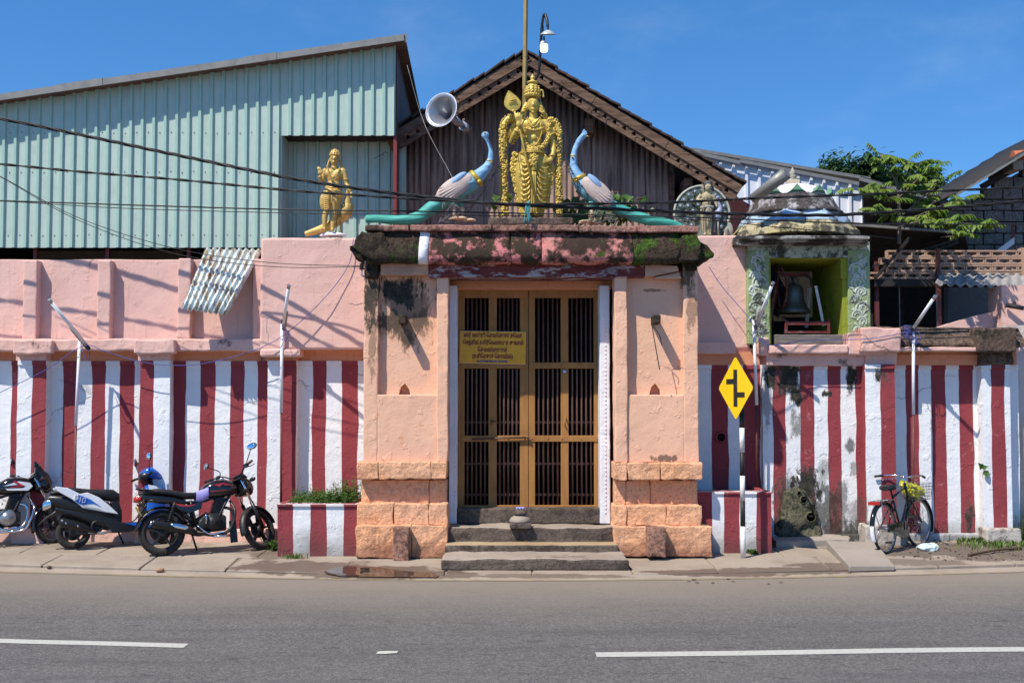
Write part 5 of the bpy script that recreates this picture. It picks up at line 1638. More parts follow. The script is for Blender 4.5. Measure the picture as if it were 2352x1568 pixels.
# jewellery
m = MB()
beads(m, [A(385, 540, -.045), A(415, 580, -.075), A(444, 600, -.085), A(475, 580, -.075), A(505, 540, -.045)], 7 * u)
beads(m, [A(372, 545, -.04), A(400, 605, -.08), A(444, 640, -.092), A(490, 605, -.08), A(515, 545, -.04)], 8 * u)
m.ell(A(444, 610, -.09), (20 * u, 10 * u, 18 * u)); m.ell(A(450, 735, -.08), (24 * u, 10 * u, 24 * u))
for i in range(-4, 5): m.ell(A(447 + i * 16, 665 + abs(i) * -4 + (i % 2) * 10, -.085 + abs(i) * .004), (11 * u, 8 * u, 13 * u))
curve_r(m, [A(345, 650, -.07), A(400, 662, -.085), A(447, 668, -.09), A(500, 660, -.085), A(545, 640, -.07)], [6 * u] * 5, 6)
curve_r(m, [A(512, 600, -.075), A(520, 700, -.075), A(480, 790, -.075), A(455, 810, -.075)], [5 * u] * 4, 6)
for pts in ([A(272, 700, -.155), A(295, 712, -.165), A(312, 690, -.155)], [A(266, 685, -.15), A(290, 698, -.16), A(306, 676, -.15)]): pass
m.torus(A(286, 682, -.145), 27 * u, 7 * u, align(A(300, 640, -.16) - A(262, 715, -.1)), 18, 6)
m.torus(A(622, 915, -.055), 27 * u, 7 * u, align(Vector((.1, -.3, -1))), 18, 6); m.torus(A(616, 700), 44 * u, 7 * u, align(Vector((.3, 0, -1))), 18, 6); m.torus(A(290, 690, -.01), 44 * u, 7 * u, align(Vector((-.5, 0, -1))), 18, 6)
for i in range(3): m.torus(A(436, 855 + i * 16), (112 + i * 7) * u, 7 * u, None, 30, 6, sq=1).xf(Matrix.Identity(4), len(m.v))
m.build('jewellery', mGold, big, kind='stuff')
# garlands
rn = random.Random(9)
m = MB(); pl = [A(300, 548, .0), A(200, 545, .0), A(150, 640, -.01), A(152, 800, -.02), A(158, 1000, -.02), A(160, 1250, -.02), A(170, 1485, -.02)]
m.tube(bez(pl, 8), 30 * u, 8); petals(m, pl, 34 * u, 430, 17 * u, rn)
m.build('garland', mGold, big)
m = MB(); pl = [A(575, 560, .02), A(650, 570, .01), A(692, 680, .0), A(690, 850, .0), A(690, 1100, .0), A(692, 1300, .0), A(700, 1490, .0)]
m.tube(bez(pl, 8), 26 * u, 8); petals(m, pl, 29 * u, 360, 15 * u, rn)
m.build('garland', mGold, big)
m = MB(); pl = [A(345, 745, -.06), A(375, 815, -.09), A(420, 855, -.11), A(480, 855, -.11), A(545, 815, -.09), A(590, 720, -.05), A(592, 600, -.04)]
m.tube(bez(pl, 8), 18 * u, 8); petals(m, pl, 21 * u, 190, 12 * u, rn)
m.build('chest_garland', mGold, big)
m = MB(); pl = [A(450, 905, -.12), A(450, 960, -.14), A(452, 1030, -.13), A(452, 1060, -.12)]
m.tube(bez(pl, 6), [30 * u] * 19, 8); petals(m, [A(450, 915, -.12), A(450, 960, -.13), A(452, 1020, -.13)], 36 * u, 60, 15 * u, rn); m.build('sash_knot', mGold, big)
# shoulder wings
m = MB()
for s, c in ((-1, [(262, 590), (235, 640), (205, 690)]), (1, [(610, 600), (650, 660), (668, 730)])):
    for i, (cx, cy) in enumerate(c): m.ell(A(cx, cy, .02), (30 * u, 12 * u, 46 * u), roty(R(-25 * s)))
m.build('shoulder_ornament', mGold, big)
# spear
m = MB(); m.tube([A(262, 500, -.12), A(318, 700, -.15), A(492, 1486, -.16)], 11 * u, 9)
m.build('spear_shaft', mGold, big)
m = MB()
out = [(205, 302), (240, 325), (285, 362), (318, 408), (312, 450), (285, 480), (252, 494), (215, 482), (180, 455), (166, 420), (172, 375), (190, 330)]
q = [A(x, y, -.12) for x, y in out]; ctr = A(240, 410, -.12)
vs = [p_ + Vector((0, -.004, 0)) for p_ in q] + [p_ + Vector((0, .02, 0)) for p_ in q] + [ctr + Vector((0, -.016, 0)), ctr + Vector((0, .03, 0))]
N_ = len(q)
m.add(vs, [((i + 1) % N_, i, 2 * N_) for i in range(N_)] + [(i + N_, (i + 1) % N_ + N_, 2 * N_ + 1) for i in range(N_)] + [(i, (i + 1) % N_, (i + 1) % N_ + N_, i + N_) for i in range(N_)])
beads(m, q + [q[0]], 5.5 * u)
for yy, w in ((375, 26), (392, 34), (412, 38)): m.tube([A(240 - w, yy + 6, -.145), A(240 + w, yy - 8, -.145)], 4 * u, 5)
m.ell(A(252, 492, -.12), (16 * u, 12 * u, 14 * u))
m.build('spear_blade', mGold, big)
# low stone plinth under the statue
m = MB(); m.pb(1122, 1318, 499, 517, -.92, -.35, .06); m.rough(.012, 5); tag(m.build('statue_plinth', mStep, None, bevel=.02), 'low dark stone plinth under the gilded statue on the gate roof', 'plinth')

# --- small gilded statue with a peafowl
YS2 = -.06
k2 = .1428
def B_(cx, cy, dy=0.): return P(660 + cx * k2, 327.2 + cy * k2, YS2) + Vector((0, dy, 0))
v = k2 * pscale(YS2)
sm = thing('gilded_statue', 'small gilded standing deity with raised palm and gold peafowl on the pink wall', 'statue', B_(730, 1500))
b = MB()
b.ell(B_(757, 270, -.01), (72 * v, 70 * v, 98 * v)); b.ell(B_(757, 320, -.02), (52 * v, 48 * v, 52 * v)); b.tube([B_(757, 340, .0), B_(755, 430, .01)], [46 * v, 56 * v], 12)
b.ell(B_(690, 500), (95 * v, 72 * v, 85 * v)); b.ell(B_(830, 500), (95 * v, 72 * v, 85 * v)); b.ell(B_(752, 560), (120 * v, 74 * v, 120 * v)); b.ell(B_(745, 680), (112 * v, 72 * v, 100 * v))
b.ell(B_(612, 462), 52 * v); b.ell(B_(890, 462), 54 * v)
b.ell(B_(740, 780), (142 * v, 90 * v, 95 * v))
curve_r(b, [B_(605, 465), B_(575, 570), B_(560, 665, -.01)], [52 * v, 48 * v, 40 * v]); curve_r(b, [B_(558, 668, -.01), B_(550, 610, -.08), B_(548, 560, -.11)], [40 * v, 38 * v, 28 * v])
b.ell(B_(552, 512, -.12), (42 * v, 22 * v, 44 * v))
for i, (tx, ty) in enumerate(((505, 435), (522, 418), (542, 420), (562, 438))): b.tube([B_(528 + i * 16, 495, -.12), B_((528 + i * 16 + tx) / 2, (495 + ty) / 2, -.13), B_(tx, ty, -.125)], [11 * v, 11 * v, 8 * v], 7)
b.tube([B_(585, 515, -.12), B_(598, 495, -.13), B_(590, 475, -.13)], [11 * v, 10 * v, 8 * v], 7)
curve_r(b, [B_(900, 465), B_(935, 570), B_(955, 670)], [52 * v, 46 * v, 38 * v]); curve_r(b, [B_(955, 670), B_(985, 740, -.03), B_(1020, 800, -.04)], [38 * v, 34 * v, 26 * v])
b.ell(B_(1035, 845, -.04), (28 * v, 24 * v, 50 * v))
for i in range(4): b.tube([B_(1020 + i * 12, 860, -.05), B_(1012 + i * 16, 905, -.06)], [10 * v, 8 * v], 6)
# wrapped cloth and legs
curve_r(b, [B_(670, 800), B_(650, 930, -.01), B_(635, 1090)], [100 * v, 92 * v, 66 * v]); curve_r(b, [B_(810, 800), B_(790, 930, -.01), B_(770, 1090)], [100 * v, 92 * v, 66 * v])
b.ell(B_(730, 930), (80 * v, 70 * v, 130 * v))
curve_r(b, [B_(630, 1080), B_(605, 1200), B_(600, 1395)], [50 * v, 48 * v, 34 * v]); curve_r(b, [B_(765, 1080), B_(745, 1200), B_(725, 1395)], [52 * v, 50 * v, 34 * v])
b.ell(B_(580, 1420, -.06), (36 * v, 85 * v, 28 * v), rotz(R(-18))); b.ell(B_(735, 1415, -.06), (38 * v, 85 * v, 28 * v), rotz(R(12)))
b.ell(B_(757, 285, -.083), (11 * v, 12 * v, 24 * v)); b.ell(B_(757, 325, -.072), (24 * v, 8 * v, 7 * v)); b.ell(B_(757, 338, -.068), (18 * v, 8 * v, 6 * v))
for s in (-1, 1): b.tube([B_(757 + s * 14, 242, -.075), B_(757 + s * 34, 236, -.072), B_(757 + s * 54, 248, -.055)], [5 * v, 6 * v, 4 * v], 6); b.ell(B_(757 + s * 33, 262, -.068), (15 * v, 7 * v, 8 * v)); b.ell(B_(757 + s * 76, 275), (12 * v, 18 * v, 28 * v))
curve_r(b, [B_(600, 800, -.02), B_(560, 900, -.02), B_(560, 1000, -.02), B_(575, 1085, -.02)], [24 * v, 34 * v, 36 * v, 22 * v])
fuse(b, .008, 3).build('body', mGold2, sm)
m = MB()
for i in range(7): curve_r(m, [B_(600, 880 + i * 32, -.05), B_(640, 905 + i * 32, -.092), B_(690, 880 + i * 30, -.09)], [5 * v, 11 * v, 5 * v], 7, 4)
curve_r(m, [B_(620, 740, -.06), B_(720, 790, -.11), B_(850, 880, -.09), B_(885, 900, -.04)], [14 * v] * 4, 7); curve_r(m, [B_(610, 720, -.06), B_(750, 745, -.10), B_(880, 720, -.06)], [16 * v] * 3, 7); curve_r(m, [B_(700, 830, -.10), B_(740, 900, -.11), B_(730, 1000, -.09)], [12 * v] * 3, 7)
m.build('drapery_fold', mGold2, sm, kind='stuff')
m = MB()
for off in (0, 22, 44): beads(m, [B_(660 - off * .2, 420 + off * .3, -.05), B_(690, 520 + off, -.085), B_(755, 580 + off * 1.2, -.095), B_(820, 520 + off, -.085), B_(850 + off * .2, 420 + off * .3, -.05)], 9 * v)
m.ell(B_(757, 580, -.098), (30 * v, 12 * v, 24 * v)); m.torus(B_(945, 600), 46 * v, 9 * v, None, 16, 6); m.torus(B_(546, 580, -.105), 34 * v, 8 * v, None, 16, 6); m.torus(B_(757, 412), 58 * v, 9 * v, None, 18, 6)
m.build('jewellery', mGold2, sm, kind='stuff')
m = MB(); c0_ = B_(765, 215, .0)
m.lathe([(80 * v, -10 * v), (84 * v, 12 * v), (78 * v, 40 * v), (62 * v, 75 * v), (38 * v, 98 * v), (14 * v, 108 * v), (3 * v, 118 * v)], c0_, 20)
for yy, rr, k in ((10, 84, 16), (42, 76, 12), (76, 60, 9)):
    for i in range(k): t = 2 * math.pi * i / k; m.ell(c0_ + Vector((rr * v * math.cos(t), rr * v * math.sin(t), yy * v)), 12 * v, None, 7, 5)
m.build('crown', mGold2, sm)
for s in (-1, 1):
    m = MB()
    for i in range(8): m.ell(B_(757 + s * (84 + i * 5), 290 + i * 14, .02), (18 * v, 22 * v, 17 * v))
    m.build('hair_lock', mGold2, sm)
b = MB()
curve_r(b, [B_(985, 700, .0), B_(985, 760, .0), B_(965, 860, .02), B_(960, 960, .03)], [24 * v, 34 * v, 44 * v, 70 * v]); b.ell(B_(985, 705, -.01), (34 * v, 44 * v, 32 * v))
b.tube([B_(985, 712, -.03), B_(985, 725, -.09)], [14 * v, 3 * v], 7)
b.ell(B_(945, 1080, .05), (105 * v, 120 * v, 165 * v), roty(R(14)))
curve_r(b, [B_(900, 1150, .10), B_(700, 1290, .12), B_(480, 1390, .10), B_(270, 1465, .06)], [100 * v, 80 * v, 66 * v, 42 * v], 12, 6)
fuse(b, .009, 4).build('peafowl_body', mGold2, sm)
m = MB()
for px_, p2 in (((790, 1250), (770, 1440)), ((850, 1240), (838, 1440))): m.tube([B_(*px_, .06), B_(*p2, .04)], 11 * v, 7)
m.build('peafowl_legs', mGold2, sm)
m = MB(); m.lathe([(215 * v, 0), (220 * v, 14 * v), (180 * v, 40 * v), (120 * v, 52 * v)], B_(735, 1508, .0), 24, sq=.6); m.rough(.006, 9); m.build('base', mFrame, sm)

# --- weathered relief statue with fanned peacock tail
YS3 = .12
k3 = .1025
def C_(cx, cy, dy=0.): return P(1521 + cx * k3, 390.3 + cy * k3, YS3) + Vector((0, dy, 0))
w = k3 * pscale(YS3)
st3 = thing('fan_relief_statue', 'small weathered statue before a green fanned peacock tail beside the bell tower', 'statue', C_(1000, 1470))
fc = C_(935, 930, .16)
RF = 650 * w
pts = [(RF * math.cos(t), RF * 1.0 * math.sin(t)) for t in [R(-75 + i * 330 / 47) for i in range(48)]]
pts = [(x, max(z, -RF * .88)) for x, z in pts]
m = MB(); m.prism([(fc.x + x * .99, fc.z + z) for x, z in pts], fc.y, fc.y + .10); m.build('tail_fan', mFan, st3)
m = MB(); m.torus(fc, RF * .965, RF * .045, rotx(math.pi / 2), 40, 8, (R(-40), R(220))); m.build('fan_rim', mFanRim, st3)
rn = random.Random(2)
for ring_, (rr, k) in enumerate(((.80, 15), (.56, 11), (.33, 6))):
    for i in range(k):
        t = R(-35) + R(250) * (i + .5 * (ring_ % 2)) / (k - 1)
        c = fc + Vector((rr * RF * math.cos(t), -.012, rr * RF * math.sin(t)))
        if c.z < fc.z - RF * .8: continue
        f = MB(); d = Vector((math.cos(t), 0, math.sin(t)))
        M = Matrix((Vector((-d.z, 0, d.x)), Vector((0, 1, 0)), d)).transposed()
        f.ell(c - d * .03, (55 * w, 20 * w, 95 * w), M, 10, 6)
        f.torus(c - Vector((0, .015, 0)), 44 * w, 9 * w, M @ rotx(math.pi / 2), 14, 5); f.torus(c - d * .008 - Vector((0, .012, 0)), 66 * w, 8 * w, M @ rotx(math.pi / 2), 14, 5)
        fo = f.build('tail_feather', mFan, st3)
        e = MB(); e.ell(c - Vector((0, .018, 0)), (30 * w, 12 * w, 30 * w), None, 10, 6); e.build('feather_eye', mLilac, fo)
b = MB()
b.ell(C_(1025, 400, -.02), (78 * w, 72 * w, 105 * w)); b.tube([C_(1025, 470), C_(1020, 540)], [52 * w, 60 * w], 10)
b.ell(C_(1000, 610), (130 * w, 80 * w, 120 * w)); b.ell(C_(995, 760), (100 * w, 72 * w, 110 * w)); b.ell(C_(985, 880), (125 * w, 84 * w, 90 * w))
curve_r(b, [C_(870, 560), C_(790, 680, -.02), C_(840, 700, -.08), C_(885, 680, -.1)], [50 * w, 44 * w, 34 * w, 26 * w]); b.ell(C_(890, 660, -.11), (28 * w, 24 * w, 34 * w))
curve_r(b, [C_(1120, 560), C_(1190, 700), C_(1210, 790, -.02)], [50 * w, 44 * w, 30 * w]); b.ell(C_(1215, 820, -.03), (26 * w, 26 * w, 34 * w))
curve_r(b, [C_(930, 900), C_(930, 1150), C_(950, 1440)], [85 * w, 66 * w, 36 * w]); curve_r(b, [C_(1045, 900), C_(1055, 1150), C_(1060, 1440)], [80 * w, 64 * w, 36 * w])
b.ell(C_(955, 1450, -.03), (36 * w, 64 * w, 22 * w)); b.ell(C_(1065, 1450, -.03), (36 * w, 64 * w, 22 * w))
b.ell(C_(1025, 405, -.085), (12 * w, 12 * w, 24 * w)); b.ell(C_(1025, 450, -.075), (24 * w, 9 * w, 7 * w))
for s in (-1, 1): b.ell(C_(1025 + s * 34, 375, -.068), (20 * w, 8 * w, 8 * w))
fuse(b, .008, 3).build('body', mYelSt, st3)
m = MB(); m.ell(C_(1025, 320, .0), (95 * w, 85 * w, 85 * w))
for s in (-1, 1): curve_r(m, [C_(1025 + s * 75, 340, .01), C_(1025 + s * 100, 400, .01), C_(1025 + s * 115, 480, .01)], [24 * w, 40 * w, 24 * w])
fuse(m, .008, 2).build('hair', mHairSt, st3)
m = MB(); curve_r(m, [C_(850, 860, -.05), C_(990, 850, -.10), C_(1120, 850, -.05)], [36 * w] * 3); curve_r(m, [C_(1000, 860, -.10), C_(960, 980, -.10), C_(900, 1080, -.08)], [26 * w, 32 * w, 24 * w]); curve_r(m, [C_(1010, 860, -.1), C_(1020, 1000, -.1)], [30 * w, 26 * w]); m.build('waist_cloth', mStone, st3)
m = MB(); m.tube([C_(880, 400, -.12), C_(900, 1450, -.1)], 8 * w, 6); m.ell(C_(862, 400, -.12), (22 * w, 8 * w, 50 * w)); m.build('thin_spear', mYelSt, st3)
b = MB(); curve_r(b, [C_(1230, 630, -.04), C_(1250, 740, -.04), C_(1290, 850, -.03), C_(1260, 960, -.02)], [36 * w, 28 * w, 46 * w, 80 * w]); b.ell(C_(1230, 628, -.05), (42 * w, 36 * w, 34 * w)); b.tube([C_(1200, 640, -.06), C_(1180, 660, -.1)], [16 * w, 4 * w], 6)
b.ell(C_(1240, 1010, .0), (90 * w, 80 * w, 120 * w)); fuse(b, .008, 3).build('peafowl_body', mLilac, st3)
m = MB(); m.tube([C_(1250, 1080), C_(1260, 1460)], 20 * w, 7); m.tube([C_(1190, 1080), C_(1170, 1400)], 14 * w, 7); m.build('peafowl_legs', mStone, st3)
m = MB(); m.ell(C_(1520, 1330, .05), (90 * w, 40 * w, 170 * w)); m.ell(C_(1430, 1400, .0), (50 * w, 50 * w, 130 * w), roty(R(15))); m.rough(.006, 9); m.build('shell_foot', mStone, st3)

# --- two painted peacocks on the gate roof
def peacock(D, S, Y, path, rads, wing_c, wing_ang, flip, label, legs, head, beak, crest, bands, wl=1.0):
    s = S * pscale(Y)
    root = thing('peacock_statue', label, 'statue', D(*legs[0][-1]), 'painted peacocks on the gate roof')
    b = MB(); p = bez([D(x, y, dy) for x, y, dy in path], 7); b.tube(p, [r_ * s for r_ in lerps(rads, len(p))], 14)
    b.ell(D(*head[:2]), (head[2] * s * 1.1, head[2] * s, head[2] * s))
    for lg in legs:
        a0, a1 = D(*lg[0]), D(*lg[1]); b.tube([a0, a0.lerp(a1, .35)], [64 * s, 34 * s], 10)
    f = fuse(b, .012, 5)
    for i, q in enumerate(f.v):
        f.v[i] = q + noise.noise_vector(Vector((q.x * 6, q.y * 24, q.z * 18))) * .008
    f.build('body', mPea, root)
    # folded wing: layered long feathers, a scaled shoulder above
    c = D(*wing_c)
    M = roty(R(wing_ang))
    sh = MB(); sh.ell((0, .0, -.02), (.25 * wl, .045, .115), None, 18, 10); sh.xf(Matrix.Translation(c) @ M.to_4x4()); wg = sh.build('wing', mWing, root)
    for k in range(6):
        t = (k - 2.5) / 2.5
        f = MB(); f.ell((flip * (-.045) * wl, -.036 + .016 * abs(t), -.028 - .066 * t), (.165 * wl * (1 - .28 * abs(t)), .014, .0165), roty(R(flip * (4 - 10 * t))), 12, 7)
        f.xf(Matrix.Translation(c) @ M.to_4x4()); f.build('wing_feather', mWing, wg)
    sh = MB(); sh.ell((flip * .085, .0, .040), (.14, .049, .050), roty(R(-flip * 6)), 16, 9); sh.xf(Matrix.Translation(c) @ M.to_4x4()); sh.build('wing_shoulder', mWingB, root)
    for bc, bd, br in bands:
        m = MB(); Mb = align(Vector(bd)); 
        m.torus(D(*bc), br * s, br * s * .14, Mb, 26, 8, sq=2.2 if br > 70 else 1.3); m.ell(D(bc[0] + flip * br * .45, bc[1] + br * .6, -.1 if br > 70 else -.05), br * s * .3); m.build('neck_band', mBand, root)
    for lg in legs:
        m = MB(); a0, a1 = D(*lg[0]), D(*lg[1]); m.tube([a0.lerp(a1, .2), a0.lerp(a1, .6), a1], [26 * s, 22 * s, 28 * s], 9)
        for t in (-1, 0, 1): m.tube([a1 + Vector((0, 0, .012)), a1 + Vector((flip * .10, -.05 + t * .06, .004)), a1 + Vector((flip * .15, -.06 + t * .09, -.004))], [30 * s, 18 * s, 6 * s], 7)
        m.tube([a1 + Vector((0, 0, .02)), a1 + Vector((-flip * .07, 0, .0))], [22 * s, 8 * s], 7)
        m.build('leg', mCream, root)
    m = MB(); m.tube([D(*beak[0]), D(*beak[1])], [16 * s, 5 * s], 8); m.build('beak', mBand, root)
    for sg in (-1, 1): pass
    m = MB(); m.ell(D(head[0] - flip * 0 , head[1] - 4, -head[2] * s * .95), (9 * s, 4 * s, 7 * s)); m.build('eye', mBlk, root)
    if crest:
        m = MB(); m.pprism([(1262.8 + x * .1611, 275.5 + y * .1611) for x, y in crest], Y - .012, Y + .012); m.build('crest', mPea, root)
    return root
YP = -.78
def D1(cx, cy, dy=0.): return P(803.6 + cx * .1708, 275.5 + cy * .1708, YP) + Vector((0, dy, 0))
peacock(D1, .1708, YP, [(212, 1330, 0), (400, 1332, 0), (650, 1345, 0), (900, 1315, 0), (1100, 1185, 0), (1290, 1045, 0), (1440, 930, 0), (1600, 850, 0), (1740, 745, 0), (1840, 640, 0), (1888, 530, 0), (1895, 420, 0), (1865, 320, 0), (1835, 250, 0), (1822, 205, -.02)],
        [54, 58, 64, 82, 92, 112, 150, 140, 92, 62, 42, 34, 26, 30, 34], (1395, 912, -.10), -33, 1,
        'painted blue green peacock statue facing right on the left of the gate roof', [((1400, 1060, -.05), (1410, 1345, -.05)), ((1480, 1040, .08), (1525, 1350, .08))],
        (1822, 205, 50), ((1815, 195, -.06), (1812, 212, -.13)), None, [((1695, 785, 0), (.75, 0, .62), 112), ((1880, 555, 0), (.2, 0, 1), 46)])
YP2 = -.72
def D2(cx, cy, dy=0.): return P(1262.8 + cx * .1611, 275.5 + cy * .1611, YP2) + Vector((0, dy, 0))
peacock(D2, .1611, YP2, [(1890, 1520, 0), (1700, 1480, 0), (1480, 1445, 0), (1250, 1385, 0), (1060, 1300, 0), (880, 1215, 0), (720, 1110, 0), (560, 1010, 0), (440, 890, 0), (370, 760, 0), (338, 640, 0), (338, 530, 0), (362, 420, 0), (410, 310, 0), (470, 235, 0)],
        [40, 74, 80, 80, 78, 84, 118, 135, 110, 76, 56, 48, 40, 38, 46], (690, 1020, -.10), 42, -1,
        'painted blue green crested peacock statue on the right of the gate roof', [((600, 1180, -.05), (585, 1475, -.05)), ((695, 1180, .08), (700, 1470, .08))],
        (480, 230, 50), ((515, 232, 0), (566, 238, 0)), [(455, 190), (470, 150), (490, 128), (505, 150), (530, 175), (532, 205), (490, 195)], [((420, 835, 0), (-.35, 0, .9), 98), ((340, 515, 0), (.1, 0, 1), 48)], .95)
# ------------------------------------------------------------------ motorcycles, scooter, bicycle
RX90 = rotx(math.pi / 2)
def wheel(root, x, Rw, tr, rimR, spoke, S=None, tread=0, name='wheel', rimw=.05, mat=None):
    def fx(m):
        return m.xf(S) if S is not None else m
    c = (x, 0, Rw)
    m = MB()
    m.torus(c, rimR, .016, RX90, 36, 6, sq=rimw / .032)
    hk = .4 if spoke == 'thin' else 1
    m.lathe([(.035 * hk, -.06), (.055 * hk, -.05), (.055 * hk, .05), (.035 * hk, .06)], c, 16, RX90)
    if spoke == 'alloy':
        for k in range(5):
            t = 2 * math.pi * k / 5 + .3
            d = Vector((math.cos(t), 0, math.sin(t)))
            m.bar(Vector(c) + d * .04, Vector(c) + d * (rimR - .005), .028, .05, up=Vector((0, 1, 0)))
        m.lathe([(.10, -.055), (.11, -.04), (.11, -.02), (.02, -.02)], c, 24, RX90)
    else:
        n_ = 28
        for k in range(n_):
            t = 2 * math.pi * k / n_
            d = Vector((math.cos(t), 0, math.sin(t))); e = Vector((math.cos(t + .5), 0, math.sin(t + .5)))
            s = .03 if k % 2 else -.03
            m.tube([Vector(c) + e * .03 + Vector((0, s, 0)), Vector(c) + d * rimR], .0016 if spoke == 'thin' else .0028, 4, False)
    w = fx(m).build(name, mat or mEng, root, local=True)
    m = MB(); m.torus(c, Rw - tr, tr, RX90, 44, 12, sq=1.0)
    if tread:
        for k in range(44):
            t = 2 * math.pi * k / 44; d = Vector((math.cos(t), 0, math.sin(t)))
            for s in (-1, 1):
                m.obox(Vector(c) + d * (Rw - tr * .40) + Vector((0, s * tr * .62, 0)), (.014, tr * .75, .024), Matrix((Vector((-d.z, 0, d.x)), Vector((0, 1, 0)), d)).transposed() @ rotx(-s * .7))
    fx(m).build('tyre', mTyre, w, local=True)
    return w
def arc_guard(c, Rg, w, a0, a1, th=.006, n=18, S=None, crown=.02):
    """curved mudguard strip round a wheel"""
    m = MB(); vs = []; k = 7
    for i in range(n + 1):
        t = R(a0 + (a1 - a0) * i / n)
        for j in range(k):
            f = (j / (k - 1) - .5) * 2
            rr = Rg - crown * f * f * 1.8
            vs.append((c[0] + rr * math.cos(t), f * w / 2, c[2] + rr * math.sin(t)))
    fs = [(i * k + j, (i + 1) * k + j, (i + 1) * k + j + 1, i * k + j + 1) for i in range(n) for j in range(k - 1)]
    m.add(vs, fs, True)
    return m
def loft(m, secs, n=18):
    """closed skin through (x, zc, half width, half height, power) sections along x"""
    vs = []
    for x, zc, hw, hh, pw in secs:
        for k in range(n):
            t = 2 * math.pi * k / n
            cy, cz = math.cos(t), math.sin(t)
            vs.append((x, hw * math.copysign(abs(cy) ** pw, cy), zc + hh * math.copysign(abs(cz) ** pw, cz)))
    S_ = len(secs)
    m.add(vs, [(i * n + k, (i + 1) * n + k, (i + 1) * n + (k + 1) % n, i * n + (k + 1) % n) for i in range(S_ - 1) for k in range(n)], True)
    m.add(vs[:n], [tuple(range(n))], True); m.add(vs[-n:], [tuple(range(n - 1, -1, -1))], True)
    return m
def steer(p, d, ang):
    return Matrix.Translation(p) @ Matrix.Rotation(ang, 4, d) @ Matrix.Translation(-Vector(p))
def spring(m, a, b, r, turns, w):
    a, b = Vector(a), Vector(b); d = (b - a).normalized(); u = d.orthogonal().normalized(); v = d.cross(u)
    n_ = turns * 8
    m.tube([a.lerp(b, i / n_) + (u * math.cos(i * math.pi / 4) + v * math.sin(i * math.pi / 4)) * r for i in range(n_ + 1)], w, 5)
def side_poly(m, pts, y, th=.004):
    """flat decal like plate lying on the right flank (local -y)"""
    n_ = len(pts)
    vs = [(x, y - th, z) for x, z in pts] + [(x, y, z) for x, z in pts]
    m.add(vs, [tuple(range(n_)), tuple(range(2 * n_ - 1, n_ - 1, -1))] + [(i, i + n_, (i + 1) % n_ + n_, (i + 1) % n_) for i in range(n_)])
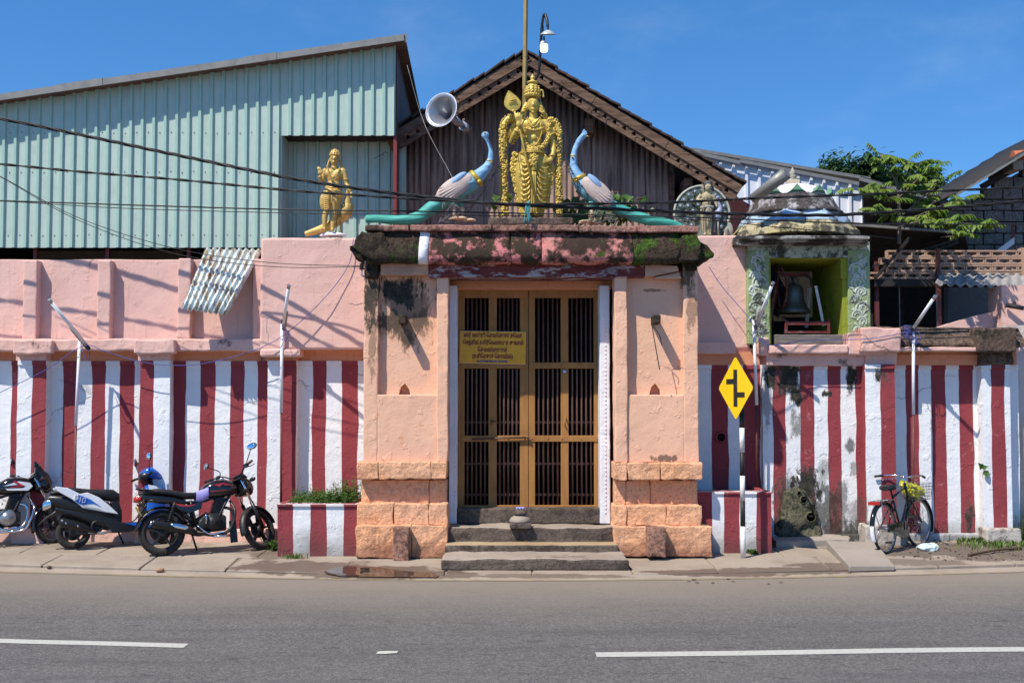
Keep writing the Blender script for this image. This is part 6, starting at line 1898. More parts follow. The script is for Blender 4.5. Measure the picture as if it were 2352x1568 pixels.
def motorcycle(label, loc, yaw, ang, guard=False):
    root = thing('motorcycle', label, 'motorcycle', loc, 'motorbikes parked in front of the striped wall', (R(-8), 0, yaw), .86)
    L = dict(parent=root, local=True)
    ax = Vector((-.39, 0, .92)).normalized()
    S = steer(Vector((1.0, 0, 1.0)), ax, ang)
    tankm = mGloss
    wheel(root, 0, .305, .052, .225, 'alloy' if not guard else 'wire', tread=1, mat=mEng)
    wheel(root, 1.30, .295, .044, .225, 'alloy' if not guard else 'wire', S, mat=mEng)
    # frame
    m = MB()
    for s in (-1, 1):
        m.tube(bez([(1.0, 0, .92), (.85, s * .08, .70), (.62, s * .11, .30), (.40, s * .12, .28), (.33, s * .12, .42)], 5), .018, 7)
        m.tube(bez([(.95, 0, .88), (.60, s * .10, .72), (.2, s * .12, .70), (-.18, s * .10, .74)], 5), .016, 7)
        m.tube([(.36, s * .12, .72), (.44, s * .12, .36)], .020, 7); m.tube([(.36, s * .12, .40), (0, s * .10, .30)], .022, 7); m.tube([(.12, s * .12, .70), (.40, s * .12, .44)], .014, 7)
    m.build('frame', mBlack, **L)
    # engine
    m = MB(); loft(m, [(.46, .40, .10, .09, .5), (.56, .42, .13, .13, .5), (.72, .42, .13, .13, .5), (.84, .40, .10, .10, .5)])
    m.build('crankcase', mEng, **L)
    m = MB(); m.lathe([(.115, 0), (.115, .03), (.095, .045), (.055, .05), (.05, .058), (.001, .058)], (.66, -.12, .42), 26, rotx(math.pi / 2))
    m.lathe([(.07, 0), (.07, .035), (.05, .045), (.001, .045)], (.53, -.11, .40), 20, rotx(math.pi / 2)); m.build('clutch_cover', mAlu if guard else mEng, **L)
    m = MB()
    for k in range(8): m.obox((.72 + k * .006, 0, .545 + k * .022), (.17 - .003 * k, .19, .009), roty(R(14)))
    m.obox((.745, 0, .62), (.11, .13, .18), roty(R(14))); m.obox((.765, 0, .735), (.14, .14, .05), roty(R(14)))
    m.build('finned_cylinder', mEng, **L)
    m = MB(); m.tube(bez([(.80, -.05, .62), (.92, -.09, .56), (.90, -.14, .34), (.72, -.15, .24), (.42, -.16, .28)], 6), .021, 9); m.build('exhaust_pipe', mChrome if guard else mBlack, **L)
    m = MB(); m.tube([(.42, -.165, .29), (.36, -.17, .31), (.05, -.185, .385), (-.13, -.195, .43), (-.16, -.197, .437)], [.028, .05, .058, .056, .040], 14)
    mf = m.build('muffler', mBlack, **L)
    m = MB(); m.tube([(-.14, -.196, .433), (-.175, -.197, .442)], .034, 14); m.build('muffler_cap', mChrome, mf, local=True)
    m = MB()
    c0, c1 = Vector((.34, -.205, .335)), Vector((.08, -.225, .40))
    m.tube([c0, c0.lerp(c1, .25), c0.lerp(c1, .75), c1], [.016, .040, .040, .018], 10, flat=(1, .5, 1)); m.build('heat_shield', mChrome, mf, local=True)
    m = MB(); m.bar((.0, .09, .30), (.42, .09, .42), .05, .10); m.build('chain_case', mBlack, **L)
    for s in (-1, 1):
        m = MB(); spring(m, (.06, s * .135, .40), (.15, s * .13, .66), .030, 11, .0065); m.tube([(.05, s * .135, .36), (.16, s * .13, .70)], .013, 7); m.tube([(.13, s * .13, .61), (.165, s * .13, .71)], .030, 9)
        m.build('shock_absorber', mBlack, **L)
    m = arc_guard((0, 0, .305), .355, .15, 20, 175, n=20); m.build('rear_mudguard', mBlack, solid=.004, **L)
    m = MB(); loft(m, [(-.40, .46, .05, .008, 1), (-.34, .50, .065, .012, 1), (-.27, .60, .07, .03, 1), (-.2, .70, .06, .05, 1)], 10); m.build('tail_flap', mBlack, **L)
    m = MB(); m.obox((-.305, 0, .60), (.004, .20, .14), roty(R(-28))); m.build('number_plate', mPlate, **L)
    # seat, tail and side panels
    m = MB(); loft(m, [(-.30, .83, .05, .02, .8), (-.22, .85, .10, .035, .7), (-.05, .855, .13, .045, .7), (.12, .83, .14, .045, .7), (.28, .79, .14, .045, .7), (.45, .785, .12, .045, .7), (.54, .80, .08, .035, .8)]); m.build('seat', mSeat, **L)
    m = MB(); loft(m, [(-.34, .80, .04, .02, .8), (-.24, .78, .10, .055, .8), (-.05, .76, .13, .06, .8), (.15, .73, .145, .055, .8), (.3, .70, .13, .03, .8)]); m.build('tail_cowl', tankm, **L)
    m = MB(); m.tube(bez([(-.06, -.12, .84), (-.25, -.10, .89), (-.33, 0, .90), (-.25, .10, .89), (-.06, .12, .84)], 6), .012, 7); m.build('grab_rail', mBlack, **L)
    m = MB(); loft(m, [(-.37, .755, .05, .03, .7), (-.33, .76, .085, .045, .7), (-.28, .765, .09, .04, .7)]); m.build('tail_light', mLens, **L)
    for s in (-1, 1):
        m = MB(); m.bar((-.28, s * .06, .70), (-.27, s * .18, .70), .012); m.ell((-.27, s * .20, .70), (.04, .03, .026)); m.build('indicator', mAmber, **L)
    for s in (-1, 1):
        m = MB(); vs = [(.10, .70), (.30, .66), (.52, .70), (.50, .60), (.34, .55), (.20, .60)]
        side_poly(m, vs, -.135 if s < 0 else .14, .018); m.build('side_panel', tankm, bevel=.008, **L)
    m = MB(); side_poly(m, [(.12, .695), (.30, .655), (.44, .665), (.34, .635), (.22, .645)], -.155, .003); m.build('side_stripe', mRedP, **L)
    # tank
    m = MB(); loft(m, [(.50, .80, .06, .05, .8), (.55, .83, .10, .09, .75), (.66, .86, .145, .125, .75), (.80, .875, .155, .13, .75), (.92, .87, .13, .11, .75), (.99, .86, .08, .07, .8)], 22)
    tk = m.build('fuel_tank', tankm, **L)
    if guard:
        m = MB(); side_poly(m, [(.60, .86), (.80, .925), (.95, .90), (.99, .85), (.93, .79), (.66, .80), (.63, .825), (.86, .825), (.90, .85), (.84, .88)], -.152, .004); m.build('tank_decal', mWhiteP, tk, local=True)
        m = MB(); side_poly(m, [(.72, .925), (.76, .935), (.88, .85), (.70, .835), (.70, .850), (.82, .86)], -.156, .004); m.build('tank_stripe', mRedP, tk, local=True)
    else:
        m = MB(); side_poly(m, [(.66, .925), (.80, .945), (.92, .905), (.80, .915), (.76, .885)], -.145, .004); m.build('tank_stripe', mRedP, tk, local=True)
        m = MB(); side_poly(m, [(.62, .835), (.84, .845), (.84, .84), (.62, .825)], -.156, .003); m.build('tank_stripe', mRedP, tk, local=True)
        m = MB()
        for k, x in enumerate((.80, .825, .85, .872, .895, .915)): side_poly(m, [(x, .938 - k * .004), (x + .014, .936 - k * .004), (x + .012, .926 - k * .004), (x - .002, .928 - k * .004)], -.118, .003)
        m.build('tank_lettering', mWhiteP, tk, local=True, kind='stuff')
    m = MB(); m.lathe([(.035, 0), (.035, .012), (.02, .02)], (.80, 0, 1.0), 16); m.build('filler_cap', mChrome, **L)
    # front end (turned with the bars)
    def F(m, name, mat, **k): return m.xf(S).build(name, mat, root, local=True, **k)
    for s in (-1, 1):
        m = MB(); m.tube([(.985, s * .085, 1.0), (1.14, s * .085, .66)], .018, 10); fo = F(m, 'fork_tube', mChrome); m = MB(); m.tube([(1.14, s * .085, .66), (1.30, s * .085, .30)], .026, 10); m.xf(S).build('fork_slider', mBlack if not guard else mEng, fo, local=True)
    m = MB(); m.obox((1.0, 0, .97), (.07, .24, .03), roty(R(23))); m.obox((1.07, 0, .80), (.07, .22, .035), roty(R(23))); F(m, 'fork_yoke', mBlack)
    m = arc_guard((1.30, 0, .295), .345, .125, 20, 200, n=22, crown=.024); F(m, 'front_mudguard', mEng if not guard else mGloss, solid=.004)
    m = MB(); loft(m, [(1.03, .90, .08, .09, .7), (1.09, .90, .12, .125, .7), (1.17, .88, .115, .115, .7), (1.20, .87, .10, .10, .7)]) if not guard else loft(m, [(1.02, .92, .09, .13, .7), (1.10, .93, .13, .18, .7), (1.19, .90, .12, .15, .7), (1.24, .86, .09, .09, .7)])
    hl = F(m, 'headlamp_cowl', mGloss)
    m = MB(); m.lathe([(.10, 0), (.095, .02), (.06, .032), (.001, .036)], (1.195, 0, .87), 20, roty(R(95))); m.xf(S).build('headlamp_lens', mTube, hl, local=True)
    m = MB(); m.prism([(1.00, .98), (1.10, 1.0), (1.16, 1.02), (1.06, 1.16), (1.03, 1.15)], -.10, .10) if guard else loft(m, [(1.02, 1.02, .07, .04, .7), (1.06, 1.03, .10, .045, .7), (1.12, 1.01, .09, .03, .7)])
    F(m, 'instrument_cowl', mBlack, bevel=.01)
    m = MB(); m.tube(bez([(.90, -.36, 1.10), (.96, -.22, 1.10), (1.0, -.10, 1.04), (1.0, 0, 1.03), (1.0, .10, 1.04), (.96, .22, 1.10), (.90, .36, 1.10)], 5), .012, 8); hb = F(m, 'handlebar', mChrome if guard else mBlack)
    for s in (-1, 1):
        m = MB(); m.tube([(.905, s * .345, 1.10), (.862, s * .46, 1.095)], [.018, .019], 10); m.xf(S).build('grip', mBlack if guard else paint('worn_red_grip' if s < 0 else 'worn_black_grip', (.16, .05, .03) if s < 0 else (.02, .02, .02), .7), hb, local=True)
        m = MB(); m.tube(bez([(.955, s * .24, 1.10), (.99, s * .30, 1.09), (.95, s * .42, 1.08)], 5), .007, 6); m.xf(S).build('lever', mAlu, hb, local=True)
        m = MB(); m.obox((.94, s * .27, 1.10), (.05, .06, .045)); m.xf(S).build('switch_block', mBlack, hb, local=True)
        m = MB(); m.bar((1.05, s * .10, .92), (1.05, s * .22, .92), .012); m.ell((1.05, s * .25, .92), (.03, .055, .03)); F(m, 'front_indicator', mBlack if not guard else mAmber)
        if not guard or s > 0:
            m = MB(); 
            e = Vector((.94, s * .40, 1.30)) if s < 0 else Vector((.86, s * .36, 1.27))
            m.tube(bez([(.95, s * .25, 1.11), (.98, s * .28, 1.20), (e.x, e.y, e.z)], 5), .007, 6)
            hd = F(m, 'mirror_stem', mBlack)
            m = MB(); M = rotz(R(-20 * s)) @ roty(R(8)); m.ell(e + Vector((0, s * .03, .03)), (.022, .075, .048), M, 14, 9); m.xf(S).build('mirror_shell', mBlack, hd, local=True)
            m = MB(); m.ell(e + Vector((-.014, s * .03 , .03)), (.012, .068, .042), M, 14, 9); m.xf(S).build('mirror_face', mMirror, hd, local=True)
    # pegs, stand, crash guard
    m = MB(); m.tube([(.42, -.12, .30), (.42, -.25, .31)], .016, 8); m.build('foot_peg', mBlack, **L)
    m = MB(); m.tube(bez([(.44, -.15, .38), (.60, -.18, .26), (.74, -.19, .27)], 5), .011, 7); m.obox((.75, -.19, .275), (.06, .06, .014)); m.build('brake_pedal', mChrome, **L)
    m = MB(); m.tube([(.40, .10, .30), (.50, .26, .042)], .014, 7); m.obox((.505, .265, .040), (.06, .05, .01)); m.build('side_stand', mBlack, **L)
    m = MB(); m.tube([(.66, -.18, .225), (.88, -.18, .225)], .018, 9); m.build('pipe_shield', mChrome, **L)
    if guard:
        m = MB(); m.tube(bez([(.93, -.06, .72), (.98, -.16, .62), (1.0, -.24, .52), (.94, -.26, .34), (.86, -.22, .24), (.62, -.16, .22), (.3, -.16, .23)], 6), .016, 9); m.build('crash_guard', mChrome, **L)
        m = MB(); m.tube(bez([(.52, -.16, .42), (.50, -.19, .52), (.60, -.19, .62)], 5), .010, 7); m.build('kick_lever', mChrome, **L)
    else:
        m = MB(); m.tube(bez([(.90, -.05, .70), (.95, -.16, .55), (.90, -.19, .34), (.80, -.15, .24)], 6), .018, 9); m.build('leg_guard', mBlack, **L)
        m = MB(); m.obox((.93, -.12, .28), (.10, .012, .30), roty(R(-4))); m.build('mud_flap', mBlack, bevel=.005, **L)
        m = MB(); m.tube(bez([(.56, -.12, .56), (.56, -.19, .50), (.555, -.18, .40)], 5), .012, 7); m.build('kick_lever', mChrome, **L)
        m = MB(); loft(m, [(.44, .76, .145, .09, .6), (.50, .765, .150, .095, .6), (.56, .80, .152, .085, .6), (.60, .83, .15, .08, .6)], 22)
        m.rough(.012, 9); tag(m.build('seat_cloth', mViolet, None), 'violet cloth tucked between the seat and tank of the black motorcycle', 'cloth').parent = None
        o = bpy.data.objects['seat_cloth']; o.matrix_basis = wmat(root)
    return root
r0, f0 = G(372, 1276), G(600, 1257)
yaw0 = math.acos(min(1, (f0.x - r0.x) / (1.3 * .86)))
yaw0 = min(max(yaw0, R(20)), R(38))
motorcycle('black motorcycle with red tank flashes nearest the left planter', r0, yaw0, R(38))
f1 = G(126, 1245)
yaw1 = R(27)
motorcycle('black and white motorcycle with chrome crash guard at the far left edge', f1 - Vector((1.12 * math.cos(yaw1), 1.12 * math.sin(yaw1), .04)), yaw1, R(18), guard=True)

# --- scooter
r2, f2 = G(168, 1261), G(376, 1247)
yaw2 = min(max(math.acos(min(1, (f2.x - r2.x) / (1.23 * .86))), R(22)), R(36))
sc = thing('scooter', 'white and blue motor scooter with black seat between the two motorcycles', 'scooter', r2, 'motorbikes parked in front of the striped wall', (R(-7), 0, yaw2), .86)
L = dict(parent=sc, local=True)
ax = Vector((-.42, 0, .9)).normalized(); S = steer(Vector((1.02, 0, .95)), ax, R(14))
wheel(sc, 0, .232, .048, .15, 'alloy', mat=mEng); wheel(sc, 1.23, .232, .045, .15, 'alloy', S, mat=mEng)
m = MB(); loft(m, [(-.38, .70, .03, .03, .8), (-.30, .69, .10, .07, .75), (-.12, .64, .155, .12, .7), (.12, .58, .175, .16, .65), (.34, .52, .175, .17, .65), (.50, .44, .16, .16, .65), (.56, .40, .13, .13, .7)], 22); m.build('rear_body', mBlack, **L)
m = MB(); loft(m, [(-.24, .56, .10, .05, .7), (-.05, .50, .15, .07, .7), (.2, .42, .172, .10, .65), (.42, .36, .17, .12, .65), (.58, .34, .16, .12, .65)], 20); m.build('under_cowl', mBlack, **L)
m = MB(); loft(m, [(-.30, .775, .06, .025, .8), (-.2, .80, .11, .045, .7), (.0, .80, .14, .05, .7), (.16, .77, .15, .055, .7), (.36, .74, .16, .075, .65), (.52, .72, .15, .085, .65), (.60, .68, .12, .07, .7)], 20); m.build('seat', mSeat, **L)
m = MB(); loft(m, [(.50, .56, .14, .14, .6), (.58, .46, .15, .24, .6), (.63, .38, .14, .15, .6)], 18); m.build('seat_front', mBlack, **L)
PW = [(-.06 + (x_ + .06) * 1.12, z_) for x_, z_ in [(-.24, .865), (-.09, .84), (.055, .752), (.145, .768), (.28, .695), (.40, .58), (.51, .453), (.43, .469), (.25, .515), (.09, .556), (-.03, .675), (-.21, .80)]]
for yy in (-.168, .19):
    m = MB(); side_poly(m, PW, yy, .022); m.build('side_panel', mWhiteP, bevel=.009, **L)
m = MB(); side_poly(m, [(.04, .742), (.12, .712), (.21, .665), (.345, .562), (.245, .613), (.18, .612), (.10, .60), (.05, .62), (-.01, .675), (.06, .68)], -.1925, .003); m.build('side_decal', mBlueP, **L)
m = MB(); side_poly(m, [(.10, .585), (.30, .545), (.44, .475), (.25, .535), (.12, .565)], -.1925, .002); m.build('side_decal', paint('grey_decal', (.4, .41, .42), .4), **L)
m = MB()
# the three bold italic letters on the flank
def lett(x, z, parts, h=.075, sl=.25):
    for a, b in parts:
        m.bar((x + a[0] * h + a[1] * h * sl, -.198, z + a[1] * h), (x + b[0] * h + b[1] * h * sl, -.198, z + b[1] * h), .006, .016, up=Vector((0, 1, 0)))
z0_ = .60
lett(-.01, z0_ + .06, [((0, 0), (0, 1)), ((0, 1), (.45, .9)), ((.45, .9), (.5, .3)), ((.5, .3), (0, 0))])
lett(.06, z0_ + .04, [((.0, 0), (0, 1))])
lett(.09, z0_ + .025, [((0, .1), (0, .9)), ((0, .9), (.45, .95)), ((.45, .95), (.5, .1)), ((.5, .1), (0, .1))])
tag(m.build('side_lettering', mWhiteP, **L), kind='stuff')
m = MB(); loft(m, [(-.40, .60, .05, .05, .7), (-.36, .62, .09, .08, .7), (-.30, .64, .10, .07, .7)]); m.build('tail_light', mChrome, **L)
m = MB(); loft(m, [(-.45, .36, .04, .01, 1), (-.36, .44, .06, .02, 1), (-.24, .52, .08, .04, 1)], 10); m.build('tail_flap', mBlack, **L)
m = arc_guard((0, 0, .232), .275, .13, 15, 130); m.build('rear_mudguard', mBlack, solid=.004, **L)
m = MB(); m.tube([(.30, -.15, .21), (.20, -.17, .25), (.10, -.19, .29), (-.16, -.20, .37), (-.20, -.20, .38)], [.02, .03, .062, .066, .045], 14); mf = m.build('muffler', mBlack, **L)
for t in (.25, .85):
    m = MB(); m.ell(Vector((.10, -.255, .29)).lerp(Vector((-.16, -.268, .37)), t), .014, None, 8, 6); m.build('muffler_bolt', mChrome, mf, local=True)
m = MB(); m.lathe([(.09, 0), (.09, .06), (.07, .08), (.07, .03), (.001, .03)], (.30, -.10, .30), 22, RX90); m.obox((.15, .02, .26), (.42, .16, .14)); m.build('engine_case', mEng, bevel=.01, **L)
m = MB(); m.prism([(.36, .36), (.40, .40), (.62, .34), (1.04, .33), (1.04, .25), (.72, .20), (.50, .20)], -.17, .17); m.build('floorboard', mBlack, bevel=.02, **L)
m = MB(); side_poly(m, [(.66, .325), (1.04, .325), (1.04, .26), (.90, .25)], -.172, .004); m.build('floor_stripe', mBlueP, **L)
m = MB(); m.tube([(.18, -.14, .22), (.36, -.16, .20), (.55, -.14, .24)], .018, 8); m.build('swing_arm', mAlu, **L)
m = MB(); m.tube([(.60, .05, .22), (.70, .20, .03)], .013, 7); m.build('side_stand', mBlack, **L)
m = MB(); loft(m, [(.96, .57, .13, .28, .6), (1.04, .58, .17, .28, .6), (1.14, .58, .16, .25, .65), (1.24, .59, .12, .19, .7), (1.33, .62, .04, .10, .8)], 20); m.build('front_apron', mBlueP, **L)
m = MB(); loft(m, [(.90, .54, .12, .23, .5), (.955, .55, .14, .25, .5)], 18); m.build('inner_apron', mBlack, **L)
m = MB(); side_poly(m, [(.98, .85), (1.08, .83), (1.22, .76), (1.12, .72), (1.0, .77)], -.172, .008); m.build('apron_panel', mWhiteP, bevel=.003, **L)
m = MB(); m.tube([(1.02, 0, .95), (1.23, 0, .24)], .03, 9); m.tube([(1.08, -.07, .5), (1.23, -.07, .24)], .02, 8); m.xf(S).build('front_fork', mBlack, **L)
m = arc_guard((1.23, 0, .232), .275, .13, 30, 170); m.xf(S).build('front_mudguard', mBlueP, solid=.004, **L)
m = MB(); loft(m, [(.90, 1.0, .06, .04, .8), (.95, 1.02, .13, .065, .7), (1.02, 1.03, .15, .08, .7), (1.12, .99, .12, .06, .7), (1.22, .94, .05, .028, .8)], 20); m.xf(S).build('handlebar_cowl', mBlueP, **L)
m = MB(); loft(m, [(.88, .97, .05, .04, .8), (.92, .97, .12, .06, .7), (.96, .97, .13, .06, .7)], 16); m.xf(S).build('instrument_panel', mBlack, **L)
for s in (-1, 1):
    m = MB(); m.tube([(.97, s * .13, .98), (.93, s * .28, .98), (.91, s * .36, .97)], [.016, .018, .019], 9); hb = m.xf(S).build('grip', mBlack, **L)
    m = MB(); e = Vector((.93, s * .26, 1.17)); m.tube([(.96, s * .19, 1.0), e], .007, 6); ms = m.xf(S).build('mirror_stem', mBlack, **L)
    M = rotz(R(-18 * s)); m = MB(); m.ell(e + Vector((0, 0, .05)), (.022, .052, .06), M, 14, 9); m.xf(S).build('mirror_shell', mBlack, ms, local=True)
    m = MB(); m.ell(e + Vector((-.013, 0, .05)), (.012, .046, .054), M, 14, 9); m.xf(S).build('mirror_face', mMirror, ms, local=True)

# --- bicycle
rb_, fb = G(2036, 1271), G(2115, 1249)
yawb = math.atan2(fb.y - rb_.y, fb.x - rb_.x)
bi = thing('bicycle', 'old black roadster bicycle with white rear mudguard tip leaning by the right wall', 'bicycle', rb_, None, (R(-4), 0, yawb), .88)
L = dict(parent=bi, local=True)
ax = Vector((-.36, 0, .93)).normalized(); WB = (fb - rb_).length
WB = min(1.10, max(1.0, WB)); S = steer(Vector((WB - .28, 0, .85)), ax, R(-6))
wheel(bi, 0, .335, .019, .305, 'thin', mat=mAlu, rimw=.03); wheel(bi, WB, .335, .019, .305, 'thin', S, mat=mAlu, rimw=.03)
m = MB(); BB = Vector((.46, 0, .28)); ST = Vector((.30, 0, .74)); HT = Vector((WB - .29, 0, .86)); HB = Vector((WB - .24, 0, .70))
m.tube([BB, ST], .016, 9); m.tube([ST + Vector((0, 0, -.02)), HT + Vector((0, 0, -.02))], .015, 9); m.tube([BB, HB], .017, 9); m.tube([HT + Vector((-.01, 0, .03)), HB], .02, 9)
for s in (-1, 1): m.tube([ST + Vector((0, 0, -.04)), (0, s * .06, .335)], .009, 7); m.tube([BB, (0, s * .06, .335)], .010, 7)
m.build('frame', mGloss, **L)
m = MB()
for s in (-1, 1): m.tube(bez([HB + Vector((0, s * .035, 0)), (WB - .12, s * .055, .50), (WB, s * .055, .335)], 5), .011, 7)
m.xf(S).build('fork', mGloss, **L)
m = arc_guard((0, 0, .335), .368, .062, 30, 200, n=26, crown=.010); m.build('rear_mudguard', mGloss, solid=.003, **L)
m = arc_guard((0, 0, .335), .371, .064, 172, 206, n=10, crown=.010); m.build('white_mudguard_tip', mWhiteP, solid=.003, **L)
m = arc_guard((WB, 0, .335), .368, .062, -25, 140, n=26, crown=.010); m.xf(S).build('front_mudguard', mGloss, solid=.003, **L)
m = MB(); pts = [(.0, .39), (.30, .40), (.50, .40), (.60, .34), (.60, .24), (.54, .17), (.40, .17), (.10, .27), (.0, .28)]
m.prism(pts, -.075, -.035); m.build('chain_case', mGloss, bevel=.015, **L)
m = MB(); m.tube([(BB.x, -.09, BB.z), (BB.x + .04, -.10, BB.z + .17)], .009, 7); m.obox((BB.x + .04, -.16, BB.z + .17), (.09, .10, .025)); m.tube([(BB.x, .06, BB.z), (BB.x - .04, .08, BB.z - .17)], .009, 7); m.obox((BB.x - .04, .14, BB.z - .17), (.09, .10, .025)); m.build('pedals', mBlk, kind='stuff', **L)
m = MB(); m.tube([ST, (.27, 0, .83)], .013, 8); loft(m, [(.10, .85, .05, .03, .8), (.16, .86, .11, .04, .7), (.24, .86, .10, .04, .7), (.32, .855, .04, .025, .8), (.40, .85, .022, .016, .9)], 16); m.build('saddle', mSeat, **L)
m = MB()
for s in (-1, 1):
    m.tube([(.24, s * .055, .70), (-.22, s * .06, .70)], .006, 6); m.tube([(-.16, s * .06, .70), (0, s * .065, .335)], .005, 6)
for k in range(5): m.tube([(-.2 + k * .1, -.06, .70), (-.2 + k * .1, .06, .70)], .005, 5)
m.build('rear_rack', mAlu, **L)
m = MB(); m.obox((-.235, 0, .675), (.012, .17, .045)); m.build('red_reflector', mLens, bevel=.004, **L)
m = MB(); m.tube(bez([(WB - .38, -.33, .99), (WB - .30, -.26, 1.0), (WB - .24, -.12, .99), (WB - .27, 0, .97), (WB - .24, .12, .99), (WB - .30, .26, 1.0), (WB - .38, .33, .99)], 6), .011, 8); m.tube([HT, HT + Vector((-.03, 0, .13))], .012, 8); hb = m.xf(S).build('handlebar', mChrome, **L)
for s in (-1, 1):
    m = MB(); m.tube([(WB - .34, s * .30, .995), (WB - .43, s * .38, .985)], .017, 9); m.xf(S).build('grip', mBlk, hb, local=True)
    m = MB(); m.tube(bez([(WB - .27, s * .10, .965), (WB - .34, s * .20, .95), (WB - .46, s * .24, .94)], 5), .005, 5); m.xf(S).build('brake_lever', mChrome, hb, local=True)
m = MB()
bx0, bx1, bw_, bz0, bz1 = WB - .16, WB + .10, .15, .66, .88
for k in range(6):
    z = bz0 + (bz1 - bz0) * k / 5; e = .03 * k / 5
    m.tube([(bx0 - e * .2, -bw_ - e, z), (bx1 + e, -bw_ - e, z), (bx1 + e, bw_ + e, z), (bx0 - e * .2, bw_ + e, z), (bx0 - e * .2, -bw_ - e, z)], .003, 4, False)
for k in range(8):
    y = -bw_ + 2 * bw_ * k / 7
    m.tube([(bx0, y, bz1), (bx0, y, bz0), (bx1, y, bz0), (bx1 + .03, y * 1.2, bz1)], .003, 4, False)
for k in range(7):
    x = bx0 + (bx1 - bx0) * k / 6
    for s in (-1, 1): m.tube([(x, s * bw_, bz0), (x, s * (bw_ + .03), bz1)], .003, 4, False)
m.xf(S).build('front_basket', mAlu, **L)
m = MB(); m.tube([(.02, .09, .33), (.02, .16, .03)], .009, 6); m.build('kick_stand', mAlu, **L)
m = MB(); m.ell((WB - .06, .03, .78), (.10, .15, .10), None, 26, 18); m.ell((WB - .08, .15, .86), (.06, .07, .06), None, 14, 10); m = fuse(m, .012, 1); m.rough(.045, 7, 0, 3); m.rough(.028, 22, 0, 5)
for i in range(len(m.f)): m.smooth.discard(i)
bgo = m.xf(S).build('plastic_bag', mBag, None); bgo.matrix_basis = wmat(bi)
tag(bgo, 'crumpled yellow polythene bag in the basket of the bicycle', 'bag')
# ------------------------------------------------------------------ name board, number plate
def text_mesh(body, size, mat, loc, parent, name='lettering', th=.0015, spacing=1.0, width=None, align='CENTER', bold=.0):
    cu = bpy.data.curves.new(name, 'FONT')
    cu.body = body; cu.size = size; cu.extrude = th; cu.align_x = align; cu.space_character = spacing; cu.offset = bold
    o = bpy.data.objects.new(name, cu); col.objects.link(o)
    bpy.context.view_layer.update()
    me = bpy.data.meshes.new_from_object(o.evaluated_get(bpy.context.evaluated_depsgraph_get()))
    bpy.data.objects.remove(o)
    xs = [v.co.x for v in me.vertices]
    if width and xs:
        k = width / max(1e-6, max(xs) - min(xs))
        for v in me.vertices: v.co.x *= k
    me.materials.clear(); me.materials.append(mat)
    ob = bpy.data.objects.new(name, me); col.objects.link(ob); ob.parent = parent
    ob.matrix_basis = wmat(parent).inverted() @ Matrix.Translation(loc) @ Matrix.Rotation(math.pi / 2, 4, 'X')
    return ob
YN = YD - .03
def N(px, py): return P(660 + 0 + px, py, YN)
def nb(cx, cy): return P(1820 * .57422 + cx * .0757, 1300 * .57422 + cy * .0757, YN)
c4 = [nb(155, 180), nb(2145, 210), nb(2125, 1195), nb(140, 1150)]
board = thing('name_board', 'yellow enamel temple name board with maroon lettering fixed on the left door leaf', 'sign', nb(1140, 1170))
m = MB()
m.add([p_ + Vector((0, -.006, 0)) for p_ in c4] + [p_ + Vector((0, .006, 0)) for p_ in c4], [(3, 2, 1, 0), (4, 5, 6, 7), (0, 1, 5, 4), (1, 2, 6, 5), (2, 3, 7, 6), (3, 0, 4, 7)])
m.build('board_plate', mSignBoard, board, bevel=.003)
m = MB()
for i in range(4): m.bar(c4[i] + Vector((0, -.002, 0)), c4[(i + 1) % 4] + Vector((0, -.002, 0)), .006)
m.build('board_rim', mFadeT, board)
kx = .0757 * pscale(YN)
def trow(body, cx, cy, wpx, hpx, mat, sp=1.0, bold=.0028):
    o = nb(cx, cy)
    t = text_mesh(body, hpx * kx, mat, Vector((o.x, YN - .0075, o.z)), board, 'lettering', .001, sp, wpx * kx, bold=bold)
    t.matrix_basis = t.matrix_basis @ Matrix.Rotation(R(-.8), 4, 'Z')
    return t
# Tamil in visual order (signs that stand before their letter are typed before it)
trow('\u0bb8\u0bcd\u0bb0\u0bc0 \u0bb5\u0bb3\u0bcd\u0bb3\u0bbf \u0bc7\u0ba4\u0bb5\u0bc7\u0b9a\u0ba9\u0bbe \u0b9a\u0bc7\u0bae\u0ba4', 1150, 365, 1780, 175, mMaroonT)
trow('\u0bc6\u0b9a\u0ba8\u0bcd\u0ba4\u0bbf\u0bb2\u0bcd \u0b95\u0ba4\u0bbf\u0bb0\u0bcd\u0bc7\u0bb5\u0bb2\u0bbe\u0baf\u0bc1\u0ba4 \u0b9a\u0bc1\u0bb5\u0bbe\u0bae\u0bbf', 1160, 585, 1840, 175, mMaroonT)
trow('\u0bc7\u0ba4\u0bb5\u0bb8\u0bcd\u0ba4\u0bbe\u0ba9\u0bae\u0bcd', 1135, 800, 890, 175, mMaroonT)
trow('(\u0b95\u0ba4\u0bbf\u0bc7\u0bb0\u0b9a\u0ba9\u0bcd \u0bc7\u0b95\u0bbe\u0bb5\u0bbf\u0bb2\u0bcd)', 1140, 1000, 1230, 175, mMaroonT)
trow('KATHIRESAN KOVIL', 1135, 1128, 940, 90, mBlueT, 1.05, .002)
npl = thing('number_plate', 'tiny oval house number plate on the middle stile of the right door leaf', 'sign', P(1297, 853, YD - .014))
m = MB(); q = P(1297, 853, YD - .016); m.lathe([(.034, -.003), (.034, .002), (.030, .004)], q, 24, rotx(math.pi / 2), sq=.75); m.build('plate', paint('dark_blue_enamel', (.02, .03, .10), .3), npl)
m = MB(); m.lathe([(.025, .0), (.025, .006), (.022, .0065)], q, 24, rotx(math.pi / 2), sq=.72); m.build('plate_field', mFrame, npl)
text_mesh('173', .032, mBlueT, Vector((q.x, q.y - .0075, q.z - .011)), npl, 'lettering', .0006)

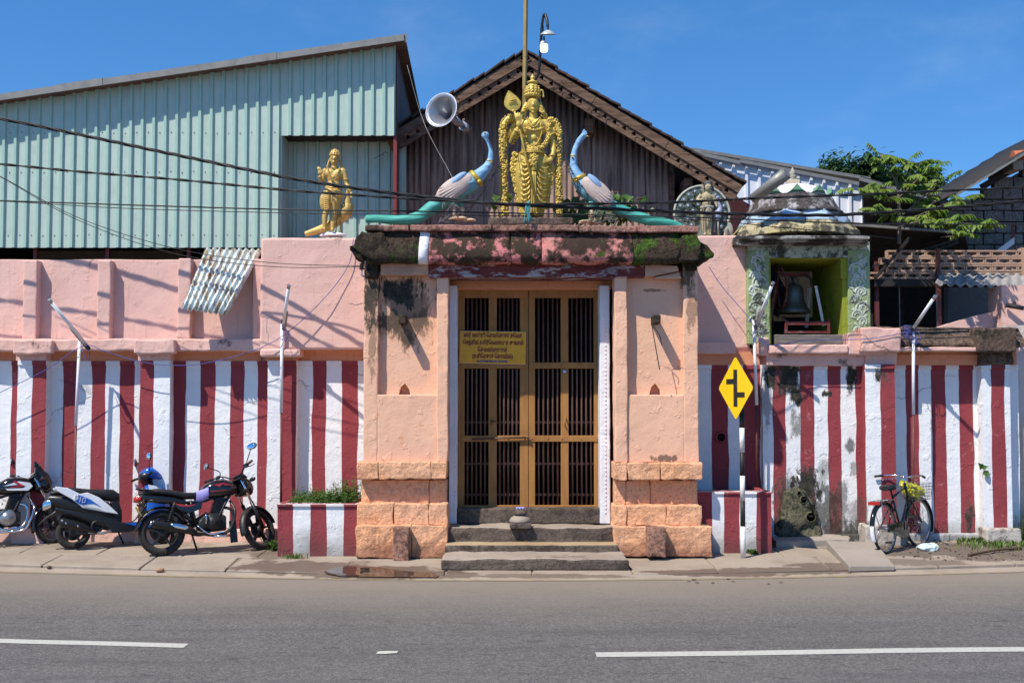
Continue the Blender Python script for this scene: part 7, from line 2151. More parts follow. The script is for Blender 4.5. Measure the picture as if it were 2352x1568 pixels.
# ------------------------------------------------------------------ planters, posts, lamp stone, tank
def planter(px0, px1, pyt, pyb, stripes, label, seed, soil=True, back=.05):
    g = G((px0 + px1) / 2, pyb); Yf = g.y
    x0, x1 = P(px0, 1200, Yf).x, P(px1, 1200, Yf).x
    z1 = P(px0, pyt, Yf).z; z0 = .0
    root = thing('masonry_planter', label, 'planter', ((x0 + x1) / 2, Yf, gz(Yf)), 'striped planters beside the gateway')
    xs = [P(p_, 1200, Yf).x for p_ in stripes]
    pts = [(x0, back, 0), (x0, Yf, 1)] + [(x, Yf, (i) % 2) for i, x in enumerate(xs[1:-1])] + [(x1, Yf, 1), (x1, back, 1)]
    pts = [(x0, back, 1), (x0, Yf, 1)] + [(x, Yf, i % 2) for i, x in enumerate(xs[1:-1])] + [(x1, Yf, 1), (x1, back, 1)]
    weld(plan_wall(pts, z0, z1, .03, seed, .008).build('striped_face', [mW2, mRd2], root))
    m = MB(); w = .07
    m.box(x0 + .01, x1 - .01, Yf + .006, Yf + w, z1 - .06, z1 + .004, .08); m.box(x0 + .006, x0 + w, Yf + w, back, z1 - .06, z1 + .003, .08); m.box(x1 - w, x1 - .006, Yf + w, back, z1 - .06, z1 + .003, .08); m.rough(.008, 5)
    m.build('rim', mRd2, root, bevel=.012)
    m = MB(); m.box(x0 + .02, x1 - .02, Yf + .03, back, z1 - .12, z1 - .05, .1); m.rough(.02, 4); m.build('soil', mEarth, root)
    return x0, x1, Yf, z1
pl1 = planter(638, 819, 1157, 1277, [638, 673, 713, 750, 789, 819], 'left striped planter with a bed of small green weeds on top', 3)
pl2 = planter(1598, 1772, 1129, 1270, [1598, 1636, 1663, 1700, 1737, 1772], 'bare right striped planter behind the yellow road sign pole', 8)
def stone_post(pxs, label, seed):
    a, b, t, bt = pxs
    Yf = -1.43
    m = MB(); m.pb(a, b, t, bt + 6, Yf, Yf + .22, .05); m.rough(.014, 7, 0, seed)
    o = m.build('stone_post', plaster('brown_pink_stone', (.42, .215, .155), (.30, .17, .12), grime=(.52, .8, 5), grime_col=(.08, .05, .035), bump=.9, coarse=.4, cracks=False), bevel=.015)
    tag(o, label, 'stone post', 'short stone posts at the gate plinth')
stone_post((902, 939, 1210, 1283), 'short brown stone post at the foot of the left gate pier', 2)
stone_post((1487, 1530, 1211, 1274), 'short pinkish stone post at the foot of the right gate pier', 5)
# small turned stone on the step
q = P(1195, 1207, -1.12); s_ = pscale(-1.12)
ls = thing('stone_lamp_base', 'small ribbed stone lamp pedestal standing on the top step', 'lamp pedestal', q)
m = MB(); m.box(q.x - 24 * s_, q.x + 24 * s_, q.y - 24 * s_, q.y + 24 * s_, q.z - .02, q.z + 8 * s_, .04); m.rough(.004, 12); m.build('square_base', mStep, ls, bevel=.008)
m = MB(); a = m.mark(); m.lathe([(23 * s_, 8 * s_), (24 * s_, 12 * s_), (21 * s_, 18 * s_), (14 * s_, 23 * s_), (10 * s_, 24 * s_)], q, 40)
for i in range(a, len(m.v)):
    d = m.v[i] - q; t = math.atan2(d.y, d.x); k = 1 + .05 * math.cos(20 * t); m.v[i] = q + Vector((d.x * k, d.y * k, d.z))
m.build('fluted_dome', mStepGrey, ls)
m = MB(); m.lathe([(10 * s_, 24 * s_), (16 * s_, 27 * s_), (16 * s_, 31 * s_), (11 * s_, 35 * s_), (10 * s_, 38 * s_), (.001, 39 * s_)], q, 20); m.build('bowl', mStep, ls)
m = MB()
for i in range(5): m.ell(q + Vector(((i - 2) * 3.5 * s_, -.01 + (i % 2) * .02, 40 * s_)), 3.2 * s_, None, 7, 5)
m.build('violet_flower', mViolet, ls, kind='stuff')
# mossy spout fountain in the right wall
fb_ = G(1850, 1240)
ft = thing('spout_fountain', 'mossy concrete water spout block with low basin against the striped wall', 'fountain', fb_)
m = MB(); YF_ = -.42
prof_pts = [(1782, 1246), (1784, 1205), (1792, 1165), (1808, 1132), (1830, 1118), (1850, 1122), (1868, 1145), (1880, 1185), (1888, 1220), (1890, 1246)]
q = [P(x, y, -.2) for x, y in prof_pts]
secs = [(-.08, 1.0), (-.14, .98), (-.175, .94), (-.19, .86)]
cxm = sum(p_.x for p_ in q) / len(q)
vs = []; n_ = len(q)
for Y_, k in secs:
    for p_ in q: vs.append((cxm + (p_.x - cxm) * k, Y_, .05 + (p_.z - .05) * (k * .35 + .65)))
m.add(vs, [(i * n_ + j, (i + 1) * n_ + j, (i + 1) * n_ + j + 1, i * n_ + j + 1) for i in range(len(secs) - 1) for j in range(n_ - 1)] + [tuple(range((len(secs) - 1) * n_, len(secs) * n_))], False)
bm = bmesh.new(); bv = [bm.verts.new(v) for v in m.v]
for f in m.f: bm.faces.new([bv[i] for i in f])
bmesh.ops.triangulate(bm, faces=bm.faces[:])
for _ in range(3):
    es = [e for e in bm.edges if e.calc_length() > .05]; bmesh.ops.subdivide_edges(bm, edges=es, cuts=1); bmesh.ops.triangulate(bm, faces=[f for f in bm.faces if len(f.verts) > 3])
bmesh.ops.recalc_face_normals(bm, faces=bm.faces[:]); bm.verts.index_update()
m = MB(); m.add([v.co.copy() for v in bm.verts], [tuple(v.index for v in f.verts) for f in bm.faces], True); bm.free()
m.rough(.045, 4, 0, 4); m.rough(.02, 14, 0, 9)
m.build('spout_block', mConc, ft)
for cx, cy, r_, Y_ in ((1846, 1147, .040, -.19), (1862, 1187, .055, -.19), (1835, 1132, .022, -.18)):
    c = P(cx, cy, Y_); m = MB(); m.lathe([(r_ * 1.35, -.02), (r_ * 1.25, .012), (r_, .016), (r_ * .9, .0), (.001, -.04)], c, 18, rotx(math.pi / 2)); m.rough(.006, 14); m.build('spout_hole', mConc, ft)
    m = MB(); m.lathe([(r_ * .96, .010), (.001, .010)], c, 16, rotx(math.pi / 2)); m.build('spout_mouth', mDark, ft)
m = MB(); c = P(1835, 1092, -.38); m.tube([c + Vector((0, .1, 0)), c, c + Vector((.01, -.02, -.06))], .012, 8); m.build('tap', mPVC, ft)
def slab3(pts, z0, h, mat, name, parent, am=.008):
    m = MB(); n_ = len(pts)
    vs = [(p_.x, p_.y, z0 + p_.z) for p_ in pts] + [(p_.x, p_.y, z0 + p_.z + h) for p_ in pts]
    m.add(vs, [tuple(range(n_ - 1, -1, -1)), tuple(range(n_, 2 * n_))] + [(i, (i + 1) % n_, (i + 1) % n_ + n_, i + n_) for i in range(n_)])
    ar = sum(pts[i].x * pts[(i + 1) % n_].y - pts[(i + 1) % n_].x * pts[i].y for i in range(n_))
    if ar < 0: m.f = [tuple(reversed(f)) for f in m.f]
    return m.build(name, mat, parent, bevel=.012)
slab3([G(1782, 1258), G(1952, 1252), G(1950, 1244), G(1784, 1248)], -.02, .10, mConcP, 'basin_edge', ft)
slab3([G(1772, 1248), G(1783, 1258), G(1792, 1256), G(1780, 1232)], -.02, .10, mConcP, 'basin_edge', ft)
slab3([G(1890, 1238), G(1954, 1250), G(1950, 1256), G(1884, 1243)], -.02, .11, mConcP, 'basin_edge', ft)
m = MB(); pts = [G(1898, 1260), G(2012, 1262), G(2056, 1306), G(1950, 1309)]
vs = [p_ + Vector((0, 0, -.02)) for p_ in pts] + [pts[0] + Vector((0, 0, .10)), pts[1] + Vector((0, 0, .09)), pts[2] + Vector((0, 0, .035)), pts[3] + Vector((0, 0, .05))]
m.add(vs, [(0, 1, 2, 3), (7, 6, 5, 4), (0, 4, 5, 1), (1, 5, 6, 2), (2, 6, 7, 3), (3, 7, 4, 0)])
tag(m.build('loose_slab', mConcP, None, bevel=.012), 'loose tilted concrete slab lying on the pavement left of the bicycle', 'slab')

# ------------------------------------------------------------------ road sign
gs = G(1707, 1281)
sg = thing('road_sign', 'yellow diamond road sign with staggered junction symbol on a black and white banded pole', 'road sign', gs)
Ys = gs.y
bounds_ = [(1283, 1208, mWhM), (1208, 1149, mBlk), (1149, 1092, mWhM), (1092, 1038, mBlk), (1038, 982, mWhM), (982, 950, mBlk), (950, 860, mBlk)]
for a, b, mt in bounds_:
    z0, z1 = P(1706, a, Ys).z, P(1706, b, Ys).z
    m = MB(); m.tube([(gs.x, Ys, z0), (gs.x - (1283 - b) * .000, Ys, z1)], .029, 16); m.build('pole_band', mt, sg)
nrm = Vector((-math.sin(R(68)), -math.cos(R(68)), 0)); tx = Vector((math.cos(R(68)), -math.sin(R(68)), 0))
cs = P(1697, 891, Ys) + nrm * .045
hw = .365
def dp(a, b, o=0.): return cs + tx * (a * hw) + Vector((0, 0, b * hw)) + nrm * o - Vector((0, 0, 0))
def plate(poly, o0, o1, mat, name, parent=sg, bev=0):
    n_ = len(poly); m = MB()
    vs = [dp(a, b, o1) for a, b in poly] + [dp(a, b, o0) for a, b in poly]
    m.add(vs, [tuple(range(n_)), tuple(range(2 * n_ - 1, n_ - 1, -1))] + [(i, i + n_, (i + 1) % n_ + n_, (i + 1) % n_) for i in range(n_)])
    return m.build(name, mat, parent, bevel=bev)
rc = .09; dia = []
for k, (a, b) in enumerate(((1, 0), (0, 1), (-1, 0), (0, -1))):
    t0 = math.atan2(b, a); c = Vector((a, b)) * (1 - rc * 1.414)
    for j in range(-3, 4): t = t0 + j * math.pi / 12; dia.append((c.x + rc * math.cos(t), c.y + rc * math.sin(t)))
plate(dia, -.003, .0, mYellow, 'sign_plate')
sh = lambda pts: [(a - .02, b) for a, b in pts]
def rect(x0, x1, y0, y1): return [(x0, y0), (x1, y0), (x1, y1), (x0, y1)]
lean = Matrix.Rotation(R(-3), 2)
plate(rect(-.105, .105, -.58, .58), .0008, .0035, mBlk, 'junction_symbol')
plate(rect(-.52, -.107, .13, .29), .0008, .0035, mBlk, 'junction_symbol')
plate(rect(.107, .52, -.29, -.13), .0008, .0035, mBlk, 'junction_symbol')

# ------------------------------------------------------------------ tube lamps on thin posts
def tube_lamp(tip, base, poles, label, out=.55, back=True, Yp=-.30):
    b0 = P(*poles[0], Yp)
    root = thing('tube_lamp', label, 'lamp', P(*poles[-1], Yp), 'fluorescent tube lamps on posts along the wall')
    m = MB(); m.tube([P(*poles[0], Yp), P(*poles[1], Yp)], .020, 10); m.build('white_conduit', mPVC, root)
    m = MB(); m.tube([P(*poles[1], Yp), P(*poles[2], Yp - .0)], .014, 8); m.build('lower_pipe', mBrownPipe, root)
    a, t = P(*base, Yp - .06), P(*tip, Yp - out)
    m = MB(); m.tube([a, t], .020, 12); tb_ = m.build('tube', mTube, root)
    d = (t - a).normalized()
    for e in (a, t):
        m = MB(); m.tube([e - d * .02, e + d * .03], .022, 10); m.build('tube_cap', mAlu, tb_)
    up_ = Vector((.0, .035, -.02))
    m = MB(); m.bar(a - d * .06 + up_, a + d * (t - a).length * (.42) + up_, .05, .035); m.build('fitting_channel', mTrim if not back else mBlk, root, bevel=.005)
    m = MB(); m.tube([b0, b0 + Vector((0, -.02, .05)), a + up_], .012, 7); m.build('bracket', mBlk, root)
    m = MB(); rr = random.Random(int(tip[0]))
    m.tube(bez([a + Vector((.02, -.02, -.02)), a + Vector((.07, -.04, -.12)), a + Vector((.02, -.02, -.2)), b0 + Vector((.03, -.03, -.05))], 5), .004, 5); m.build('loose_wire', mBluCord, root)
    return root
tube_lamp((116, 692), (196, 790), [(183, 783), (174, 978), (171, 1210)], 'tube lamp slanting up to the left on a post at the far left')
tube_lamp((663, 659), (651, 746), [(648, 744), (646, 948), (645, 1205)], 'nearly upright tube lamp before the pink wall block', out=.5, back=False)
tube_lamp((1774, 653), (1738, 745), [(1731, 735), (1738, 930), (1738, 1120)], 'tube lamp slanting right in front of the bell tower pier', out=.5, back=False)
tube_lamp((2146, 683), (2099, 752), [(2098, 762), (2098, 952), (2098, 1210)], 'tube lamp slanting right above the bicycle at the far right', out=.5, Yp=-.36)
m = MB(); c = P(2088, 762, -.40)
rr = random.Random(5)
for k in range(12): m.torus(c + Vector((rr.uniform(-.03, .03), rr.uniform(-.03, .03), rr.uniform(-.06, .06))), rr.uniform(.03, .06), .004, Euler((rr.uniform(0, 3), rr.uniform(0, 3), 0)).to_matrix(), 10, 4)
tag(m.build('cord_tangle', mBluCord), 'tangle of blue cord tied round the lamp post at far right', 'cord')

# ------------------------------------------------------------------ cables
def cable(label, pts, Ys_, strands, r, twist=3.0, name='overhead_cable', mat=None, group='black cables across the front', sep_=None):
    path = bez([P(x, y, Y_) for (x, y), Y_ in zip(pts, Ys_)], 14)
    m = MB()
    L = [0]
    for i in range(1, len(path)): L.append(L[-1] + (path[i] - path[i - 1]).length)
    if strands == 1: m.tube(path, r, 6)
    else:
        # resample so the twist reads
        n_ = int(L[-1] / .06); q = []; j = 0
        for i in range(n_ + 1):
            s = L[-1] * i / n_
            while j < len(L) - 2 and L[j + 1] < s: j += 1
            q.append(path[j].lerp(path[j + 1], (s - L[j]) / max(1e-6, L[j + 1] - L[j])))
        for k in range(strands):
            o = [p_ + Vector((0, math.cos(2 * math.pi * (i * .06 * twist / 1.6 + k / strands)), math.sin(2 * math.pi * (i * .06 * twist / 1.6 + k / strands)))) * (sep_ or r) for i, p_ in enumerate(q)]
            m.tube(o, r, 6)
    return tag(m.build(name, mat or mCable), label, 'cable', group)
YC = [-.75, -.8, -.85, -.95, -1.25, -1.35, -1.35, -1.35, -1.3, -1.1, -.95, -.85, -.8]
X1 = [-300, 0, 200, 400, 640, 800, 1000, 1176, 1352, 1540, 1800, 2000, 2352]
def line(pts, Ys_=None, **k): return pts
cable('thick twisted black cable sagging from the top left edge across the statue feet', list(zip([-300, 0, 200, 400, 640, 800, 1000, 1176, 1352, 1540, 1800, 2000, 2352, 2600], [225, 273, 313, 355, 404, 430, 455, 470, 478, 486, 494, 490, 463, 440])), YC + [-.8], 3, .0105, 2.2, sep_=.0125)
cable('second twisted black cable crossing just under the thick one', list(zip([-300, 0, 200, 400, 640, 800, 1000, 1176, 1352, 1540, 1750, 2000, 2352, 2600], [352, 377, 396, 412, 435, 447, 460, 468, 468, 465, 455, 446, 430, 418])), [y - .03 for y in YC] + [-.8], 2, .0085, 2.6, sep_=.009)
cable('thin straight black cable below the twisted ones, upper of two', list(zip([-300, 0, 600, 1000, 1540, 1800, 2000, 2352, 2600], [452, 461, 480, 486, 498, 507, 514, 515, 512])), [-.75, -.8, -.9, -1.3, -1.3, -1.0, -.9, -.8, -.8], 1, .0085)
cable('thinnest black cable below the others, low across the peacock legs', list(zip([-300, 0, 300, 700, 1000, 1540, 1800, 2060], [452, 462, 479, 490, 494, 502, 523, 548])), [-.75, -.8, -.9, -1.25, -1.32, -1.2, -.9, -.3], 1, .005)
cable('service wire slanting down to the insulator on the left gate corner, upper strand', [(-120, 350), (0, 405), (180, 500), (400, 570), (620, 603), (828, 611)], [-.9, -.9, -.9, -.95, -1.0, -1.12], 1, .0042, group='service wires to the gate')
cable('service wire slanting down to the insulator on the left gate corner, lower strand', [(-120, 350), (0, 406), (180, 506), (400, 582), (620, 612), (828, 613)], [-.95, -.95, -.95, -1.0, -1.05, -1.12], 1, .0042, group='service wires to the gate')
ins = thing('insulator', 'small black porcelain insulator with hook on the left gate corner', 'insulator', P(832, 612, -1.12))
m = MB(); q = P(831, 612, -1.12); m.lathe([(.012, -.04), (.035, -.03), (.02, -.01), (.035, .0), (.02, .02), (.034, .03), (.012, .04)], q, 16); m.build('porcelain', mGloss, ins)
m = MB(); m.tube(bez([q + Vector((0, 0, -.04)), q + Vector((.0, 0, -.10)), q + Vector((.04, .02, -.12)), q + Vector((.08, .1, -.1))], 5), .010, 7); m.build('hook', mChrome, ins)
# blue festoon cord along the wall and over the tower sill
tag(MB().tube(bez([P(-30, 915, -.35), P(100, 852, -.35), P(190, 795, -.36), P(240, 806, -.36), P(330, 832, -.36), P(440, 838, -.36), P(560, 812, -.36), P(648, 772, -.36), P(740, 690, -.34), P(800, 610, -.3), P(812, 548, -.28)], 8), .0045, 5).build('blue_wire', mBluCord), 'thin blue wire looping along the left wall from lamp to lamp', 'wire')
tag(MB().tube(bez([P(1628, 612, -.2), P(1660, 660, -.2), P(1720, 730, -.3), P(1760, 790, -.4), P(1850, 782, -.4), P(1990, 778, -.42), P(2090, 762, -.42)], 8), .0045, 5).build('blue_wire', mBluCord), 'thin blue wire running past the bell tower sill', 'wire')
tag(MB().tube(bez([P(935, 150, .6), P(975, 285, .4), P(1040, 410, -.5), P(1078, 500, -.7)], 6), .004, 5).build('stay_wire', mTrim), 'thin stay wire from the shed eave down past the loudspeaker to the peacock', 'wire')
m = MB(); q = P(1213, 480, -1.36)
rr = random.Random(3)
for k in range(7): m.tube(bez([q + Vector((rr.uniform(-.02, .02), 0, .09)), q + Vector((rr.uniform(-.03, .03), -.02, 0)), q + Vector((rr.uniform(-.05, .05), -.01, -rr.uniform(.08, .2)))], 4), .006, 5)
tag(m.build('cord_tie', mCyanCord), 'cyan cord tying the cables at the middle of the gate roof', 'cord')
for (px, py), lab in (((1040, 490), 'tangle of grey wire round the left peacock legs'), ((1390, 493), 'tangle of grey wire round the right peacock legs')):
    m = MB(); c = P(px, py, -.85)
    for k in range(22):
        a = c + Vector((rr.uniform(-.12, .12), rr.uniform(-.1, .1), rr.uniform(-.09, .10)))
        m.tube(bez([a, a + Vector((rr.uniform(-.08, .08), rr.uniform(-.05, .05), rr.uniform(-.08, .08))), a + Vector((rr.uniform(-.14, .14), rr.uniform(-.05, .05), rr.uniform(-.12, .03)))], 4), .0035, 4)
    tag(m.build('wire_tangle', mTrim), lab, 'wire', 'wire tangles on the gate roof')

# ------------------------------------------------------------------ flag pole, roof lamp, string lights, loudspeaker
m = MB(); a, b = P(1199, 480, -.2), P(1209, -90, -.2)
m.bar(a, P(1205, 200, -.2), .065, .05); m.bar(P(1204.9, 205, -.19), b, .055, .042)
tag(m.build('flag_pole', mPole, None, bevel=.004), 'tall square dull yellow pole rising behind the gilded statue', 'pole')
YL = -.1
rl = thing('roof_lamp', 'curved pipe lamp with conical shade above the hall gable and a lit white bulb', 'lamp', P(1216, 480, YL))
m = MB(); m.tube([P(1216, 480, YL), P(1217, 204, YL)], .016, 9); m.tube(bez([P(1217, 204, YL), P(1218, 198, YL), P(1229, 178, YL), P(1243, 158, YL - .05), P(1250, 120, YL - .08), P(1258, 70, YL - .12), P(1263, 52, YL - .15), P(1271, 50, YL - .2), P(1278, 66, YL - .25)] if False else [P(1217, 204, YL), P(1222, 192, YL), P(1236, 172, YL - .03), P(1239, 152, YL - .06), P(1241, 120, YL - .1), P(1245, 60, YL - .15), P(1250, 34, YL - .2), P(1256, 44, YL - .25), P(1258, 62, YL - .28)], 6), .018, 9); m.build('lamp_pipe', mEng, rl)
q = P(1258.5, 66, YL - .28); s_ = pscale(YL - .28)
m = MB(); m.tube([q + Vector((0, 0, 6 * s_)), q - Vector((0, 0, 5 * s_))], 2.6 * s_, 10); m.build('lamp_socket', mBlk, rl)
m = MB(); m.lathe([(3 * s_, -3 * s_), (10 * s_, -7 * s_), (18.5 * s_, -13 * s_), (18.5 * s_, -13.6 * s_), (9 * s_, -8 * s_), (2 * s_, -4 * s_)], q, 28, rotx(R(14))); m.build('lamp_shade', mShade, rl)
q = P(1249.5, 107, YL - .22)
m = MB(); m.tube([P(1247, 40, YL - .2), q + Vector((0, 0, 24 * s_))], .004, 5); m.tube([q + Vector((0, 0, 23 * s_)), q + Vector((0, 0, 13 * s_))], 2 * s_, 8); m.build('bulb_holder', mBlk, rl)
m = MB(); m.lathe([(3 * s_, 13 * s_), (7.5 * s_, 11 * s_), (9 * s_, 8 * s_), (9 * s_, 4 * s_)], q, 20); m.build('bulb_collar', mPVC, rl)
m = MB(); m.lathe([(9 * s_, 4 * s_), (9 * s_, -9 * s_), (7.5 * s_, -12.5 * s_), (4 * s_, -13.5 * s_), (.001, -13.8 * s_)], q, 20); m.build('bulb_globe', mBulb, rl)
def fairy(label, pts, Ys_, seed):
    path = bez([P(x, y, Y_) for (x, y), Y_ in zip(pts, Ys_)], 16)
    m = MB(); m.tube(path, .0045, 5)
    rr = random.Random(seed)
    root = thing('string_lights', label, 'string lights', path[0], 'black fairy light strings hanging from the roof lamp')
    m.build('wire', mCable, root)
    m = MB()
    d = 0
    for i in range(1, len(path)):
        d += (path[i] - path[i - 1]).length
        if d > .085:
            d = 0; e = Vector((rr.choice((-1, 1)) * rr.uniform(.5, 1), rr.uniform(-.3, .3), rr.uniform(-.6, .3))).normalized()
            m.tube([path[i], path[i] + e * .035], [.006, .004], 5)
    m.build('bulb', mCable, root, kind='stuff')
top = (1226, 176)
fairy('fairy light string curving left from the lamp to the left peacock body', [top, (1200, 262), (1160, 360), (1110, 435), (1085, 470), (1068, 480)], [-.15, -.3, -.95, -1.0, -1.0, -.95], 1)
fairy('fairy light string hanging left close to the statue shoulder', [top, (1196, 290), (1165, 345), (1128, 410), (1100, 455), (1076, 485)], [-.15, -.4, -1.0, -1.02, -1.0, -.95], 2)
fairy('fairy light string curving right from the lamp to the right peacock neck', [top, (1245, 240), (1275, 320), (1310, 400), (1335, 450), (1345, 492)], [-.15, -.3, -.7, -.98, -1.0, -1.0], 3)
fairy('fairy light string hanging right along the statue shoulder to the peacock breast', [top, (1252, 270), (1288, 340), (1318, 400), (1345, 440), (1352, 468)], [-.15, -.3, -.75, -.98, -1.0, -1.0], 4)
YLS = .35
ax_ = (P(1010, 248, YLS - .5) - P(1078, 305, YLS)).normalized()
ls2 = thing('loudspeaker_horn', 'large grey metal horn loudspeaker aimed left of the camera under the gable', 'loudspeaker', P(1078, 305, YLS))
c = P(1014, 253, YLS - .45); d_ = Vector((-.42, -.86, .14)).normalized(); M = align(d_)
s_ = pscale(YLS - .45)
m = MB(); m.lathe([(9 * s_, -66 * s_), (10 * s_, -52 * s_), (14 * s_, -34 * s_), (22 * s_, -17 * s_), (33 * s_, -5 * s_), (40 * s_, .0), (41 * s_, 1 * s_), (40 * s_, 2 * s_), (33 * s_, -3 * s_), (22 * s_, -14 * s_), (13 * s_, -32 * s_), (8 * s_, -50 * s_)], c, 40, M, caps=False)
hb_ = m.build('horn_bell', mHorn, ls2)
m = MB(); m.torus(c + d_ * 1 * s_, 40.5 * s_, 1.2 * s_, M, 40, 6); m.build('horn_rim', mPVC, hb_)
m = MB(); m.tube([c - d_ * 62 * s_, c - d_ * 105 * s_], [10 * s_, 7 * s_], 12); m.tube([c - d_ * 105 * s_, c - d_ * 128 * s_], [11 * s_, 11 * s_], 14); m.build('driver_unit', mHorn, ls2)
m = MB(); e = c - d_ * 100 * s_; m.bar(e, e + Vector((.02, .2, .12)), .03); m.bar(e + Vector((.02, .2, .12)), P(1085, 285, 1.12), .03); m.build('bracket', mRoofUnder, ls2)
for t, rr_ in ((R(75), 28), (R(190), 33)):
    o = M @ Vector((math.cos(t) * rr_ * s_, math.sin(t) * rr_ * s_, -6.5 * s_)); m = MB(); m.obox(c + o, (12 * s_, 5 * s_, .6 * s_), M @ rotz(t + math.pi / 2) @ rotx(R(-35))); m.build('label_plate', mTrim, ls2)

# ------------------------------------------------------------------ corrugated sheet hung over the parapet
q = [P(470, 570, .02), P(602, 573, .0), P(519, 723, -.52), P(415, 709, -.55)]
m = MB(); k = 54; nz = 6
nrm_ = (q[1] - q[0]).cross(q[3] - q[0]).normalized()
vs = []
for i in range(k + 1):
    for j in range(nz + 1):
        t, f = i / k, j / nz
        p_ = q[0].lerp(q[1], t).lerp(q[3].lerp(q[2], t), f)
        vs.append(p_ + nrm_ * (.020 * math.cos(2 * math.pi * i / 6)) + Vector((0, 0, .012 * noise.noise(Vector((i * .4, j * .3, 2))))))
m.add(vs, [(i * (nz + 1) + j, i * (nz + 1) + j + 1, (i + 1) * (nz + 1) + j + 1, (i + 1) * (nz + 1) + j) for i in range(k) for j in range(nz)], True)
tag(m.build('corrugated_sheet', mRustSheet, None, solid=.004), 'rust streaked galvanised corrugated sheet tilted out over the left parapet', 'metal sheet')

# ------------------------------------------------------------------ plants
def leaf_blade(m, c, d, nrm, L, W, heart=False):
    """one leaf: midrib fold, 4 to 6 triangles"""
    d = d.normalized(); s = d.cross(nrm)
    if s.length < 1e-4: s = d.orthogonal()
    s.normalize(); n_ = s.cross(d)
    if heart: pr = [(0, 0), (.10, .42), (.35, .5), (.70, .22), (1.0, 0)]
    else: pr = [(0, 0), (.25, .35), (.55, .42), (.8, .25), (1.0, 0)]
    mid = [c + d * (t * L) - n_ * (.18 * L * t * t) for t, w in pr]
    lft = [p_ + s * (w * W) + n_ * (.12 * W) for p_, (t, w) in zip(mid, pr)]
    rgt = [p_ - s * (w * W) + n_ * (.12 * W) for p_, (t, w) in zip(mid, pr)]
    vs = mid + lft[1:4] + rgt[1:4]
    m.add(vs, [(0, 1, 5), (1, 2, 6, 5), (2, 3, 7, 6), (3, 4, 7), (0, 8, 1), (1, 8, 9, 2), (2, 9, 10, 3), (3, 10, 4)], True)
def sapling(name, label, cat, stems, mleaf, L, W, n, seed, heart, group=None, droop=.5):
    rr = random.Random(seed)
    root = thing(name, label, cat, stems[0][0][0], group)
    st_ = MB(); lf = MB()
    for pts, r0 in stems:
        p = bez(pts, 6); st_.tube(p, lerps([r0, r0 * .35], len(p)), 6)
        for k in range(n):
            i = rr.randrange(int(len(p) * .15), len(p)); c = p[i]
            a = rr.uniform(0, 6.283); o = Vector((math.cos(a), math.sin(a) * .8, rr.uniform(-.1, .5)))
            e = c + o * rr.uniform(.4, 1.3) * L
            st_.tube([c, e], .0035, 4, False)
            leaf_blade(lf, e, Vector((o.x, o.y, -droop - rr.random())), Vector((rr.uniform(-.5, .5), -1, .6)), L * rr.uniform(.7, 1.15), W * rr.uniform(.7, 1.15), heart)
    st_.build('stem', mBark, root); tag(lf.build('foliage', mleaf, root), kind='stuff')
    return root
Yv = -.25
def V(x, y, Y_=Yv): return P(x, y, Y_)
sapling('peepal_sapling', 'leafy peepal sapling sprouting behind the right peacock tail', 'sapling', [([V(1400, 512), V(1412, 470), V(1420, 440)], .012), ([V(1412, 512), V(1445, 475), V(1468, 450)], .010), ([V(1405, 512), V(1440, 495), V(1475, 492)], .008), ([V(1395, 512), V(1405, 480), V(1400, 452)], .008)], mLeaf, .11, .10, 17, 11, True, 'peepal saplings on the gate roof')
sapling('peepal_sapling', 'leafy peepal sapling between the gilded statue and the right peacock', 'sapling', [([V(1320, 512), V(1325, 470), V(1335, 448)], .010), ([V(1330, 512), V(1310, 480), V(1302, 460)], .008), ([V(1335, 512), V(1360, 492), V(1352, 470)], .008), ([V(1300, 512), V(1305, 495), V(1290, 478)], .007)], mLeaf, .10, .09, 18, 12, True, 'peepal saplings on the gate roof')
sapling('peepal_sapling', 'few peepal leaves left of the gilded statue garland', 'sapling', [([V(1150, 512), V(1142, 470), V(1140, 452)], .008), ([V(1150, 512), V(1160, 475), V(1172, 458)], .007)], mLeaf, .105, .09, 5, 13, True, 'peepal saplings on the gate roof')
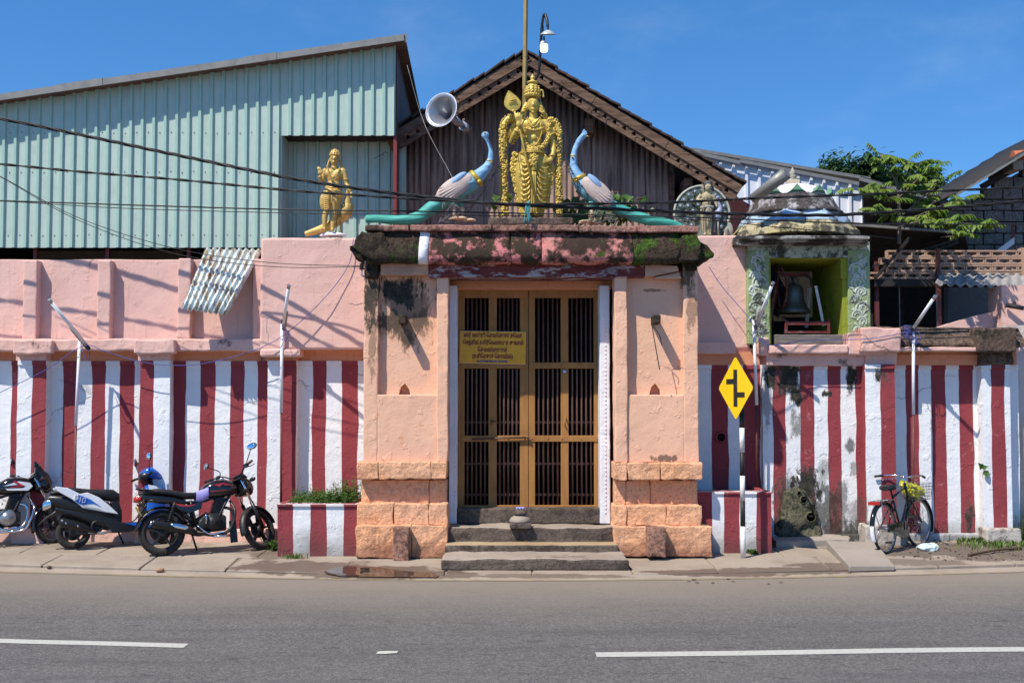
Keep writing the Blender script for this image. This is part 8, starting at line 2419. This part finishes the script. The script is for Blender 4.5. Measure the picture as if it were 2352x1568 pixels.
# bright young tree in the yard and dark trees far behind
rr = random.Random(77)
YT_ = 1.05
tr = thing('young_tree', 'slender young tree with drooping bright green leaf sprays growing from the shelter roof', 'tree', P(2065, 540, YT_))
def TV(x, y, d=0.): return P(x, y, YT_ + d)
st_ = MB(); lf = MB()
trunk = bez([TV(2065, 560), TV(2066, 510), TV(2064, 450), TV(2058, 420), TV(2040, 385), TV(2020, 355)], 6)
st_.tube(trunk, lerps([.028, .008], len(trunk)), 7)
sprays = []
def branch(pts, r0):
    p = bez(pts, 6); st_.tube(p, lerps([r0, .004], len(p)), 5); return p
bs = [branch([TV(2064, 455), TV(2090, 430, -.1), TV(2120, 400, -.2), TV(2140, 385, -.3)], .012), branch([TV(2066, 500), TV(2100, 470, .1), TV(2130, 445, .2), TV(2170, 410, .2)], .012), branch([TV(2064, 470), TV(2040, 455, -.2), TV(2005, 440, -.3), TV(1965, 432, -.4)], .009),
      branch([TV(2064, 515), TV(2110, 500, -.2), TV(2160, 480, -.3), TV(2210, 455, -.3)], .012), branch([TV(2064, 520), TV(2130, 505, -.3), TV(2180, 500, -.3), TV(2230, 498, -.2)], .010), branch([TV(2062, 440), TV(2080, 415, .2), TV(2100, 380, .2), TV(2115, 372, .2)], .008),
      branch([TV(2056, 415), TV(2070, 390, .1), TV(2085, 370, .0)], .007), branch([TV(2066, 505), TV(2040, 490, -.3), TV(2015, 480, -.4)], .007), branch([TV(2066, 515), TV(2120, 490, -.4), TV(2165, 470, -.45)], .008), branch([TV(2066, 520), TV(2110, 515, -.4), TV(2160, 512, -.5), TV(2190, 500, -.5)], .008), branch([TV(2160, 545, -.5), TV(2200, 540, -.6), TV(2240, 520, -.6), TV(2255, 515, -.6)], .006)]
def spray(c, d, L):
    """a leaf stalk with paired leaflets hanging either side"""
    d = d.normalized(); p = [c, c + d * L * .5 + Vector((0, 0, -.02)), c + d * L + Vector((0, 0, -.25 * L))]
    q = bez(p, 7); st_.tube(q, .003, 4, False)
    for i in range(2, len(q)):
        s = d.cross(Vector((0, 0, 1))); s = s.normalized() if s.length > .01 else Vector((0, 1, 0))
        for sg_ in (-1, 1):
            leaf_blade(lf, q[i], s * sg_ * rr.uniform(.4, .9) + d * .55 + Vector((0, 0, -rr.uniform(.5, 1.2))), Vector((rr.uniform(-.3, .3), -.4, 1)), rr.uniform(.06, .10), rr.uniform(.022, .036))
for p in bs + [trunk[12:]]:
    n_ = max(5, int(len(p) * .75))
    for k in range(n_):
        i = rr.randrange(int(len(p) * .3), len(p))
        a = rr.uniform(0, 6.283)
        spray(p[i], Vector((math.cos(a), math.sin(a) * .7, rr.uniform(.0, .6))), rr.uniform(.14, .26))
    spray(p[-1], p[-1] - p[-3], .28)
st_.build('trunk', mBark, tr); tag(lf.build('foliage', mLeafT, tr), kind='stuff')
def far_tree(label, cx, cy, Y_, rx, rz, n, seed, base):
    rr = random.Random(seed)
    root = thing('distant_tree', label, 'tree', P(cx, base, Y_), 'dark trees behind the roofs')
    c = P(cx, cy, Y_); s_ = pscale(Y_)
    st_ = MB(); b0 = P(cx, base, Y_); b0.z = 0
    st_.tube([b0, c], [.2, .08], 8)
    lf = MB()
    cl = [(Vector((rr.uniform(-1, 1) * rx * s_, rr.uniform(-1, 1) * rx * s_ * .7, rr.uniform(-1, 1) * rz * s_)), rr.uniform(.25, .42)) for _ in range(34)]
    for o, r_ in cl: st_.tube([c + Vector((0, 0, -rz * s_)), c + o], [.04, .012], 5, False)
    for k in range(n):
        o, r_ = cl[rr.randrange(len(cl))]
        q = c + o + Vector((max(-.9, min(.9, rr.gauss(0, .4))), max(-.9, min(.9, rr.gauss(0, .4))), max(-.8, min(.8, rr.gauss(0, .35))))) * r_
        a = rr.uniform(0, 6.28)
        leaf_blade(lf, q, Vector((math.cos(a), math.sin(a), rr.uniform(-.8, .3))), Vector((rr.uniform(-.5, .5), -.3, 1)), rr.uniform(.13, .2), rr.uniform(.05, .075))
    st_.build('trunk', mBark, root); tag(lf.build('crown', mLeafD, root), kind='stuff')
far_tree('dark green bushy treetop just above the white shed roof edge', 1955, 398, 11, 62, 26, 5200, 5, 600)
far_tree('dark green treetop behind the bright young tree', 2100, 432, 11.5, 58, 34, 4800, 9, 600)
# weeds in the left planter, tufts and grass
def weeds(name, label, cat, pts, h, n, seed, mleaf=mLeaf, blade=False):
    rr = random.Random(seed); m = MB()
    for k in range(n):
        x, y, z = pts(rr)
        if blade:
            d = Vector((rr.uniform(-.6, .6), rr.uniform(-.6, .6), 1)).normalized(); L = h * rr.uniform(.4, 1.1); w = .004 + L * .025
            s = Vector((-d.y, d.x, 0)); s = s.normalized() if s.length > .01 else Vector((1, 0, 0))
            b = Vector((x, y, z)); mid = b + d * L * .6; tip = b + d * L + Vector((d.x, d.y, -.4)) * L * .4
            m.add([b - s * w, b + s * w, mid + s * w * .8, mid - s * w * .8, tip], [(0, 1, 2, 3), (3, 2, 4)], True)
        else:
            b = Vector((x, y, z)); H = h * rr.uniform(.2, 1.0) ** 1.3; t = b + Vector((rr.uniform(-.4, .4) * H, rr.uniform(-.4, .4) * H, H))
            m.tube([b, t], .0022, 3, False)
            for j in range(rr.randint(3, 6)):
                q = b.lerp(t, rr.uniform(.35, 1)); a = rr.uniform(0, 6.28)
                leaf_blade(m, q, Vector((math.cos(a), math.sin(a), rr.uniform(-.2, .7))), Vector((0, -.2, 1)), rr.uniform(.022, .05), rr.uniform(.02, .035))
    o = m.build(name, mleaf); return tag(o, label, cat, kind='stuff')
x0, x1, Yf, z1 = pl1
weeds('planter_weeds', 'bushy green weeds growing in the left striped planter', 'weeds', lambda r: (r.uniform(x0 + .12, x1 - .05), r.uniform(Yf + .09, Yf + .75), z1 - .05), .20, 520, 3)
weeds('planter_weeds', 'tall sprig of weeds at the gate end of the left planter', 'weeds', lambda r: (r.gauss(x1 - .15, .10), r.gauss(Yf + .4, .1), z1 - .05), .34, 90, 4)
g1 = G(632, 1262); weeds('wall_weeds', 'small green tuft at the foot of the left planter corner', 'weeds', lambda r: (r.gauss(g1.x, .035), r.gauss(g1.y - .01, .03), g1.z), .12, 50, 6)
g2 = G(676, 1281); weeds('grass_tuft', 'low grass tuft at the foot of the left planter front', 'grass', lambda r: (r.gauss(g2.x, .06), r.gauss(g2.y - .02, .03), g2.z), .08, 90, 7, mGrass, True)
g3 = G(1730, 1271); weeds('wall_weeds', 'tiny weed at the foot of the right planter', 'weeds', lambda r: (r.gauss(g3.x, .03), r.gauss(g3.y - .02, .02), g3.z), .06, 25, 8)
def gp(r):
    px, py = r.gauss(2300, 50), r.gauss(1240, 9)
    q = G(min(2420, max(2200, px)), min(1264, max(1222, py))); return q.x, min(q.y, -.18), q.z
weeds('grass_patch', 'patch of rough green grass at the foot of the far right wall', 'grass', gp, .085, 2600, 9, mGrass, True)
def gp2(r):
    q = G(r.gauss(2340, 18), r.gauss(1228, 5)); return q.x, min(q.y, -.2), q.z
weeds('bushy_weed', 'leafy weed bush at the right edge by the wall foot', 'weeds', gp2, .38, 200, 10)
q = P(2256, 1075, -.18)
m = MB(); leaf_blade(m, q, Vector((-.5, -.4, .6)), Vector((0, -1, .3)), .10, .08, True); leaf_blade(m, q + Vector((.03, 0, -.03)), Vector((.3, -.4, -.9)), Vector((0, -1, .3)), .10, .08, True); leaf_blade(m, q, Vector((.6, -.4, .3)), Vector((0, -1, .3)), .08, .06, True)
tag(m.build('wall_seedling', mLeaf, kind='stuff'), 'tiny seedling sprouting from the far right wall', 'plant')
# litter
m = MB(); g = G(2130, 1263); m.ell(g + Vector((0, 0, .03)), (.12, .09, .05), None, 24, 14); m.rough(.035, 9, 0, 2); m.rough(.014, 25, 0, 3)
tag(m.build('plastic_bag', mBag2, smooth=False), 'pale green crumpled plastic bag on the ground below the bicycle front wheel', 'bag')
m = MB(); g = G(368, 1308); g.z = surfz(g.x, g.y); m.ell(g + Vector((0, 0, .012)), (.05, .035, .028), None, 14, 9); m.rough(.008, 14); tag(m.build('pebble', mPebble), 'rounded tan stone at the pavement edge below the motorcycles', 'stone')
m = MB(); g = G(113, 1299); g.z = surfz(g.x, g.y); m.ell(g + Vector((0, 0, .006)), (.03, .025, .02), None, 12, 8); m.rough(.006, 14); tag(m.build('pebble', mDebris), 'small dark stone at the pavement edge at far left', 'stone')
m = MB(); g = G(838, 1309); m.box(g.x - .05, g.x + .05, g.y - .03, g.y + .02, g.z + .012, g.z + .035); tag(m.build('litter_box', mAmber, bevel=.006), 'tiny dark box lying in the puddle', 'litter')
rr = random.Random(31); m = MB()
for k in range(150):
    if k < 120: g = G(rr.uniform(2070, 2352), rr.uniform(1240, 1288))
    elif k < 150: g = G(rr.uniform(1930, 2050), rr.uniform(1235, 1262))
    else: g = G(rr.uniform(600, 1000), rr.uniform(1285, 1310))
    a = rr.uniform(0, 3.14); L = rr.uniform(.008, .03)
    m.obox(g + Vector((0, 0, .006)), (L, L * rr.uniform(.3, .8), .008), Euler((rr.uniform(-.4, .4), rr.uniform(-.4, .4), a)).to_matrix())
tag(m.build('ground_litter', mDebris), 'scattered dry leaves and bits on the pavement at right', 'litter', kind='stuff')
g = G0(1700, 1337); m = MB()
for k in range(9):
    q = G0(1560 + rr.uniform(0, 240), rr.uniform(1331, 1341)); leaf_blade(m, q + Vector((0, 0, .006)), Vector((rr.uniform(-1, 1), rr.uniform(-1, 1), .1)), Vector((0, 0, 1)), .05, .035)
tag(m.build('fallen_leaves', mDebris), 'fallen brown leaves on the road edge right of the steps', 'leaves', kind='stuff')
g = G0(889, 1499); m = MB(); m.add([g + Vector((-.08, -.03, .003)), g + Vector((.0, -.045, .006)), g + Vector((.075, -.01, .004)), g + Vector((.08, .03, .010)), g + Vector((.01, .015, .014)), g + Vector((-.07, .035, .006))], [(0, 1, 4, 5), (1, 2, 3, 4)])
tag(m.build('paper_scrap', mFanRim, solid=.001), 'torn pale paper scrap lying on the middle of the road', 'litter')
m = MB(); m.tube(bez([G(2225, 1277) + Vector((0, 0, .015)), G(2290, 1268) + Vector((0, 0, .03)), G(2345, 1262) + Vector((0, 0, .02))], 5), .014, 6); tag(m.build('stick', mDebris), 'dark stick lying on the ground at the right edge', 'stick')

m = MB(); c = P(1656, 1004, -.004); m.lathe([(.075, -.01), (.07, .02), (.052, .022), (.045, -.0)], c, 20, rotx(math.pi / 2)); hp = m.build('drain_pipe', mRd2, rw)
m = MB(); m.lathe([(.051, .016), (.001, .016)], c, 18, rotx(math.pi / 2)); m.build('pipe_mouth', mDark, hp)
